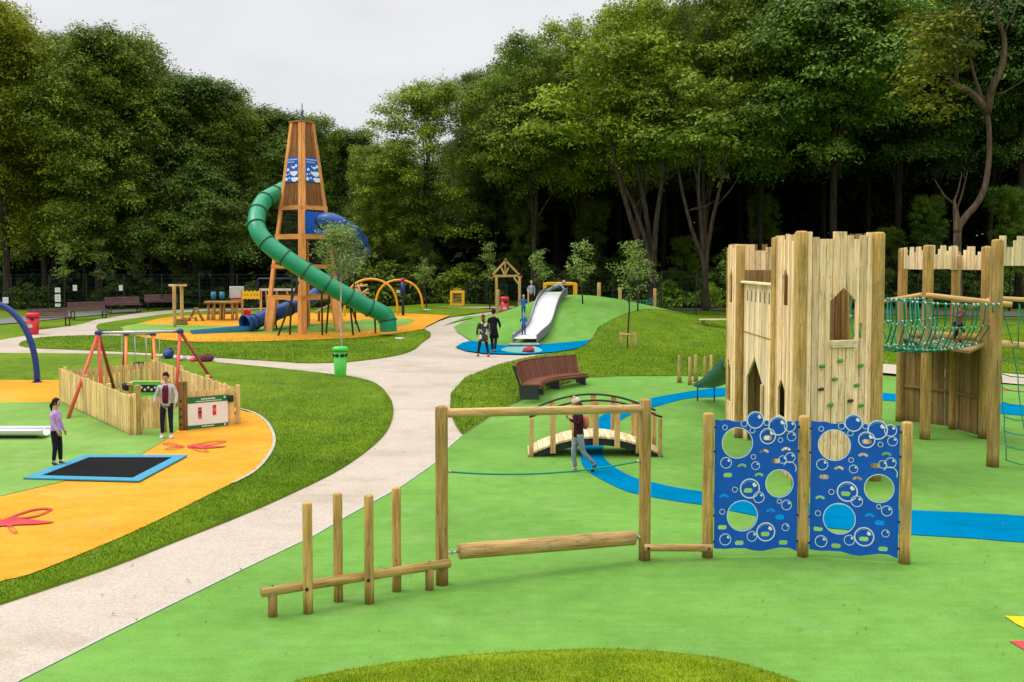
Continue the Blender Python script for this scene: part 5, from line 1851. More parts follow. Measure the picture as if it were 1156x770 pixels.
for s_ in (-1, 1):
    mb = MB()
    pts_t = [(-hl + 2 * hl * k / 20, arch(-hl + 2 * hl * k / 20) - .032) for k in range(21)]
    pts_b = [(x, max(0.0, z - .16)) for x, z in pts_t][::-1]
    mb.prism(pts_t + pts_b, (0, s_ * (Wd / 2 - .06), 0), (1, 0, 0), (0, 0, 1), .05, center=True); mb.build('side_beam', M['black'], br)
    for k in range(7):
        x = -L / 2 + L * k / 6 + (0.0 if s_ < 0 else .03); e = abs(k - 3) / 3
        zt = arch(x) + .80
        zb_ = -.02 if k in (0, 6) else arch(x) - .20
        mb = MB(); mb.box((x, s_ * (Wd / 2 + .025), (zt + zb_) / 2), (.125 if 0 < k < 6 else .09, .045, zt - zb_)); mb.build('upright', M['log_pale'], br, bevel=.006)
    mb = MB(); pts = []
    for k in range(25):
        x = -L / 2 - .05 + (L + .1) * k / 24; e = abs(x) / (L / 2)
        pts.append((x, s_ * (Wd / 2 - .02), arch(min(abs(x), L / 2)) + .80 + .02))
    mb.tube(pts, .024, 8); mb.build('handrail', M['black'], br)

# ---- curved bench
e0 = G(601, 456.5); e1 = G(659, 434)
bn = thing('curved_bench', 'curved red-brown slatted bench with a high backrest on dark metal supports', 'bench', (0, 0, 0))
chord = e1 - e0; chord.z = 0; cl_ = chord.length
md_ = (e0 + e1) / 2; cdir = chord.normalized(); cn_ = Vector((cdir.y, -cdir.x, 0))      # toward lower right (centre side)
Rb = 3.1; hh_ = math.sqrt(max(.1, Rb * Rb - (cl_ / 2) ** 2)); cen_b = md_ + cn_ * hh_
bn.location = (cen_b.x, cen_b.y, T(md_.x, md_.y) + .03)
a0 = math.atan2(e0.y - cen_b.y, e0.x - cen_b.x); a1 = math.atan2(e1.y - cen_b.y, e1.x - cen_b.x)
if a0 < 0: a0 += 2 * PI
if a1 < 0: a1 += 2 * PI
if a1 > a0: a0, a1 = a1, a0
na = 38
def arcpt(an, r, z): return Vector((math.cos(an) * r, math.sin(an) * r, z))
mb = MB(); mseat = MB()
for k in range(na):
    b1_ = a0 + (a1 - a0) * k / na; b2_ = a0 + (a1 - a0) * (k + .9) / na
    # backrest slat (leans back)
    P = []
    for (r, z) in ((Rb + .28, .44), (Rb + .46, .98)):
        for (an, rr) in ((b1_, r), (b2_, r), (b2_, r + .035), (b1_, r + .035)): P.append(arcpt(an, rr, z))
    mb.hexa([P[0], P[1], P[2], P[3], P[4], P[5], P[6], P[7]])
    P = []
    for z in (.42, .455):
        for (an, rr) in ((b1_, Rb - .25), (b2_, Rb - .25), (b2_, Rb + .26), (b1_, Rb + .26)): P.append(arcpt(an, rr, z))
    mseat.hexa(P)
mb.build('backrest', M['bench'], bn); mseat.build('seat', M['bench'], bn)
mb = MB(); mb.tube([arcpt(a0 + (a1 - a0) * k / 24, Rb - .24, .37) for k in range(25)], .055, 8, flat=1); mb.build('front_rail', M['bench'], bn)
for f in (.015, .34, .66, .985):
    an = a0 + (a1 - a0) * f; mb = MB()
    u_ = Vector((math.cos(an), math.sin(an), 0))
    poly = [(Rb - .22, 0), (Rb + .36, 0), (Rb + .40, .40), (Rb + .60, 1.0), (Rb + .50, 1.0), (Rb + .33, .415), (Rb - .27, .415), (Rb - .27, .34), (Rb - .16, .30)]
    mb.prism(poly, (0, 0, 0), u_, (0, 0, 1), .07, center=True); mb.build('support', M['dark_metal'], bn, bevel=.006)
mb = MB(); mb.tube([arcpt(a0 + (a1 - a0) * k / 24, Rb + .50, 1.0) for k in range(25)], .022, 6); mb.build('top_rail', M['bench'], bn)

# ---- five step posts near the castle
for i, (px, py, tp) in enumerate(((766.5, 432, 401), (778.5, 434.5, 403), (785, 431, 400.5), (795.5, 432.5, 402.5), (802.5, 430.5, 400.5))):
    g, z = px_post(px, py, tp)
    t = thing('step_post', ['leftmost thin timber pole of the group of five left of the castle', 'second thin timber pole from the left of the five left of the castle', 'middle thin timber pole of the five left of the castle', 'fourth thin timber pole from the left of the five left of the castle', 'rightmost thin timber pole of the five, beside the dark green slide'][i], 'timber pole', g)
    mb = MB(); vlog(mb, g.x, g.y, g.z - .05, z, .045, 12); bw(mb, 'pole', M['log_pale'], t)
    mb = MB(); mb.log((g.x, g.y - .07, g.z - .05), (g.x, g.y - .07, g.z + .20), .075, 12, dome=False); bw(mb, 'step', M['log_dark'], t)

# ---- stake guard
g = G(709, 395)
t = thing('tree_guard', 'low square timber stake guard around the young tree on the right lawn', 'tree guard', g)
for (dx, dy) in ((-.3, -.2), (.3, -.2), (0, -.32), (-.28, .3), (.28, .3)):
    mb = MB(); vlog(mb, g.x + dx, g.y + dy, g.z - .1, g.z + .72, .03, 10, dome=False); bw(mb, 'stake', M['log_pale'], t)
mb = MB(); zz = g.z + .68
for a, b_ in (((-.34, -.22), (0, -.35)), ((0, -.35), (.34, -.22)), ((-.3, .32), (.3, .32)), ((-.34, -.2), (-.3, .32)), ((.34, -.2), (.3, .32))):
    mb.bar((g.x + a[0], g.y + a[1], zz), (g.x + b_[0], g.y + b_[1], zz), .03, .07)
bw(mb, 'crossbar', M['log_pale'], t)
# picnic bench half hidden near the castle
g = G(812, 371)
t = thing('low_bench', 'low pale timber bench on the grass just left of the castle wall', 'bench', g)
mb = MB()
for k in range(3): mb.bar(g + Vector((-.9, k * .13, .42)), g + Vector((.9, k * .13, .42)), .11, .04)
bw(mb, 'seat', M['plank_pale'], t)
for s_ in (-.7, .7): mb = MB(); mb.box(g + Vector((s_, .13, .2)), (.1, .36, .4)); bw(mb, 'leg', M['log_dark'], t)
# ------------------------------------------------------------------ climbing tower
Fp = G(350, 379.5)
tc_ = Vector(((343 - 578) / F * (Fp.y + 1.9), Fp.y + 1.9, 0)); tc_.z = T(tc_.x, tc_.y)
tower = thing('climbing_tower', 'tall tapering orange timber climbing tower with blue bubble panels near its top', 'climbing tower', tc_)
zT = zat(139, tc_.y) - tc_.z
RB, RT = 1.93, .56
angs = [R(-90 + 9), R(9), R(99), R(189)]      # front, right, rear, left


def cor(i, z, k=0.0):
    r = RB + (RT - RB) * z / zT + k
    return Vector((math.cos(angs[i % 4]) * r, math.sin(angs[i % 4]) * r, z))


def tz(py, Y=None): return zat(py, (Y or tc_.y - 1.0)) - tc_.z


zl_ = [tz(336), tz(301), tz(267), tz(234)]
for i in range(4):
    # leg: two flanges
    mb = MB()
    for j in (1, -1):
        for (z0, z1, wd_) in ((-.1, zl_[0], .60 if i in (1, 3) else .26), (zl_[0], zT, .24)):
            def fl(z, wv):
                p = cor(i, z); q = cor(i + j, z); d = (q - p).normalized(); n_ = Vector((d.y, -d.x, 0)) * (1 if j == 1 else -1)
                if n_.dot(p) < 0: n_ = -n_
                ww = wv * (1 - .25 * z / zT)
                return p, p + d * ww, n_ * .045
            a, b_, n0 = fl(z0, wd_); c_, d_, n1 = fl(z1, wd_)
            mb.hexa([a - n0, b_ - n0, b_ + n0, a + n0, c_ - n1, d_ - n1, d_ + n1, c_ + n1])
    mb.build('leg', M['tower_wood'], tower)
for li_, z in enumerate(zl_):
    for i in range(4):
        mb = MB(); a = cor(i, z, .03); b_ = cor(i + 1, z, .03); mb.bar(a, b_, .07, .20 if li_ != 2 else .24); mb.build('crossbeam', M['tower_wood'], tower)
for z in (zl_[1] - .05, zl_[2] - .05, zl_[3] - .05):
    mb = MB(); mb.prism([tuple(cor(i, z, -.12).xy) for i in range(4)], (0, 0, z - .06), (1, 0, 0), (0, 1, 0), .05); mb.build('floor', M['tower_dark'], tower)


def net_face(i, z0, z1, step, wd_, mat, name, hstep=None):
    mb = MB(); m_ = 12 if step is None else int((cor(i, z0) - cor(i + 1, z0)).length / step)
    for k in range(1, m_):
        t_ = k / m_
        a = cor(i, z0, -.03).lerp(cor(i + 1, z0, -.03), t_); b_ = cor(i, z1, -.03).lerp(cor(i + 1, z1, -.03), t_)
        mb.bar(a, b_, wd_, .012, up=Vector((0, 1, 0)))
    if hstep:
        z = z0 + hstep
        while z < z1:
            mb.bar(cor(i, z, -.03), cor(i + 1, z, -.03), .012, wd_); z += hstep
    mb.build(name, mat, tower)


for i in range(4):
    net_face(i, zl_[3] + .1, zT - .02, .12, .055, M['tower_dark'], 'slatted_infill')
    net_face(i, zl_[1] + .1, zl_[2] - .1, .17, .018, M['rope_dark'], 'netting', .19)
    net_face(i, zl_[2] + .1, zl_[3] - .1, .17, .018, M['rope_dark'], 'netting', .19)
mb = MB(); mb.prism([tuple(cor(i, zT, .1).xy) for i in range(4)], (0, 0, zT), (1, 0, 0), (0, 1, 0), .07); mb.build('cap', M['tower_dark'], tower)
mb = MB(); mb.tube([(0, 0, zT), (0, 0, zT + .95)], .03, 8); mb.prism([(-.12, .12), (.02, .10), (.10, .25), (.05, .42), (.10, .56), (-.02, .60), (-.08, .40), (-.03, .28)], (0, 0, zT + .05), (1, 0, 0), (0, 0, 1), .03, center=True)
mb.build('finial', M['navy_slate'], tower)
mb = MB(); mb.tube([(0, 0, 0), (0, 0, zl_[3])], .16, 12); mb.build('central_pole', M['tower_dark'], tower)
# blue panels
for i, j in ((3, 0), (0, 1)):
    z0, z1 = tz(204.5), tz(176)
    p0, q0 = cor(i, z0, .02), cor(j, z0, .02); p1, q1 = cor(i, z1, .02), cor(j, z1, .02)
    d = (q0 - p0).normalized(); n_ = Vector((d.y, -d.x, 0)); n_ = n_ if n_.y < 0 else -n_
    # plane with slope; local coords: s along 0..1, t up 0..1
    def PT(s_, t_, e=0.0): 
        a = p0.lerp(q0, s_); b_ = p1.lerp(q1, s_); return a.lerp(b_, t_) + n_ * e
    mb = MB(); sa, sb = (.09, .86) if i == 3 else (.14, .93)
    mb.hexa([PT(sa, 0, -.02), PT(sb, 0, -.02), PT(sb, 0, .02), PT(sa, 0, .02), PT(sa, 1, -.02), PT(sb, 1, -.02), PT(sb, 1, .02), PT(sa, 1, .02)])
    pn = mb.build('blue_panel', M['blue'], tower)
    mb = MB()
    def blob(cx, cy, rx_, ry_, lump=.15, n__=14):
        k0 = len(mb.v)
        for k in range(n__):
            a = 2 * PI * k / n__; l_ = 1 + lump * math.sin(3 * a + cx * 9)
            mb.v.append(PT(sa + (sb - sa) * (cx + rx_ * math.cos(a) * l_), cy + ry_ * math.sin(a) * l_, .026))
        mb.face([k0 + k for k in range(n__)], [(0, 0)] * n__, .5)
    for (cx, cy, rx_, ry_) in ((.66, .34, .26, .10), (.74, .10, .26, .09), (.22, .50, .09, .06), (.16, .12, .10, .07), (.62, .58, .12, .05), (.80, .64, .08, .06), (.40, .40, .05, .04), (.14, .30, .05, .04), (.36, .16, .05, .04), (.45, .62, .04, .03), (.30, .32, .03, .03)): blob(cx, cy, rx_, ry_)
    x = .12
    while x < .93: w_ = random.uniform(.03, .07); blob(x, .90, w_ * .5, .026, .3, 8); x += w_ + .018
    x = .16
    while x < .66: w_ = random.uniform(.03, .06); blob(x, .80, w_ * .5, .022, .3, 8); x += w_ + .018
    mb.build('white_marks', M['white'], pn)


def tube_slide(name, label, pts, r, mat, fl_mat, ring=1.0):
    base = Vector(pts[-1]); base.z = T(base.x, base.y)
    t = thing(name, label, 'tube slide', base)
    P = spline([Vector(p) for p in pts], 8)
    mb = MB(); mb.tube(P, r, 20, cap=False); o = bw(mb, 'tube', mat, t)
    md = o.modifiers.new('solid', 'SOLIDIFY'); md.thickness = .025
    L = 0; nxt = .15; mbf = None; cnt = 0
    for a, b_ in zip(P, P[1:]):
        seg = (b_ - a).length
        if L + seg > nxt:
            f = (nxt - L) / seg; c = a.lerp(b_, f); d = (b_ - a).normalized()
            mb = MB(); mb.tube([c - d * .035, c + d * .035], r + .045, 20); bw(mb, 'flange', fl_mat, t); nxt += ring
        L += seg
    return t, P


Yc = tc_.y
gp = [(322, 213, 1.2), (313, 218, .2), (299, 226, -1.0), (291, 240, -2.0), (290, 257, -2.9), (300, 273, -3.3), (321, 290, -3.5), (345, 306, -3.5), (369, 321, -3.4), (392, 334, -3.2), (412, 345, -2.8), (428, 352, -2.5), (436, 358, -2.3), (438, 365, -2.3), (438.5, 374, -2.3)]
gt, GP = tube_slide('green_tube_slide', 'long green tube slide winding down the front of the climbing tower', [at(x, y, Yc + dy) for x, y, dy in gp], .40, M['green_tube'], M['green_flange'], 1.12)
for (a, b_) in (((337, 318, -3.3), (313, 380.5)), ((331, 300, -3.2), (327, 379.5)), ((363, 322, -3.2), (364, 380)), ((372, 330, -3.2), (368, 378)), ((395, 342, -3), (399, 380)), ((396, 345, -2.6), (407, 376)), ((423, 356, -2.4), (424, 377))):
    p = at(a[0], a[1], Yc + a[2]); q = G(*b_)
    mb = MB(); mb.tube([p, q + Vector((0, 0, -.05))], .045, 8); mb.tube([q, q + Vector((0, 0, .02))], .10, 10); bw(mb, 'support_pole', M['pole_dark'], gt)
bp = [(361, 250, -1.2), (372, 249, -1.6), (385, 254, -1.5), (398, 263, -.6), (407, 275, .6), (408, 287, 1.8), (399, 297, 2.8), (384, 309, 3.4), (370, 322, 3.4), (352, 336, 2.8), (335, 344, 2.0), (318, 351, 1.0), (300, 358, .2), (288, 363, -.3), (283, 364.5, -.5)]
bt, BP = tube_slide('blue_tube_slide', 'dark blue tube slide curling behind the tower to an open mouth on the left', [at(x, y, Yc + dy) for x, y, dy in bp], .37, M['blue_tube'], M['blue_flange'], 1.1)
# blue panel where it leaves the tower
mb = MB(); z0, z1 = tz(266), tz(238.5)
a0_, b0_, a1_, b1_ = cor(0, z0, .03), cor(1, z0, .03), cor(0, z1, .03), cor(1, z1, .03)
d = (b0_ - a0_).normalized(); n_ = Vector((d.y, -d.x, 0)) * .025
A_, B_ = a0_.lerp(b0_, .10), a0_.lerp(b0_, .9); C_, D_ = a1_.lerp(b1_, .10), a1_.lerp(b1_, .9)
mb.hexa([A_ - n_, B_ - n_, B_ + n_, A_ + n_, C_ - n_, D_ - n_, D_ + n_, C_ + n_]); mb.build('slide_entry_panel', M['blue'], tower)
for (a, b_) in (((310, 355, .6), (312, 374)), ((345, 342, 2.4), (345, 372)), ((399, 300, 2.6), (400, 370))):
    p = at(a[0], a[1], Yc + a[2]); q = Vector((p.x + .1, p.y, T(p.x, p.y)))
    mb = MB(); mb.tube([p, q], .045, 8); bw(mb, 'support_pole', M['pole_dark'], bt)
# flared mouth and long trough of the blue slide
mb = MB(); e = BP[-1]; d = (BP[-1] - BP[-3]).normalized()
mb.tube([e, e + d * .25, e + d * .35], [.38, .43, .47], 20, cap=False); o = bw(mb, 'mouth', M['blue_tube'], bt)
md = o.modifiers.new('solid', 'SOLIDIFY'); md.thickness = .03
mb = MB(); g1 = G(216, 378.5); g2 = G(286, 375); u_ = (g2 - g1).normalized(); v_ = Vector((-u_.y, u_.x, 0))
for s_ in (-1, 1): mb.bar(g1 + v_ * .26 * s_ + Vector((0, 0, .12)), g2 + v_ * .30 * s_ + Vector((0, 0, .24)), .05, .22)
mb.bar(g1 + Vector((0, 0, .10)), g2 + Vector((0, 0, .16)), .5, .06); bw(mb, 'runout', M['teal_blue'], bt, bevel=.01)

# ------------------------------------------------------------------ obstacle pieces left of the tower
def vposts(t, lst, r=.07, mat='log_pale', name='post'):
    for px, base, top in lst:
        g = G(px, base); mb = MB(); vlog(mb, g.x, g.y, g.z - .05, zat(top, g.y), r, 10); bw(mb, name, M[mat], t)


g = G(201.5, 369)
t = thing('twin_post_frame', 'tall narrow frame of two timber posts with a flat cap, left of the tower', 'timber frame', g)
vposts(t, [(197.3, 371, 321.5), (205.7, 368, 321.5)], .09)
mb = MB(); a = G(197.3, 371); b_ = G(205.7, 368); mb.bar(Vector((a.x - .14, a.y, zat(322, a.y))), Vector((b_.x + .14, b_.y, zat(322, b_.y))), .3, .10); bw(mb, 'cap', M['plank_pale'], t)
mb = MB(); mb.box(G(206, 368) + Vector((.02, -.15, .18)), (.5, .3, .36)); bw(mb, 'step_block', M['log_dark'], t)
a = G(207, 368)
t = thing('trestle_beam', 'low timber balance beam on splayed trestle legs right of the twin post frame', 'play beam', a)
a = at(204, 358.5, 52); b_ = at(222, 358.5, 52)
mb = MB(); mb.log(a, b_, .07, 10, dome=False); bw(mb, 'beam', M['log_pale'], t)
for px, lean in ((208, -.05), (221, .05), (225, .25), (217.5, -.25)):
    p = at(px, 358, 52); q = Vector((p.x + lean, p.y, T(p.x, p.y))); mb = MB(); mb.log(q, Vector((p.x - lean * .6, p.y, p.z + (.5 if abs(lean) > .1 else 0))), .07, 10, dome=False); bw(mb, 'leg', M['log_dark'], t)
t = thing('slanted_post', 'single pale slanted timber post on the orange surface left of the tower', 'timber post', G(238, 362))
p = G(238, 363); mb = MB(); mb.log(p, at(241, 347, p.y), .07, 10, dome=False); bw(mb, 'post', M['log_pale'], t)
t = thing('trestle_table', 'long timber climbing table with stout legs and two blue topped posts behind it', 'play table', G(255, 361))
Yt = 52.5
def P3_(px, py, Y=Yt): return at(px, py, Y)
mb = MB(); mb.bar(P3_(233, 341), P3_(271, 341), .9, .10); bw(mb, 'top', M['log'], t, bevel=.01)
mb = MB(); mb.bar(P3_(238, 354), P3_(268, 353), .12, .12); bw(mb, 'rail', M['log_dark'], t)
for px in (234.5, 241, 248, 252, 262, 266.5):
    a = P3_(px, 341); mb = MB(); mb.log(Vector((a.x, a.y, T(a.x, a.y))), Vector((a.x + .06, a.y, a.z)), .075, 10, dome=False); bw(mb, 'leg', M['log'], t)
for px in (241, 250.5):
    a = P3_(px, 337, 53); b_ = P3_(px, 329.5, 53); mb = MB(); mb.tube([Vector((a.x, a.y, T(a.x, a.y))), b_], .045, 8); bw(mb, 'blue_post', M['navy'], t)
    mb = MB(); mb.tube([a, a.lerp(b_, .5), b_], [.13, .15, .13], 12); bw(mb, 'blue_cap', M['teal_blue'], t)
t = thing('play_board', 'pale grey play board on orange legs left of the yellow scalloped panel', 'play board', G(267, 360))
mb = MB(); c = P3_(267.3, 329.8, 53.5); mb.box(c, (.80, .05, .64)); bw(mb, 'board', M['offwhite'], t, bevel=.02)
mb = MB(); c = P3_(267, 339.5, 53.5); mb.box(c, (.62, .06, .22)); bw(mb, 'lower_board', M['red_leg'], t)
for px in (261.5, 273):
    a = P3_(px, 324, 53.6); mb = MB(); mb.box(Vector((a.x, a.y, (a.z + T(a.x, a.y)) / 2)), (.09, .09, a.z - T(a.x, a.y))); bw(mb, 'leg', M['log'], t)
t = thing('yellow_play_panel', 'bright yellow scalloped play panel between timber posts beside the tower', 'play panel', G(283, 362))
Yp = 52; a = at(273.5, 338.5, Yp); b_ = at(293.5, 338.5, Yp); H_ = at(280, 327.5, Yp).z - a.z; Wp = (b_ - a).length
outl = [(0, .0)]
for k in range(9): outl.append((Wp * (.06 + .88 * k / 8), .02 + .05 * (k % 2)))
outl.append((Wp, 0)); outl.append((Wp, H_))
for k in range(9): outl.append((Wp * (.94 - .88 * k / 8), H_ - .02 - .07 * (k % 2)))
outl.append((0, H_))
mb = MB(); mb.plate(outl, [circ(Wp * (.14 + .18 * k), H_ * .5, .035, 10) for k in range(5)], a, (1, 0, 0), (0, 0, 1), .04); bw(mb, 'panel', M['yellow'], t)
for px in (273, 294):
    p = at(px, 327, Yp); mb = MB(); mb.box(Vector((p.x, p.y + .06, (p.z + T(p.x, p.y)) / 2)), (.1, .1, p.z - T(p.x, p.y))); bw(mb, 'post', M['log_pale'], t)
g = G(278.5, 361)
t = thing('red_drum', 'small red play drum below the yellow scalloped panel', 'play drum', g)
p = at(278.5, 353.5, g.y)
Mx = Matrix.Rotation(PI / 2, 3, 'X')
mb = MB(); mb.lathe([(.16, -.10), (.22, -.09), (.22, .09), (.16, .10)], p, 20, M=Mx); bw(mb, 'drum', M['red'], t)
mb = MB(); mb.tube([p, Vector((p.x, p.y, g.z))], .03, 8); bw(mb, 'stem', M['dark_metal'], t)
# swing frame behind tower
t = thing('metal_rail_frame', 'thin dark blue metal frame with white rail far behind the tower', 'play frame', at(300, 345, 57))
Yb = 57
mb = MB(); mb.tube([at(289.5, 345, Yb), at(291, 316, Yb), at(292, 314.5, Yb), at(335, 314.5, Yb), at(336, 345, Yb)], .045, 8); bw(mb, 'frame', M['navy_dark'], t)
mb = MB(); mb.bar(at(293, 327, Yb - .1), at(334, 327, Yb - .1), .05, .14); bw(mb, 'rail', M['offwhite'], t)
for px in (300, 312, 324): mb = MB(); mb.bar(at(px, 327, Yb), at(px + 2, 347, Yb), .1, .08, up=Vector((0, 1, 0))); bw(mb, 'bar', M['log_pale'], t)
# timber ramp right behind tower
t = thing('timber_ramp', 'sloping timber beam ramp seen under the green tube slide behind the tower', 'play ramp', G(372, 362))
for dy_ in (0, .35, .7):
    mb = MB(); mb.log(at(356, 353, 51.5 + dy_), at(381, 340.5, 51.5 + dy_), .075, 10, dome=False); bw(mb, 'beam', M['log_pale'], t)
for px, tp in ((360, 351), (378, 342)):
    p = at(px, tp, 51.8); mb = MB(); mb.log(Vector((p.x, p.y, T(p.x, p.y))), p, .07, 10, dome=False); bw(mb, 'leg', M['log_dark'], t)
# wooden crossed beam climber
t = thing('crossed_beam_climber', 'small climber of crossed pale timber beams behind the left yellow arch', 'climbing frame', at(407, 350, 58))
for a, b_ in (((399, 333), (409, 320)), ((402, 336), (416, 326)), ((400, 326), (414, 336)), ((404, 321), (408, 334)), ((398, 330), (417, 331)), ((400, 324), (415, 322)), ((401, 350), (403, 330)), ((413, 350), (412, 328))):
    mb = MB(); mb.log(at(*a, 58 + random.uniform(-.2, .2)), at(*b_, 58 + random.uniform(-.2, .2)), .07, 8, dome=False); bw(mb, 'beam', M['log_pale'], t)


# yellow arches
def arch_px(name, label, xl_, bl_, xr_, br_, xp, yp, Y, r, mat):
    a = at(xl_, bl_, Y); b_ = at(xr_, br_, Y); a.z = T(a.x, a.y); b_.z = T(b_.x, b_.y); c = (a + b_) / 2
    h = zat(yp, Y) - c.z; hw = (b_ - a).length / 2
    t = thing(name, label, 'arch', c)
    pts = []
    for k in range(29):
        an = PI * k / 28
        x = -hw * math.cos(an); z = h * math.sin(an) ** .62
        pts.append(c + Vector((x, 0, z)))
    mb = MB(); mb.tube(pts, r, 12); bw(mb, 'hoop', M[mat], t)
    for s_ in (-1, 1):
        mb = MB(); q = c + Vector((s_ * hw, 0, .0)); mb.tube([q, q + Vector((0, 0, .03))], r * 2, 12); bw(mb, 'foot', M[mat], t)
    return t


arch_px('yellow_arch', 'left of the two slim yellow hoops right of the tower', 389, 358, 449, 358, 418, 315, 54, .06, 'orange_yellow')
arch_px('yellow_arch', 'right of the two slim yellow hoops, above the dark blue post', 424, 357, 477, 357, 456, 316, 55, .06, 'orange_yellow')
g = G(455, 357.5)
t = thing('blue_spinner_post', 'dark blue pole with a small red and white topper under the right yellow hoop', 'play post', g)
p1_ = Vector((g.x, g.y, zat(317, g.y)))
mb = MB(); mb.tube([g, g.lerp(p1_, .55), g.lerp(p1_, .58), g.lerp(p1_, .97)], [.08, .08, .14, .13], 12); bw(mb, 'pole', M['navy_dark'], t)
mb = MB(); mb.sphere(p1_ + Vector((0, 0, .05)), .11, 10, 8, wob=.2); bw(mb, 'topper', M['red'], t)
mb = MB(); mb.box(g.lerp(p1_, .7) + Vector((-.26, 0, 0)), (.22, .05, .16)); bw(mb, 'plate', M['offwhite'], t, bevel=.02)
# low lights / stones in lawn
for (px, py, lb) in ((451, 384, 'small flat white utility cover on the lawn right of the green tube slide'), (482, 351.5, 'tiny pale utility cover on the far lawn behind the right yellow hoop')):
    g = G(px, py); mb = MB(); mb.lathe([(.20, 0), (.22, .05), (.18, .07), (.001, .075)], g + Vector((0, 0, .04)), 16)
    o = mb.build('utility_cover', M['offwhite']); tag(o, lb, 'utility cover')

# yellow cube frame
g = at(516, 346, 58.5); g.z = T(g.x, g.y)
t = thing('yellow_cube_frame', 'small yellow cube shaped frame with a timber panel inside, behind the path', 'play frame', g)
h_ = zat(328.5, g.y) - g.z; w_ = 16 / F * g.y
r_ = .075
for dx in (-1, 1):
    for dy in (0, 1):
        mb = MB(); mb.box((g.x + dx * (w_ / 2 - r_), g.y + dy * w_ * .8, g.z + h_ / 2), (.15, .15, h_)); bw(mb, 'post', M['yellow'], t, bevel=.02)
for dy in (0, 1):
    for zz in (h_ - .07, .07):
        mb = MB(); mb.box((g.x, g.y + dy * w_ * .8, g.z + zz), (w_ - .3, .14, .14)); bw(mb, 'beam', M['yellow'], t, bevel=.02)
mb = MB(); 
for k in range(5): mb.box((g.x, g.y + w_ * .4, g.z + .2 + k * .2), (w_ * .6, .05, .13))
bw(mb, 'timber_slats', M['log'], t)

# ------------------------------------------------------------------ hill: steel slide, frame, gable, posts
top = G(628, 341); hz = T(3.0, 47.2)
bot = G(592, 390.5)
Ct = Vector((2.15, 46.9, 0)); Cb = Vector((bot.x + .03, bot.y, 0))
Ct.z = zat(336, Ct.y)
t = thing('steel_slide', 'wide stainless steel wave slide running down the green rubber hill', 'slide', Cb + Vector((0, 0, T(Cb.x, Cb.y))))
N_ = 30; half = .49
rows = []
for k in range(N_ + 1):
    f = k / N_
    x = Cb.x + (Ct.x - Cb.x) * f + .10 * math.sin(f * PI * 2); y = Cb.y + (Ct.y - Cb.y) * f
    zz = T(x, y) + .27 + .10 * math.sin(f * PI * 2.6 + .4)
    if f > .9: zz = max(zz, T(x, y) + .25)
    rows.append(Vector((x, y, zz)))
dirx = Vector((math.cos(R(4)), math.sin(R(4)) * 0, 0))
mb = MB(); b0 = 0
prof = [(-half - .05, .20), (-half, .18), (-half, .03), (-half + .05, 0), (half - .05, 0), (half, .03), (half, .18), (half + .05, .20)]
for p in rows:
    for (a, z_) in prof: mb.v.append(p + Vector((a, 0, z_)))
for k in range(N_):
    for j in range(7):
        if j in (2, 3, 4): mb.face([k * 8 + j, k * 8 + j + 1, (k + 1) * 8 + j + 1, (k + 1) * 8 + j], [(0, 0)] * 4, .5, True)
o = bw(mb, 'chute', M['steel'], t); md = o.modifiers.new('s', 'SOLIDIFY'); md.thickness = .012
for s_ in (-1, 1):
    mb = MB()
    pts = [p + Vector((s_ * (half + .02), 0, 0)) for p in rows]
    for a, b_ in zip(pts, pts[1:]):
        mb.hexa([a + Vector((-.03, 0, -.16)), a + Vector((.03, 0, -.16)), b_ + Vector((.03, 0, -.16)), b_ + Vector((-.03, 0, -.16)), a + Vector((-.03, 0, .17)), a + Vector((.03, 0, .17)), b_ + Vector((.03, 0, .17)), b_ + Vector((-.03, 0, .17))], tint=.5)
    bw(mb, 'side_wall', M['slide_side'], t)
    mb = MB(); mb.tube([p + Vector((0, 0, .18)) for p in pts], .03, 8); bw(mb, 'side_rail', M['galv'], t)
mb = MB(); mb.box(Cb + Vector((-.05, -.28, T(Cb.x, Cb.y - .3) + .13)), (1.3, .6, .08)); bw(mb, 'exit_plate', M['galv'], t, bevel=.02)
# yellow frame
Yq = 48.6
t = thing('yellow_slide_frame', 'orange-yellow rectangular frame standing at the top of the steel slide', 'play frame', (at(634, 338, Yq).x, Yq, T(at(634, 338, Yq).x, Yq)))
a = at(615.5, 320.5, Yq); b_ = at(650, 320.5, Yq)
for p in (a, b_):
    for dy in (0, .9):
        mb = MB(); zb_ = T(p.x, p.y + dy) - .05; mb.box((p.x, p.y + dy, (p.z + zb_) / 2), (.15, .12, p.z - zb_ + .08)); bw(mb, 'post', M['orange_yellow'], t, bevel=.02)
for dy in (0, .9):
    mb = MB(); mb.bar(a + Vector((0.08, dy, 0)), b_ + Vector((-0.08, dy, 0)), .11, .14); bw(mb, 'top_beam', M['orange_yellow'], t, bevel=.02)
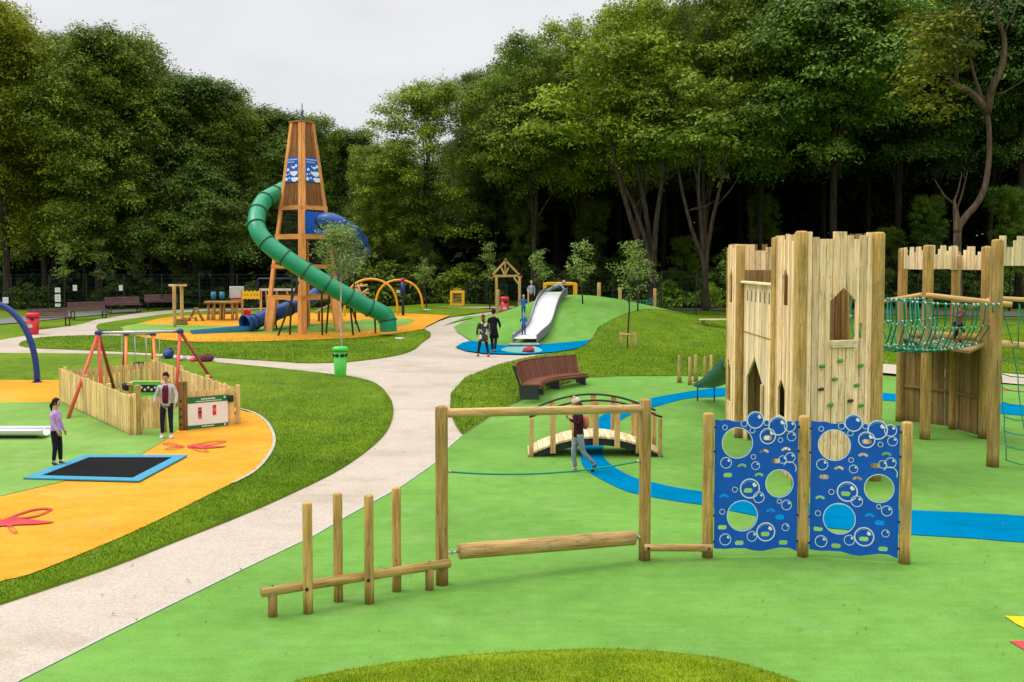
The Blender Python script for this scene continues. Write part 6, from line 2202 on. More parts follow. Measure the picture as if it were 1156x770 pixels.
# gable frame
Yg = 54
t = thing('gable_frame', 'open timber gable frame like a hut roof on posts, behind the hill', 'timber frame', (at(572, 345, Yg).x, Yg, T(at(572, 345, Yg).x, Yg)))
def g_(px, py, dy=0): return at(px, py, Yg + dy)
for dy in (0, 1.6):
    mb = MB(); mb.bar(g_(553.5, 311.5, dy), g_(588.5, 311.5, dy), .10, .13); bw(mb, 'tie_beam', M['log_pale'], t)
    mb = MB(); mb.bar(g_(553.5, 313, dy), g_(571, 294, dy), .10, .12); bw(mb, 'rafter', M['log_pale'], t)
    mb = MB(); mb.bar(g_(569.5, 293, dy), g_(589, 313, dy), .10, .12); bw(mb, 'rafter', M['log_pale'], t)
    for px in (560.5, 586.5):
        p = g_(px, 312, dy); mb = MB(); zb_ = T(p.x, p.y) - .1; mb.box((p.x, p.y, (p.z + zb_) / 2), (.15, .15, p.z - zb_)); bw(mb, 'post', M['log' if px < 570 else 'log_pale'], t)
    for a, b_ in (((570, 311), (574, 302)), ((570, 311), (566, 302)), ((580, 313), (585, 320)), ((570.3, 311), (570.3, 296))):
        mb = MB(); mb.bar(g_(*a, dy), g_(*b_, dy), .08, .09); bw(mb, 'brace', M['log_pale'], t)
mb = MB(); mb.bar(g_(570.5, 293, 0), g_(570.5, 293, 1.6), .10, .10, up=Vector((0, 0, 1))); bw(mb, 'ridge_beam', M['log_pale'], t)
for px, base, tp, lb in ((562, 350.5, 327, 'short pale timber post in front of the gable frame'), (597.5, 345, 326, 'short pale timber post right of the gable frame by the man in lilac')):
    Yv = 51; p = at(px, tp, Yv); t = thing('timber_post', lb, 'timber post', (p.x, Yv, T(p.x, Yv)))
    mb = MB(); vlog(mb, p.x, Yv, T(p.x, Yv) - .1, p.z, .09, 10); bw(mb, 'post', M['log_pale'], t)
for px, tp, Yv, lb in ((676.3, 319, 53, 'left of three timber posts behind the right slope of the hill'), (700, 324.5, 54.5, 'middle of three timber posts behind the right slope of the hill'), (739.3, 325.5, 56, 'right of three timber posts behind the hill, nearest the dark fence')):
    p = at(px, tp, Yv); t = thing('timber_post', lb, 'timber post', (p.x, Yv, T(p.x, Yv)))
    mb = MB(); vlog(mb, p.x, Yv, T(p.x, Yv) - .1, p.z, .10, 12); bw(mb, 'post', M['log_pale'], t)
t = thing('rope_net', 'low green rope net stretched between the timber posts behind the hill', 'rope net', (at(700, 340, 54).x, 54, T(5.7, 54)))
mb = MB()
qs = [(676.3, 53), (700, 54.5), (739.3, 56)]
for (xa, Ya), (xb, Yb_) in zip(qs, qs[1:]):
    for zz in (.25, .5, .75, 1.0):
        pts = []
        for k in range(9):
            p = at(xa, 340, Ya).lerp(at(xb, 340, Yb_), k / 8); p.z = T(p.x, p.y) + zz - .16 * math.sin(PI * k / 8); pts.append(p)
        mb.tube(pts, .02, 5)
    for k in range(1, 12):
        p = at(xa, 340, Ya).lerp(at(xb, 340, Yb_), k / 12); s_ = .16 * math.sin(PI * k / 12); z = T(p.x, p.y); mb.tube([Vector((p.x, p.y, z + .25 - s_)), Vector((p.x, p.y, z + 1.0 - s_))], .02, 5)
bw(mb, 'net', M['rope'], t)


# litter bins
def bin_(px, base, top, w_, mat, label, kind=0, name='litter_bin'):
    g = G(px, base) if kind != 2 else None
    if kind == 2: Y = 52.0; p = at(px, base, Y); g = Vector((p.x, Y, T(p.x, Y)))
    h = at(px, top, g.y).z - g.z; r = w_ / F * g.y / 2
    t = thing(name, label, 'litter bin', g)
    if kind == 1:
        mb = MB(); mb.lathe([(r * .72, 0), (r * .74, .03), (r * .92, h * .86), (r * .92, h * .86)], (0, 0, 0), 28); mb.build('body', M[mat], t)
        mb = MB(); mb.lathe([(r, h * .86), (r * 1.05, h * .87), (r * 1.05, h * .93), (r * .9, h * .985), (r * .45, h * 1.0), (.001, h * 1.0)], (0, 0, 0), 28); mb.build('lid', M[mat], t)
        for an, nm in ((-1.9, 'leaf_slot'), (-1.1, 'leaf_slot'), (-.35, 'leaf_slot'), (-2.7, 'leaf_slot')):
            mb = MB(); c = Vector((math.cos(an) * r * .90, math.sin(an) * r * .90, h * .72)); mb.sphere(c, .085, 12, 6, (1, .35, .72), M=Matrix.Rotation(an + PI / 2, 3, 'Z')); mb.build('mouth', M['black'], t)
    else:
        mb = MB(); mb.lathe([(r * .78, 0), (r * .80, .04), (r * .92, h * .80)], (0, 0, 0), 24); mb.build('body', M[mat], t)
        mb = MB(); mb.lathe([(r * 1.0, h * .80), (r * 1.05, h * .82), (r * 1.05, h * .93), (r * .85, h * 1.0), (.001, h * 1.0)], (0, 0, 0), 24); mb.build('lid', M[mat], t)
        mb = MB(); mb.sphere((r * .25, -r * .92, h * .74), .09, 12, 6, (1.2, .3, .8)); mb.build('mouth', M['black'], t)
        mb = MB(); mb.box((0, -r * .9, h * .40), (.2, .02, .16)); mb.build('sticker', M['offwhite'], t)
    return t


bin_(384.3, 425.5, 391, 17.5, 'bin_green', 'bright green litter bin on the edge of the path junction', 1)
bin_(37.5, 377.5, 353, 14.5, 'red', 'tall bright red litter bin beside the leftmost park bench')
bin_(569.8, 350, 335, 10, 'red', 'small red litter bin in front of the gable frame', 2)

# stones
for (px, py, s_, lb) in ((533.5, 366, 5, 'single rounded stone on the left tip of the green hill surface'), (553, 357, 6, 'flat pale stone step at the back left edge of the hill'), (564, 351.5, 7, 'brown flat boulder left of the small red bin'), (577.5, 349, 6, 'brown flat boulder right of the small red bin')):
    g = G(px, py); r = s_ / F * g.y / 2 * 1.2
    mb = MB(); mb.sphere(g + Vector((0, 0, r * .35)), r, 12, 8, (1.2, .9, .55), wob=.22); o = mb.build('boulder', M['stone'], origin=g); tag(o, lb, 'boulder')


# ------------------------------------------------------------------ park benches
def park_bench(t):
    for s_ in (-.8, .8):
        mb = MB(); mb.tube([(s_, -.28, 0), (s_, -.28, .42), (s_, .22, .42), (s_, .30, .44)], .03, 8); mb.tube([(s_, .22, 0), (s_, .22, .42), (s_, .34, .88)], .03, 8); mb.tube([(s_, -.28, .03), (s_, .22, .03)], .025, 8); mb.build('leg_frame', M['black'], t)
    mb = MB()
    for k in range(5): mb.box((0, -.26 + k * .115, .455), (1.9, .095, .04))
    mb.build('seat', M['bench_far'], t)
    mb = MB()
    for k in range(4):
        z = .54 + k * .10; y = .255 + k * .028; mb.box((0, y - .02, z), (1.9, .03, .085), M=Matrix.Rotation(-.25, 3, 'X'))
    mb.build('backrest', M['bench_far'], t)


bl = []
for i, (px, base, rz, lb) in enumerate(((57, 370, .80, 'leftmost slatted park bench, beside the red litter bin'), (100, 361, .75, 'second slatted park bench from the left along the path'), (140, 354, .7, 'third slatted park bench from the left along the path'), (183, 350.3, .5, 'rightmost slatted park bench, just left of the twin post frame'))):
    g = G(px, base - 1)
    if i == 0:
        t0_ = thing('park_bench', lb, 'bench', g, rz, 'park benches along the left path'); park_bench(t0_); t0_.scale = (1.06,) * 3
    else:
        dup(t0_, g, rz, lb, 'park benches along the left path')

# white notices on the fence
for (px, py, w_, h_, lb) in ((6.3, 339, 6.5, 7, 'white square notice on the fence at the left edge of the photo'), (65, 327.5, 6, 5.5, 'small white notice at the top of the stack of notices on the fence'), (65.2, 336.5, 6.5, 8.5, 'largest white notice in the middle of the stack on the fence'), (65.2, 344.5, 6, 3.6, 'small white notice at the bottom of the stack on the fence'), (84.6, 325, 4.6, 6.5, 'white notice on the fence right of the first young tree'), (136.4, 325, 4.2, 6.2, 'white notice on the fence between the second and third benches')):
    Yn = 60.2; p = at(px, py, Yn); s_ = Yn / F
    t = thing('fence_notice', lb, 'notice', p)
    mb = MB(); mb.box((0, 0, 0), (w_ * s_, .02, h_ * s_)); mb.build('board', M['white'], t)
    mb = MB()
    for k in range(3): mb.box((0, -.013, (.25 - .22 * k) * h_ * s_), (w_ * s_ * .6, .004, h_ * s_ * .07))
    mb.build('print', M['offwhite'], t)

# bags on the path
def bag(px, py, w_, h_, mat, label, mat2='navy_dark', name='backpack', wob=.18, d_=.3):
    g = G(px, py); s_ = g.y / F
    t = thing(name, label, 'bag', g)
    W_, H_ = w_ * s_, h_ * s_
    mb = MB(); mb.sphere((0, 0, H_ * .5), 1, 16, 10, (W_ * .5, d_, H_ * .52), wob=wob); mb.build('bag_body', M[mat], t)
    mb = MB(); mb.sphere((W_ * .05, -d_ * .75, H_ * .36), 1, 12, 8, (W_ * .3, d_ * .4, H_ * .3), wob=wob); mb.build('pocket', M[mat2], t)
    mb = MB(); mb.tube([(-W_ * .3, -.1, H_ * .5), (-W_ * .62, -.12, H_ * .25), (-W_ * .5, -.15, .03), (-W_ * .2, -.2, .05)], .022, 6); mb.tube([(0, 0, H_ * .95), (.05, 0, H_ * 1.12), (.12, 0, H_ * .95)], .015, 6); mb.build('strap', M[mat2], t)
    return t


bag(190.5, 405.5, 11, 12, 'navy', 'blue rucksack lying on the narrow path behind the pen')
bag(205.5, 407.5, 9, 6, 'offwhite', 'crumpled white jacket beside the blue rucksack', 'red', 'jacket', .4)
bag(220, 408.5, 9, 6, 'pinkcloth', 'bright pink cloth bag between the white jacket and dark red coat', 'red', 'cloth_bag', .4)
bag(233, 408.5, 17, 8, 'maroon', 'dark red coat bundled on the narrow path, rightmost of the pile', 'maroon', 'coat_bundle', .35)
bag(597, 399, 13, 7.5, 'redcloth', 'red and black rucksack lying on the blue surface at the slide foot', 'black', 'backpack', .2)

# ------------------------------------------------------------------ trampoline
c = [G(26, 545.5), G(95, 519), G(212, 519), G(157, 549)]
cc = sum(c, Vector()) / 4
t = thing('ground_trampoline', 'square in-ground trampoline with black bed and light blue rubber edging', 'trampoline', cc + Vector((0, 0, .075)))
mb = MB(); 
outer = [(p.x - cc.x, p.y - cc.y) for p in c]; inner_ = [(x * .80, y * .80) for x, y in outer]
mb.plate(outer[::-1], [inner_[::-1]], (0, 0, .008), (1, 0, 0), (0, 1, 0), .03); mb.build('edge', M['tramp_edge'], t, bevel=.005)
mb = MB(); mb.plate([(x * 1.005, y * 1.005) for x, y in inner_][::-1], [[(x * .975, y * .975) for x, y in inner_][::-1]], (0, 0, .016), (1, 0, 0), (0, 1, 0), .012); mb.build('inner_trim', M['dark_metal'], t)
mb = MB(); 
for i in range(4): pass
n_ = 26
def ip(a, b_): # bilinear on inner
    p = Vector(inner_[0]).lerp(Vector(inner_[3]), a); q = Vector(inner_[1]).lerp(Vector(inner_[2]), a); return p.lerp(q, b_) * .975
for k in range(n_):
    a, b_ = k / n_, (k + .93) / n_
    P = [ip(a, 0), ip(b_, 0), ip(b_, 1), ip(a, 1)]
    mb.hexa([(p.x, p.y, .006) for p in P] + [(p.x, p.y, .014) for p in P])
mb.build('bed', M['trampoline'], t)

# ------------------------------------------------------------------ picket pen
N_p = G(148, 494.5); R_p = G(265, 481.8); L_p = G(70.5, 456.5)
B_p = L_p + R_p - N_p; 
for q in (N_p, R_p, L_p, B_p): q.z = T(q.x, q.y) + .07
pen = thing('picket_pen', 'timber picket fence pen around the toddler swings with a gate at the front', 'fence', N_p)


def picket(a, b_, h, name='picket_run', rail_in=True, gap=.014, pw=.115, hv=.022, skip=()):
    d = b_ - a; L = d.length; u = d.normalized(); m_ = int(L / (pw + gap)); st_ = L / m_
    mb = MB()
    n_ = Vector((u.y, -u.x, 0)).normalized()
    if n_.y > 0: n_ = -n_
    for k in range(m_):
        s_ = (k + .5) * st_
        if any(x0 < s_ < x1 for x0, x1 in skip): continue
        p = a + u * s_; hh = h + random.uniform(-hv, hv)
        w2 = (st_ - gap) / 2
        mb.prism([(-w2, .02), (w2, .02), (w2, hh - .03), (w2 * .5, hh), (-w2 * .5, hh), (-w2, hh - .03)], p + n_ * random.uniform(-.006, .006), (u.x, u.y, 0), (0, 0, 1), .022)
    bw(mb, name, M['fence'], pen)
    for zz in (.28, h - .16):
        mb = MB(); off = -n_ * .05 if rail_in else n_ * .05
        mb.bar(a + off + Vector((0, 0, zz)), b_ + off + Vector((0, 0, zz)), .045, .085); bw(mb, 'rail', M['fence'], pen)
    k = int(L / 1.8)
    for j in range(k + 1):
        p = a.lerp(b_, j / max(1, k)) + (-n_ * .10); mb = MB(); mb.box(p + Vector((0, 0, (h + .03) / 2)), (.10, .10, h + .06)); bw(mb, 'post', M['fence'], pen, bevel=.006)


HP = .99
picket(L_p, N_p, HP)
picket(L_p, B_p, HP - .05, gap=.03)
picket(B_p, R_p, HP, gap=.02)
uf = (R_p - N_p); Lf = uf.length; uf.normalize()
def fpx(px):
    d = ray(px, 400); d2 = Vector((d.x, d.y)); det = uf.x * (-d2.y) - uf.y * (-d2.x)
    return ((-N_p.x) * (-d2.y) - (-N_p.y) * (-d2.x)) / det
picket(N_p, N_p + uf * (fpx(154)), HP - .02, 'front_picket_run')
picket(N_p + uf * fpx(207), R_p, HP - .02, 'front_picket_run')
# gate
ga, gb = fpx(155.5), fpx(182); a = N_p + uf * ga; b_ = N_p + uf * gb
mb = MB()
for k in range(5):
    s_ = (k + .5) / 5; p = a.lerp(b_, s_); w2 = .048
    mb.prism([(-w2, .10), (w2, .10), (w2, .88), (w2 * .5, .92), (-w2 * .5, .92), (-w2, .88)], p, (uf.x, uf.y, 0), (0, 0, 1), .022)
mb.bar(a + Vector((0, .04, .25)), b_ + Vector((0, .04, .25)), .03, .09); mb.bar(a + Vector((0, .04, .72)), b_ + Vector((0, .04, .72)), .03, .09); mb.bar(a + Vector((0, .045, .25)), b_ + Vector((0, .045, .72)), .03, .08)
bw(mb, 'gate', M['fence'], pen)
for px in (154.6, 183.5, 203.8, 207.6):
    p = N_p + uf * fpx(px); mb = MB(); mb.box(p + Vector((0, 0, .62)), (.12, .12, 1.24)); bw(mb, 'gate_post', M['log' if px < 200 else 'log_dark'], pen, bevel=.008)
mb = MB()
for px in (204,):
    p = N_p + uf * fpx(px) + Vector((0, -.07, 0))
    for zz in (.15, .35, .55, .75): mb.sphere(p + Vector((0, 0, zz)), .03, 8, 5)
bw(mb, 'hinge', M['black'], pen)
# sign
a = N_p + uf * fpx(210) ; b_ = N_p + uf * fpx(255.5)
nf = Vector((uf.y, -uf.x, 0)); nf = nf if nf.y < 0 else -nf
z0 = zat(484.5, a.y) ; z1 = zat(448.5, a.y)
sg = thing('rules_sign', 'white rules sign with green bands and two red figures on the picket pen', 'sign', a + nf * .06)
Wd_ = (b_ - a).length; Hs = z1 - z0
so_ = a + nf * .06; so_.z = z0
def srect(mb, x0, x1, y0, y1, e): 
    q = so_ + uf * x0 + nf * e; mb.prism([(0, 0), (x1 - x0, 0), (x1 - x0, y1 - y0), (0, y1 - y0)], Vector((q.x, q.y, z0 + y0)), (uf.x, uf.y, 0), (0, 0, 1), .004, center=True)
mb = MB(); srect(mb, 0, Wd_, 0, Hs, 0); bw(mb, 'board', M['white'], sg)
mb = MB(); srect(mb, 0, Wd_, Hs * .80, Hs, .005); srect(mb, 0, Wd_, 0, Hs * .11, .005); bw(mb, 'green_band', M['sign_green'], sg)
mb = MB(); rr_ = random.Random(3)
x = Wd_ * .33
while x < Wd_ * .68: w_ = rr_.uniform(.02, .045); srect(mb, x, x + w_, Hs * .895, Hs * .94, .009); x += w_ + .012
x = Wd_ * .2
while x < Wd_ * .82: w_ = rr_.uniform(.015, .035); srect(mb, x, x + w_, Hs * .835, Hs * .862, .009); x += w_ + .010
x = Wd_ * .34
while x < Wd_ * .62: w_ = rr_.uniform(.015, .03); srect(mb, x, x + w_, Hs * .04, Hs * .075, .009); x += w_ + .010
srect(mb, Wd_ * .90, Wd_ * .94, Hs * .90, Hs * .96, .009); srect(mb, Wd_ * .90, Wd_ * .94, Hs * .03, Hs * .09, .009)
bw(mb, 'lettering', M['white'], sg)
for cx, cols in ((.30, ((.66, .56, 'red'), (.55, .46, 'dark_metal'), (.45, .36, 'red'), (.35, .30, 'pinkcloth'))), (.66, ((.70, .60, 'red'), (.59, .52, 'pinkcloth'), (.51, .38, 'red')))):
    for y1_, y0_, mm in cols:
        mb = MB(); srect(mb, Wd_ * (cx - .045), Wd_ * (cx + .045), Hs * y0_, Hs * y1_, .006); bw(mb, 'picture', M[mm], sg)
p = N_p + uf * fpx(258.5) + nf * .07
mb = MB(); mb.box(Vector((p.x, p.y, zat(450, p.y))), (.14, .09, .17), rz=math.atan2(uf.y, uf.x)); mb.tube([Vector((p.x, p.y, zat(450, p.y))) + nf * .04, Vector((p.x, p.y, zat(450, p.y))) + nf * .07], .045, 12)
o = mb.build('black_box', M['black'], origin=p); tag(o, 'small black box mounted at the right end of the picket pen', 'box')

# green window panel inside the pen
a = at(151.5, 446, N_p.y + 1.2); b_ = at(181, 446, N_p.y + 1.2)
zt_ = zat(430.5, N_p.y + 1.2); t = thing('green_play_panel', 'lime green framed dark play panel standing inside the picket pen', 'play panel', (a.x, a.y, T(a.x, a.y)))
H_ = zt_ - a.z; W_ = b_.x - a.x
mb = MB(); mb.plate([(0, 0), (W_, 0), (W_ + .02, H_), (-.02, H_)], [[(.08, .07), (W_ - .08, .07), (W_ - .08, H_ - .09), (.08, H_ - .09)]], a, (1, 0, 0), (0, 0, 1), .05); bw(mb, 'frame', M['bin_green'], t)
mb = MB(); mb.box((a.x + W_ / 2, a.y - .0, a.z + H_ / 2), (W_ - .12, .02, H_ - .12)); bw(mb, 'board', M['black'], t)
mb = MB()
for k in range(6): mb.sphere((a.x + .12 + k * (W_ - .24) / 5, a.y - .04, a.z + H_ * (.4 + .15 * (k % 2))), .035, 8, 6, (1, .5, 1))
bw(mb, 'figures', M['offwhite'], t)
for s_ in (.04, W_ - .04):
    mb = MB(); mb.box((a.x + s_, a.y + .02, (a.z + T(a.x, a.y)) / 2), (.09, .09, a.z - T(a.x, a.y))); bw(mb, 'leg', M['yellow'], t)

# swings
def swing(name, label, apexL, apexR, legsL, legsR, seats, bar_mat='galv'):
    base = (apexL + apexR) / 2
    t = thing(name, label, 'swing', (base.x, base.y, T(base.x, base.y)))
    mb = MB(); mb.tube([apexL, apexR], .045, 10); bw(mb, 'top_bar', M[bar_mat], t)
    for apex, legs in ((apexL, legsL), (apexR, legsR)):
        mb = MB(); mb.sphere(apex, .10, 12, 8, (1.1, 1, .9)); bw(mb, 'joint', M['navy'], t)
        for (q, mat) in legs:
            mb = MB(); mb.tube([apex, Vector(q)], .048, 10); bw(mb, 'leg', M[mat], t)
    for s_ in seats:
        p = apexL.lerp(apexR, s_); 
        sx_ = Vector((p.x, p.y, T(p.x, p.y) + .55))
        mb = MB(); d = (apexR - apexL).normalized() * .18
        for e in (-1, 1): mb.tube([p + d * e, sx_ + d * e + Vector((0, 0, .12))], .008, 5)
        bw(mb, 'chain', M['galv'], t)
        mb = MB(); mb.lathe([(.10, -.10), (.19, -.06), (.21, .10), (.19, .12), (.16, .05)], sx_, 14); bw(mb, 'seat', M['black'], t)
    return t


aL = at(111, 376, 28.1); aR = at(203.3, 374, 28.9)
swing('red_legged_swing', 'swing with red legs, blue joints and pale top bar standing over the picket pen', aL, aR,
      [(G(77, 475.5) + Vector((0, 0, .07)), 'red_leg'), (Vector((aL.x - .05, aL.y + 1.4, T(aL.x, aL.y))), 'brown_leg'), (Vector((aL.x + .45, aL.y - .9, T(aL.x, aL.y))), 'red_leg')],
      [(Vector((aR.x - .5, aR.y + .9, T(aR.x, aR.y))), 'brown_leg'), (Vector((aR.x + .15, aR.y - .95, T(aR.x, aR.y))), 'red_leg'), (Vector((aR.x + 1.0, aR.y + .9, T(aR.x, aR.y))), 'brown_leg')], [.36, .66])
aL = at(142.5, 377, 31.6) ; aR = at(172.8, 377, 32.2)
aL2 = aL; aR2 = aR
swing('toddler_swing', 'smaller swing with orange and brown legs at the back of the picket pen', aL, aR,
      [(Vector((aL.x - .45, aL.y + .7, T(aL.x, aL.y))), 'brown_leg'), (Vector((aL.x + .3, aL.y - .9, T(aL.x, aL.y))), 'orange_leg')],
      [(Vector((aR.x - .3, aR.y + .7, T(aR.x, aR.y))), 'brown_leg'), (Vector((aR.x + .4, aR.y - .9, T(aR.x, aR.y))), 'orange_leg')], [.5])
# low brown table in pen
p = G(128, 470); p = Vector((-10.6, 28.3, T(-10.6, 28.3) + .08))
t = thing('timber_play_table', 'low brown timber play table inside the picket pen', 'play table', p)
mb = MB(); mb.box((0, 0, .62), (1.1, .5, .07)); mb.build('top', M['log_pale'], t)
for dx in (-.45, .45):
    for dy in (-.18, .18): mb = MB(); mb.box((dx, dy, .3), (.09, .09, .6)); mb.build('leg', M['log'], t)

# ------------------------------------------------------------------ blue arch and low steel slide on the left
g = G(42, 433.5)
Ya = g.y; h = zat(341, Ya) - g.z; cxa = at(-12, 433, Ya).x; hw = g.x - cxa
t = thing('blue_arch', 'thick dark blue curved metal arch at the left edge of the photo', 'arch', (cxa, Ya, g.z))
pts = []
for k in range(37):
    an = PI * k / 36
    pts.append(Vector((cxa - hw * math.cos(an), Ya, g.z + h * math.sin(an) ** .85)))
mb = MB(); mb.tube(pts, .095, 14); bw(mb, 'hoop', M['navy'], t)
for s_ in (-1, 1):
    mb = MB(); q = Vector((cxa + s_ * hw, Ya, g.z + .06)); mb.tube([q, q + Vector((0, 0, .03))], .15, 14); bw(mb, 'foot', M['navy'], t)
g = G(52, 498); Ys = g.y
t = thing('steel_chute_slide', 'low curved stainless steel slide end entering from the left edge', 'slide', (g.x, Ys, g.z))
rows = []
for k in range(22):
    f = k / 21; x = g.x - 4.2 * f; z = g.z + .17 + .10 * (f < .3) * 0 + 1.3 * max(0, f - .32) ** 1.6 + .02
    rows.append(Vector((x, Ys + .1, z)))
mb = MB(); m_ = 8
for p in rows:
    for j in range(m_ + 1):
        an = PI + PI * j / m_; mb.v.append(p + Vector((0, math.cos(an) * .25, math.sin(an) * .13 + .08)))
for k in range(21):
    for j in range(m_): mb.face([k * 9 + j, k * 9 + j + 1, (k + 1) * 9 + j + 1, (k + 1) * 9 + j], [(0, 0)] * 4, .5, True)
o = bw(mb, 'chute', M['steel'], t); md = o.modifiers.new('s', 'SOLIDIFY'); md.thickness = .02
for s_ in (-1, 1): mb = MB(); mb.tube([p + Vector((0, s_ * .26, .09)) for p in rows], .03, 8); bw(mb, 'side_rail', M['steel'], t)
mb = MB(); mb.box((g.x - 1.4, Ys + .1, g.z + .06), (2.2, .3, .12)); bw(mb, 'base', M['black'], t)
# ------------------------------------------------------------------ people
def skin_mesh(verts, edges, radii, sub=1):
    me = bpy.data.meshes.new('tmp'); me.from_pydata([tuple(v) for v in verts], edges, [])
    o = bpy.data.objects.new('tmp', me); COL.objects.link(o)
    md = o.modifiers.new('s', 'SKIN'); md.use_smooth_shade = True; md.branch_smoothing = .6
    sv = me.skin_vertices[0].data
    for i, r in enumerate(radii):
        rr = r if hasattr(r, '__len__') else (r, r)
        sv[i].radius = rr; sv[i].use_root = (i == 0)
    if sub: ms = o.modifiers.new('u', 'SUBSURF'); ms.levels = sub; ms.render_levels = sub
    dg = bpy.context.evaluated_depsgraph_get(); dg.update()
    ev = o.evaluated_get(dg); m2 = ev.to_mesh()
    V = [Vector(v.co) for v in m2.vertices]; Fc = [list(p.vertices) for p in m2.polygons]
    ev.to_mesh_clear(); bpy.data.objects.remove(o); bpy.data.meshes.remove(me)
    return V, Fc


def cloth(name, c, c2=None, dots=None):
    m, nt, b = newmat(name)
    tc = nd(nt, 'TexCoord').outputs['Object']
    n = noise(nt, tc, 9, 4, .6)
    col = ramp(nt, n, [(.3, tuple(x * .75 for x in c)), (.7, tuple(min(1, x * 1.2) for x in c))])
    if dots:
        vo = nd(nt, 'TexVoronoi'); nt.links.new(tc, vo.inputs['Vector']); vo.inputs['Scale'].default_value = dots
        col = mixc(nt, ramp(nt, vo.outputs['Distance'], [(.40, 1.0), (.44, 0.0)]), col, c2)
    nt.links.new(col, b.inputs['Base Color']); b.inputs['Roughness'].default_value = .9; b.inputs['Specular IOR Level'].default_value = .15
    return m


M['face'] = plain('face_skin', (.52, .30, .21), .55, var=.06)
M['lips'] = plain('lips', (.35, .12, .10), .5)
M['eye'] = plain('dark_eye', (.02, .015, .01), .3)
M['hair_dark'] = plain('dark_brown_hair', (.022, .012, .008), .6, var=.4, scale=30)
M['hair_red'] = plain('auburn_hair', (.16, .045, .025), .6, var=.35, scale=30)
M['hair_blond'] = plain('fair_hair', (.50, .36, .20), .6, var=.3, scale=30)

BASE = dict(pelvis=(0, 0, .53), waist=(0, 0, .60), chest=(0, .005, .715), neckb=(0, 0, .815), neck=(0, .008, .865), head=(0, .018, .932),
            shR=(.098, 0, .79), elR=(.135, -.01, .635), wrR=(.145, .035, .49), shL=(-.098, 0, .79), elL=(-.135, -.01, .635), wrL=(-.145, .035, .49),
            hiR=(.052, 0, .50), knR=(.058, .012, .28), anR=(.060, -.012, .045), hiL=(-.052, 0, .50), knL=(-.058, .012, .28), anL=(-.060, -.012, .045))


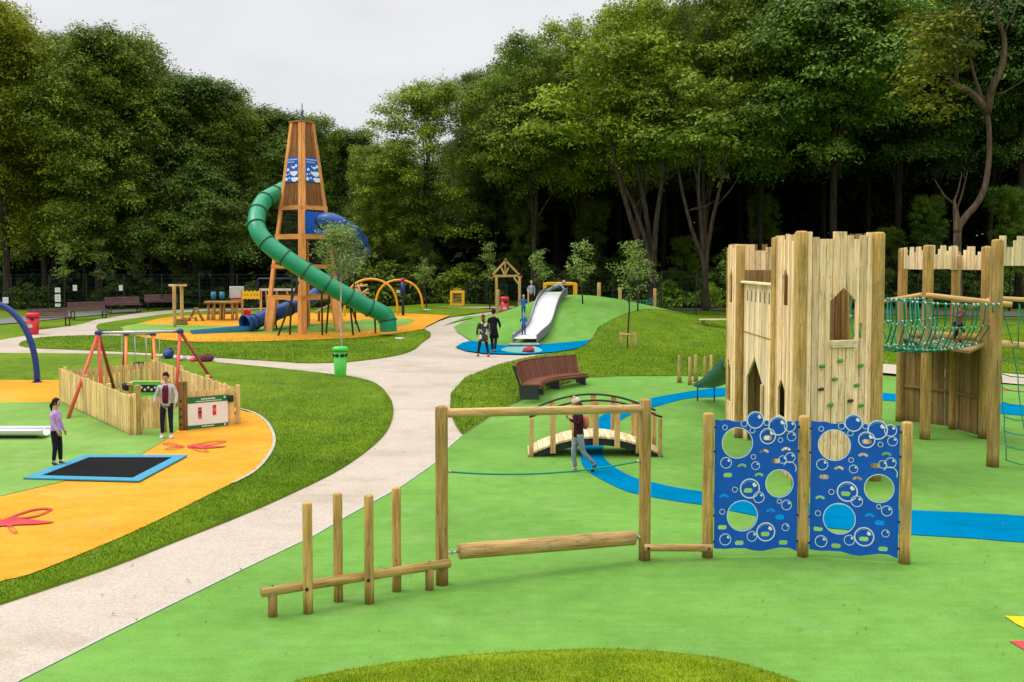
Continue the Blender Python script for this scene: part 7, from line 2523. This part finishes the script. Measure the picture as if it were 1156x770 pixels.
def person(label, loc, rz, H, pose, top, legs, hair, shoes='black', sleeve='wr', hairlen=0, coat=None, hat=None, extra=None, group=None):
    J = {k: Vector(v) for k, v in BASE.items()}
    for k, v in pose.items():
        if k in J: J[k] = Vector(v)
    J = {k: v * H for k, v in J.items()}
    t = thing('person', label, 'person', loc, rz, group)
    r = lambda v: v * H
    # --- body
    names = ['pelvis', 'waist', 'chest', 'neckb', 'neck', 'head', 'shR', 'elR', 'wrR', 'shL', 'elL', 'wrL', 'hiR', 'knR', 'anR', 'hiL', 'knL', 'anL']
    rad = dict(pelvis=.050, waist=.044, chest=.052, neckb=.034, neck=.030, head=.034, shR=.028, elR=.025, wrR=.016, shL=.028, elL=.023, wrL=.016, hiR=.052, knR=.034, anR=.021, hiL=.052, knL=.034, anL=.021)
    ed = [('pelvis', 'waist'), ('waist', 'chest'), ('chest', 'neckb'), ('neckb', 'neck'), ('neck', 'head'), ('chest', 'shR'), ('shR', 'elR'), ('elR', 'wrR'), ('chest', 'shL'), ('shL', 'elL'), ('elL', 'wrL'), ('pelvis', 'hiR'), ('hiR', 'knR'), ('knR', 'anR'), ('pelvis', 'hiL'), ('hiL', 'knL'), ('knL', 'anL')]
    vs = [J[n] for n in names]; rs = [r(rad[n]) for n in names]; es = [(names.index(a), names.index(b)) for a, b in ed]
    # hands: palm and five fingers
    for S_ in 'RL':
        w = J['wr' + S_]; e = J['el' + S_]; d = (w - e).normalized(); side = Vector((0, 1, 0)); side = (side - d * side.dot(d)).normalized()
        wi = names.index('wr' + S_)
        vs.append(w + d * r(.030)); rs.append(r(.017)); es.append((wi, len(vs) - 1)); pi_ = len(vs) - 1
        inn = d.cross(side).normalized() * (-1 if S_ == 'R' else 1)
        for k, ln in enumerate((.038, .043, .040, .031)):
            off = side * r(.014 - .0095 * k)
            a = w + d * r(.046) + off; b_ = a + d * r(ln * .5) + inn * r(.003); c_ = b_ + d * r(ln * .42) + inn * r(.010)
            i0 = len(vs); vs += [a, b_, c_]; rs += [r(.0052), r(.0047), r(.0038)]; es += [(pi_, i0), (i0, i0 + 1), (i0 + 1, i0 + 2)]
        a = w + d * r(.018) + side * r(.020); b_ = a + d * r(.020) + side * r(.012); i0 = len(vs)
        vs += [a, b_]; rs += [r(.006), r(.005)]; es += [(pi_, i0), (i0, i0 + 1)]
    for S_ in 'RL':
        a = J['an' + S_]; k = J['kn' + S_]; fd = pose.get('toe' + S_, (0, 1, -.25)); f = Vector(fd).normalized()
        vs.append(a + f * r(.075) - Vector((0, 0, r(.012)))); rs.append(r(.010)); es.append((names.index('an' + S_), len(vs) - 1))
    V, Fc = skin_mesh(vs, es, rs)
    mb = MB(); mb.v = V
    for f in Fc: mb.face(f, [(0, 0)] * len(f), .5, True, 0)
    # head
    hd = J['head']; look = Vector(pose.get('look', (0, 1, 0))).normalized()
    up = Vector((0, 0, 1)) if abs(look.z) < .9 else Vector((0, 1, 0))
    up = Vector(pose.get('headup', up))
    rt = look.cross(up).normalized(); up = rt.cross(look).normalized()
    HM = Matrix((rt, look, up)).transposed()
    b0 = len(mb.v); mb.sphere(hd, 1, 20, 14, (r(.043), r(.054), r(.066)), tint=.5, M=HM)
    for i in range(b0, len(mb.v)):     # jaw taper, flat face
        q = HM.transposed() @ (mb.v[i] - hd)
        if q.z < 0:
            k = 1 + q.z / r(.066) * .30; q.x *= k; q.y = q.y * (k + .06) + r(.004)
        mb.v[i] = hd + HM @ q
    P = lambda x, y, z: hd + HM @ Vector((r(x), r(y), r(z)))
    mb.hexa([P(-.008, .048, -.014), P(.008, .048, -.014), P(.006, .066, -.012), P(-.006, .066, -.012), P(-.004, .050, .010), P(.004, .050, .010), P(.003, .056, .010), P(-.003, .056, .010)], .5)
    for s_ in (-1, 1):
        mb.sphere(P(.044 * s_, -.002, -.002), r(.013), 8, 6, (.35, .75, 1.2), .5, 0, HM)
        mb.sphere(P(.017 * s_, .048, .006), r(.0065), 8, 6, (1.2, .6, .7), .5, 2, HM)
        mb.sphere(P(.017 * s_, .050, .018), r(.010), 8, 4, (1.2, .3, .22), .5, 3, HM)
    mb.sphere(P(0, .051, -.032), r(.014), 10, 6, (1.1, .4, .3), .5, 1, HM)
    mb.build('body', [M['face'], M['lips'], M['eye'], M[hair]], t)
    # --- clothes
    G_ = lambda nm, eds, rr_: None
    def garment(name, parts, edges, radii, mat, rings=()):
        vs = [J[p] if isinstance(p, str) else Vector(p) for p in parts]
        V, Fc = skin_mesh(vs, edges, [r(x) for x in radii])
        m = MB(); m.v = V
        for f in Fc: m.face(f, [(0, 0)] * len(f), .5, True)
        b0 = len(m.v); n_ = 18
        sr = (J['shR'] - J['shL']).normalized()
        for i, (c_, rx_, ry_) in enumerate(rings):
            a_ = rings[max(i - 1, 0)][0]; z_ = rings[min(i + 1, len(rings) - 1)][0]; sd = (z_ - a_).normalized()
            rt_ = (sr - sd * sr.dot(sd)).normalized(); fw = sd.cross(rt_).normalized()
            for k in range(n_):
                an = 2 * PI * k / n_; w_ = 1 + .03 * math.sin(an * 4 + i * 1.7)
                m.v.append(c_ + rt_ * (math.cos(an) * r(rx_) * w_) + fw * (math.sin(an) * r(ry_) * w_))
        for i in range(len(rings) - 1):
            for k in range(n_):
                k2 = (k + 1) % n_; m.face([b0 + i * n_ + k, b0 + i * n_ + k2, b0 + (i + 1) * n_ + k2, b0 + (i + 1) * n_ + k], [(0, 0)] * 4, .5, True)
        if rings:
            for i, rev in ((0, True), (len(rings) - 1, False)):
                q_ = [b0 + i * n_ + k for k in range(n_)]
                m.face(q_[::-1] if rev else q_, [(0, 0)] * n_, .5, True)
        return m.build(name, M[mat], t)
    wrr = J['elR'].lerp(J['wrR'], .93 if sleeve == 'wr' else .2); wrl = J['elL'].lerp(J['wrL'], .93 if sleeve == 'wr' else .2)
    tn, tm = top
    hem = J['pelvis'].lerp(J['waist'], .1) 
    pe, wa, ch, nb_ = J['pelvis'], J['waist'], J['chest'], J['neckb']; hp_ = (J['hiR'] + J['hiL']) / 2
    torso_r = [(pe + (hp_ - pe) * 1.5, .086, .070), (pe, .086, .068), (pe.lerp(wa, .6), .080, .062), (wa.lerp(ch, .25), .078, .060), (wa.lerp(ch, .7), .086, .064), (ch.lerp(nb_, .1), .092, .066), (ch.lerp(nb_, .55), .094, .058), (ch.lerp(nb_, .88), .070, .046), (nb_.lerp(J['neck'], .18), .040, .038)]
    hip_r = [(hp_ - (pe - hp_) * .8, .074, .062), (hp_, .084, .066), (pe, .082, .064), (pe.lerp(wa, .5), .074, .056)]
    garment(tn, [hem, 'waist', 'chest', J['chest'].lerp(J['neckb'], .75), 'shR', 'elR', wrr, 'shL', 'elL', wrl, J['hiR'].lerp(hem, .45), J['hiL'].lerp(hem, .45)],
            [(0, 1), (1, 2), (2, 3), (2, 4), (4, 5), (5, 6), (2, 7), (7, 8), (8, 9), (0, 10), (0, 11)],
            [.070, .066, .078, .046, .038, .031, .024, .038, .031, .024, .060, .060], tm, torso_r)
    ln, lm = legs
    ankR = J['knR'].lerp(J['anR'], .93); ankL = J['knL'].lerp(J['anL'], .93)
    garment(ln, ['pelvis', 'hiR', 'knR', ankR, 'hiL', 'knL', ankL], [(0, 1), (1, 2), (2, 3), (0, 4), (4, 5), (5, 6)],
            [.060, .056, .040, .030, .056, .040, .030], lm, hip_r)
    for S_ in 'RL':
        a = J['an' + S_]; f = Vector(pose.get('toe' + S_, (0, 1, -.25))).normalized()
        m = MB(); q = a - f * r(.02); e = a + f * r(.095) - Vector((0, 0, r(.010)))
        m.tube([q + Vector((0, 0, -r(.014))), q.lerp(e, .25) - Vector((0, 0, r(.010))), q.lerp(e, .6) - Vector((0, 0, r(.014))), e - Vector((0, 0, r(.012)))], [r(.022), r(.031), r(.028), r(.016)], 10, flat=.8); m.build('shoe', M[shoes], t)
    # hair
    m = MB(); c = hd + HM @ Vector((0, -r(.008), r(.012))); b0 = 0
    m.sphere(c, 1, 18, 12, (r(.050), r(.059), r(.066)), M=HM, wob=.05)
    for i in range(len(m.v)):
        q = HM.transposed() @ (m.v[i] - hd)
        if q.y > r(.028) and q.z < r(.036): q.y = r(.030); q.x *= .9
        if q.z < -r(.030) and q.y > -r(.01): q.z = -r(.030)
        m.v[i] = hd + HM @ q
    if hairlen:
        a = hd + HM @ Vector((0, -r(.045), 0)); m.tube([a, a + HM @ Vector((0, -r(.012), -r(hairlen * .4))), a + HM @ Vector((0, -r(.0), -r(hairlen)))], [r(.042), r(.040), r(.014)], 10, flat=.6)
    m.build('hair', M[hair], t)
    if coat:
        cn_, cm, zlo, flare = coat
        m = MB(); pel = J['pelvis']; tr_ = J['waist'] - J['pelvis']
        hipc = (J['knR'] + J['knL']) / 2; bot_ = pel.lerp(hipc, zlo)
        n_ = 20; rows = []
        cs = [(J['chest'].lerp(J['waist'], .3), .086, .070), (J['waist'], .080, .068), (pel, .090, .076), (pel.lerp(bot_, .5), .100 * flare, .085 * flare), (bot_, .112 * flare, .095 * flare)]
        for c_, rx_, ry_ in cs:
            for k in range(n_):
                a = 2 * PI * k / n_; w_ = 1 + .05 * math.sin(a * 5 + c_.z * 9); m.v.append(c_ + Vector((math.cos(a) * r(rx_) * w_, math.sin(a) * r(ry_) * w_, 0)))
        for i in range(len(cs) - 1):
            for k in range(n_):
                k2 = (k + 1) % n_; m.face([i * n_ + k, i * n_ + k2, (i + 1) * n_ + k2, (i + 1) * n_ + k], [(0, 0)] * 4, .5, True)
        o = m.build(cn_, M[cm], t)
        md = o.modifiers.new('s', 'SOLIDIFY'); md.thickness = .01
    if hat:
        m = MB(); m.sphere(hd + HM @ Vector((0, -r(.006), r(.024))), 1, 16, 10, (r(.055), r(.062), r(.058)), M=HM, wob=.03)
        for i in range(len(m.v)):
            q = HM.transposed() @ (m.v[i] - hd); q.z = max(q.z, r(.018)); m.v[i] = hd + HM @ q
        m.sphere(hd + HM @ Vector((0, 0, r(.085))), r(.020), 10, 8, wob=.2) if hat[1] else None
        m.build('hat', M[hat[0]], t)
    if extra: extra(t, J, r)
    return t


M['c_lilac'] = cloth('lilac_fleece', (.48, .33, .62)); M['c_black'] = cloth('black_leggings', (.016, .016, .02))
M['c_grey'] = cloth('pale_grey_hoodie', (.46, .47, .50)); M['c_maroon'] = cloth('maroon_tshirt', (.12, .012, .025)); M['c_jeans'] = cloth('dark_navy_jeans', (.014, .018, .035))
M['c_lightjeans'] = cloth('light_grey_blue_jeans', (.22, .26, .32)); M['c_blue'] = cloth('bright_blue_overalls', (.03, .14, .42)); M['c_dots'] = cloth('dark_coat_white_dots', (.055, .045, .042), (.62, .60, .55), 6.5)
M['c_coat'] = cloth('black_coat', (.010, .010, .012)); M['c_navy'] = cloth('navy_top', (.03, .06, .16)); M['c_shirt'] = cloth('lilac_grey_shirt', (.30, .33, .52)); M['c_plum'] = cloth('dark_maroon_jumper', (.045, .010, .018)); M['c_coral'] = cloth('coral_bag_cloth', (.58, .17, .10)); M['c_cream'] = cloth('cream_knit', (.60, .52, .38))

for k_ in ('hair_dark', 'hair_red', 'hair_blond'): M[k_].node_tree.nodes['Principled BSDF'].inputs['Specular IOR Level'].default_value = .1
M['shoe_white'] = plain('white_trainer', (.62, .62, .62), .5); M['shoe_red'] = plain('red_shoe', (.4, .02, .03), .5)

sp = lambda px, py: G(px, py)
# girl in lilac, facing right
g = G(64, 529.5) + Vector((0, 0, .09))
def strap_hair(t, J, r):
    m = MB(); a = J['head'] + Vector((0, -r(.055), r(.01))); m.tube([a, a + Vector((0, -r(.03), -r(.05))), a + Vector((0, -r(.02), -r(.14)))], [r(.020), r(.026), r(.008)], 8); m.build('ponytail', M['hair_dark'], t)
person('girl in lilac fleece and black leggings standing beside the trampoline', g, -PI / 2 - .1, 1.42,
       dict(elR=(.125, .02, .64), wrR=(.12, .10, .52), elL=(-.125, -.01, .64), wrL=(-.135, .05, .50), knR=(.05, .015, .28), anR=(.045, -.02, .045), knL=(-.05, .03, .28), anL=(-.05, .035, .045), look=(-.15, 1, -.12)),
       ('fleece', 'c_lilac'), ('leggings', 'c_black'), 'hair_dark', 'black', extra=strap_hair)
# teenager in grey hoodie
g = G(189, 497.5) + Vector((0, 0, .08))
def tee(t, J, r):
    m = MB(); n_ = 12
    pts = []
    for z, w_, yy in ((.80, .035, .062), (.74, .050, .088), (.66, .048, .092), (.58, .046, .090), (.53, .040, .088)):
        pts.append((w_, z, yy))
    for (w_, z, yy) in pts:
        for k in range(5): a = -1 + k / 2; m.v.append(Vector((r(w_ * a), r(yy - .016 * a * a), r(z))))
    for i in range(4):
        for k in range(4): m.face([i * 5 + k, i * 5 + k + 1, (i + 1) * 5 + k + 1, (i + 1) * 5 + k], [(0, 0)] * 4, .5, True)
    o = m.build('tshirt', M['c_maroon'], t); md = o.modifiers.new('s', 'SOLIDIFY'); md.thickness = .02
person('teenager in open pale grey hoodie and dark jeans standing before the pen gate', g, PI + .05, 1.62,
       dict(elR=(.155, .005, .645), wrR=(.175, .04, .51), elL=(-.15, .01, .64), wrL=(-.14, .07, .50), look=(0, 1, -.45), head=(0, .03, .925), anR=(.075, -.01, .045), knR=(.068, .012, .28)),
       ('hoodie', 'c_grey'), ('jeans', 'c_jeans'), 'hair_dark', 'shoe_white', extra=tee)
# walker by the footbridge
g = G(653, 534)
def bagx(t, J, r):
    m = MB(); c = Vector((r(.05), -r(.115), r(.66))); m.sphere(c, 1, 12, 8, (r(.055), r(.05), r(.095)), wob=.15); m.build('shoulder_bag', M['c_coral'], t)
    m = MB(); m.sphere(J['neckb'] + Vector((0, r(.01), r(.012))), 1, 14, 8, (r(.062), r(.058), r(.035)), wob=.12); m.build('scarf', M['hair_red'], t)
person('person in maroon jumper, light jeans and pale knit hat striding past the arched footbridge', g, PI / 2 + .25, 1.58,
       dict(knR=(.045, .055, .29), anR=(.04, .03, .045), knL=(-.05, -.045, .285), anL=(-.05, -.21, .11), toeL=(0, .55, -1), elR=(.12, .03, .66), wrR=(.06, .11, .72), elL=(-.12, .03, .66), wrL=(-.06, .12, .74), look=(0, 1, -.35), head=(0, .035, .925), neckb=(0, .012, .815)),
       ('jumper', 'c_plum'), ('jeans', 'c_lightjeans'), 'hair_red', 'black', hat=('c_cream', True), hairlen=.10, extra=bagx)
# couple
g = G(545.5, 403)
person('woman in dark coat with large pale dots walking away beside a person in black', g + Vector((0, 0, .01)), .1, 1.64,
       dict(anR=(.12, -.06, .045), knR=(.085, .01, .28), anL=(-.12, .06, .045), knL=(-.085, .04, .28), elR=(.14, 0, .645), wrR=(.15, .04, .52)),
       ('coat_top', 'c_dots'), ('leggings', 'c_black'), 'hair_red', 'shoe_red', hairlen=.16, coat=('coat_skirt', 'c_dots', .75, 1.1))
g = G(557, 398.5)
person('person in long black coat walking away, right of the woman in a dotted coat', g, -.35, 1.78,
       dict(anR=(.07, -.10, .06), knR=(.06, -.01, .28), anL=(-.06, .09, .045), knL=(-.06, .07, .28), elR=(.15, .02, .64), wrR=(.12, .11, .58)),
       ('coat_top', 'c_coat'), ('trousers', 'c_jeans'), 'hair_dark', 'black', coat=('coat_skirt', 'c_coat', .75, 1.0))
# child running up the hill left of the slide
g = G(591, 361) + Vector((0, 0, .05))
person('small fair child in bright blue climbing the hill left of the steel slide', g, .2, 1.10,
       dict(knR=(.06, .07, .30), anR=(.055, .02, .10), elR=(.16, .05, .72), wrR=(.20, .10, .66), elL=(-.17, .04, .74), wrL=(-.23, .08, .70)),
       ('top', 'c_blue'), ('trousers', 'c_blue'), 'hair_blond', 'c_jeans')
# child at foot of slide
p = rows_slide_pt = Vector((Cb.x - .05, Cb.y + .55, T(Cb.x, Cb.y + .55) + .27))
person('small child in blue with pale hair standing on the bottom of the steel slide', p, .1, 1.02,
       dict(knR=(.05, .05, .29), elR=(.14, .05, .66), wrR=(.13, .13, .62), elL=(-.14, .04, .66), wrL=(-.13, .12, .64), look=(0, 1, .1)),
       ('top', 'c_blue'), ('trousers', 'c_navy'), 'hair_blond', 'c_jeans')
# man in lilac shirt behind the hill
q = at(600, 340, 50.2); q.z = T(q.x, 50.2) - .0
hh = at(600, 317, 50.2).z - q.z
person('man in lilac grey shirt and dark trousers behind the left side of the hill', q, PI * .85, max(1.3, min(1.9, hh)),
       dict(elR=(.16, .04, .65), wrR=(.10, .12, .60)), ('shirt', 'c_shirt'), ('trousers', 'c_black'), 'hair_blond', 'black')
# person leaning over the slide top
q = at(626, 340, 48.0); q.z = T(q.x, q.y) + .05
person('person in grey blue top lying forward across the top of the steel slide', q, -PI / 2 - .1, 1.45,
       dict(pelvis=(0, -.02, .30), waist=(0, .05, .34), chest=(0, .16, .385), neckb=(0, .25, .42), neck=(0, .29, .44), head=(0, .33, .47), look=(.4, 1, .2),
            shR=(.09, .21, .40), elR=(.13, .30, .27), wrR=(.13, .36, .12), shL=(-.09, .21, .40), elL=(-.13, .30, .28), wrL=(-.12, .38, .16),
            hiR=(.05, -.05, .29), knR=(.06, -.24, .17), anR=(.06, -.42, .05), hiL=(-.05, -.05, .29), knL=(-.06, -.26, .20), anL=(-.06, -.45, .10)),
       ('top', 'c_shirt'), ('jeans', 'c_lightjeans'), 'hair_blond', 'black')
# child inside the net tower
q = Vector((P3.x - .55, P3.y + .3, 2.38))
person('child in a dusky pink top on the platform behind the rope net bridge', q, PI, 1.15,
       dict(pelvis=(0, 0, .42), waist=(0, .03, .49), chest=(0, .07, .60), neckb=(0, .10, .70), neck=(0, .12, .74), head=(0, .14, .80), shR=(.10, .10, .68), shL=(-.10, .10, .68), elR=(.14, .16, .56), wrR=(.10, .26, .60), elL=(-.14, .16, .56), wrL=(-.10, .26, .60),
            hiR=(.05, 0, .39), knR=(.07, .12, .26), anR=(.06, -.02, .045), hiL=(-.05, 0, .39), knL=(-.07, .12, .26), anL=(-.06, -.02, .045)),
       ('top', 'dusky'), ('trousers', 'c_jeans'), 'hair_dark', 'black')
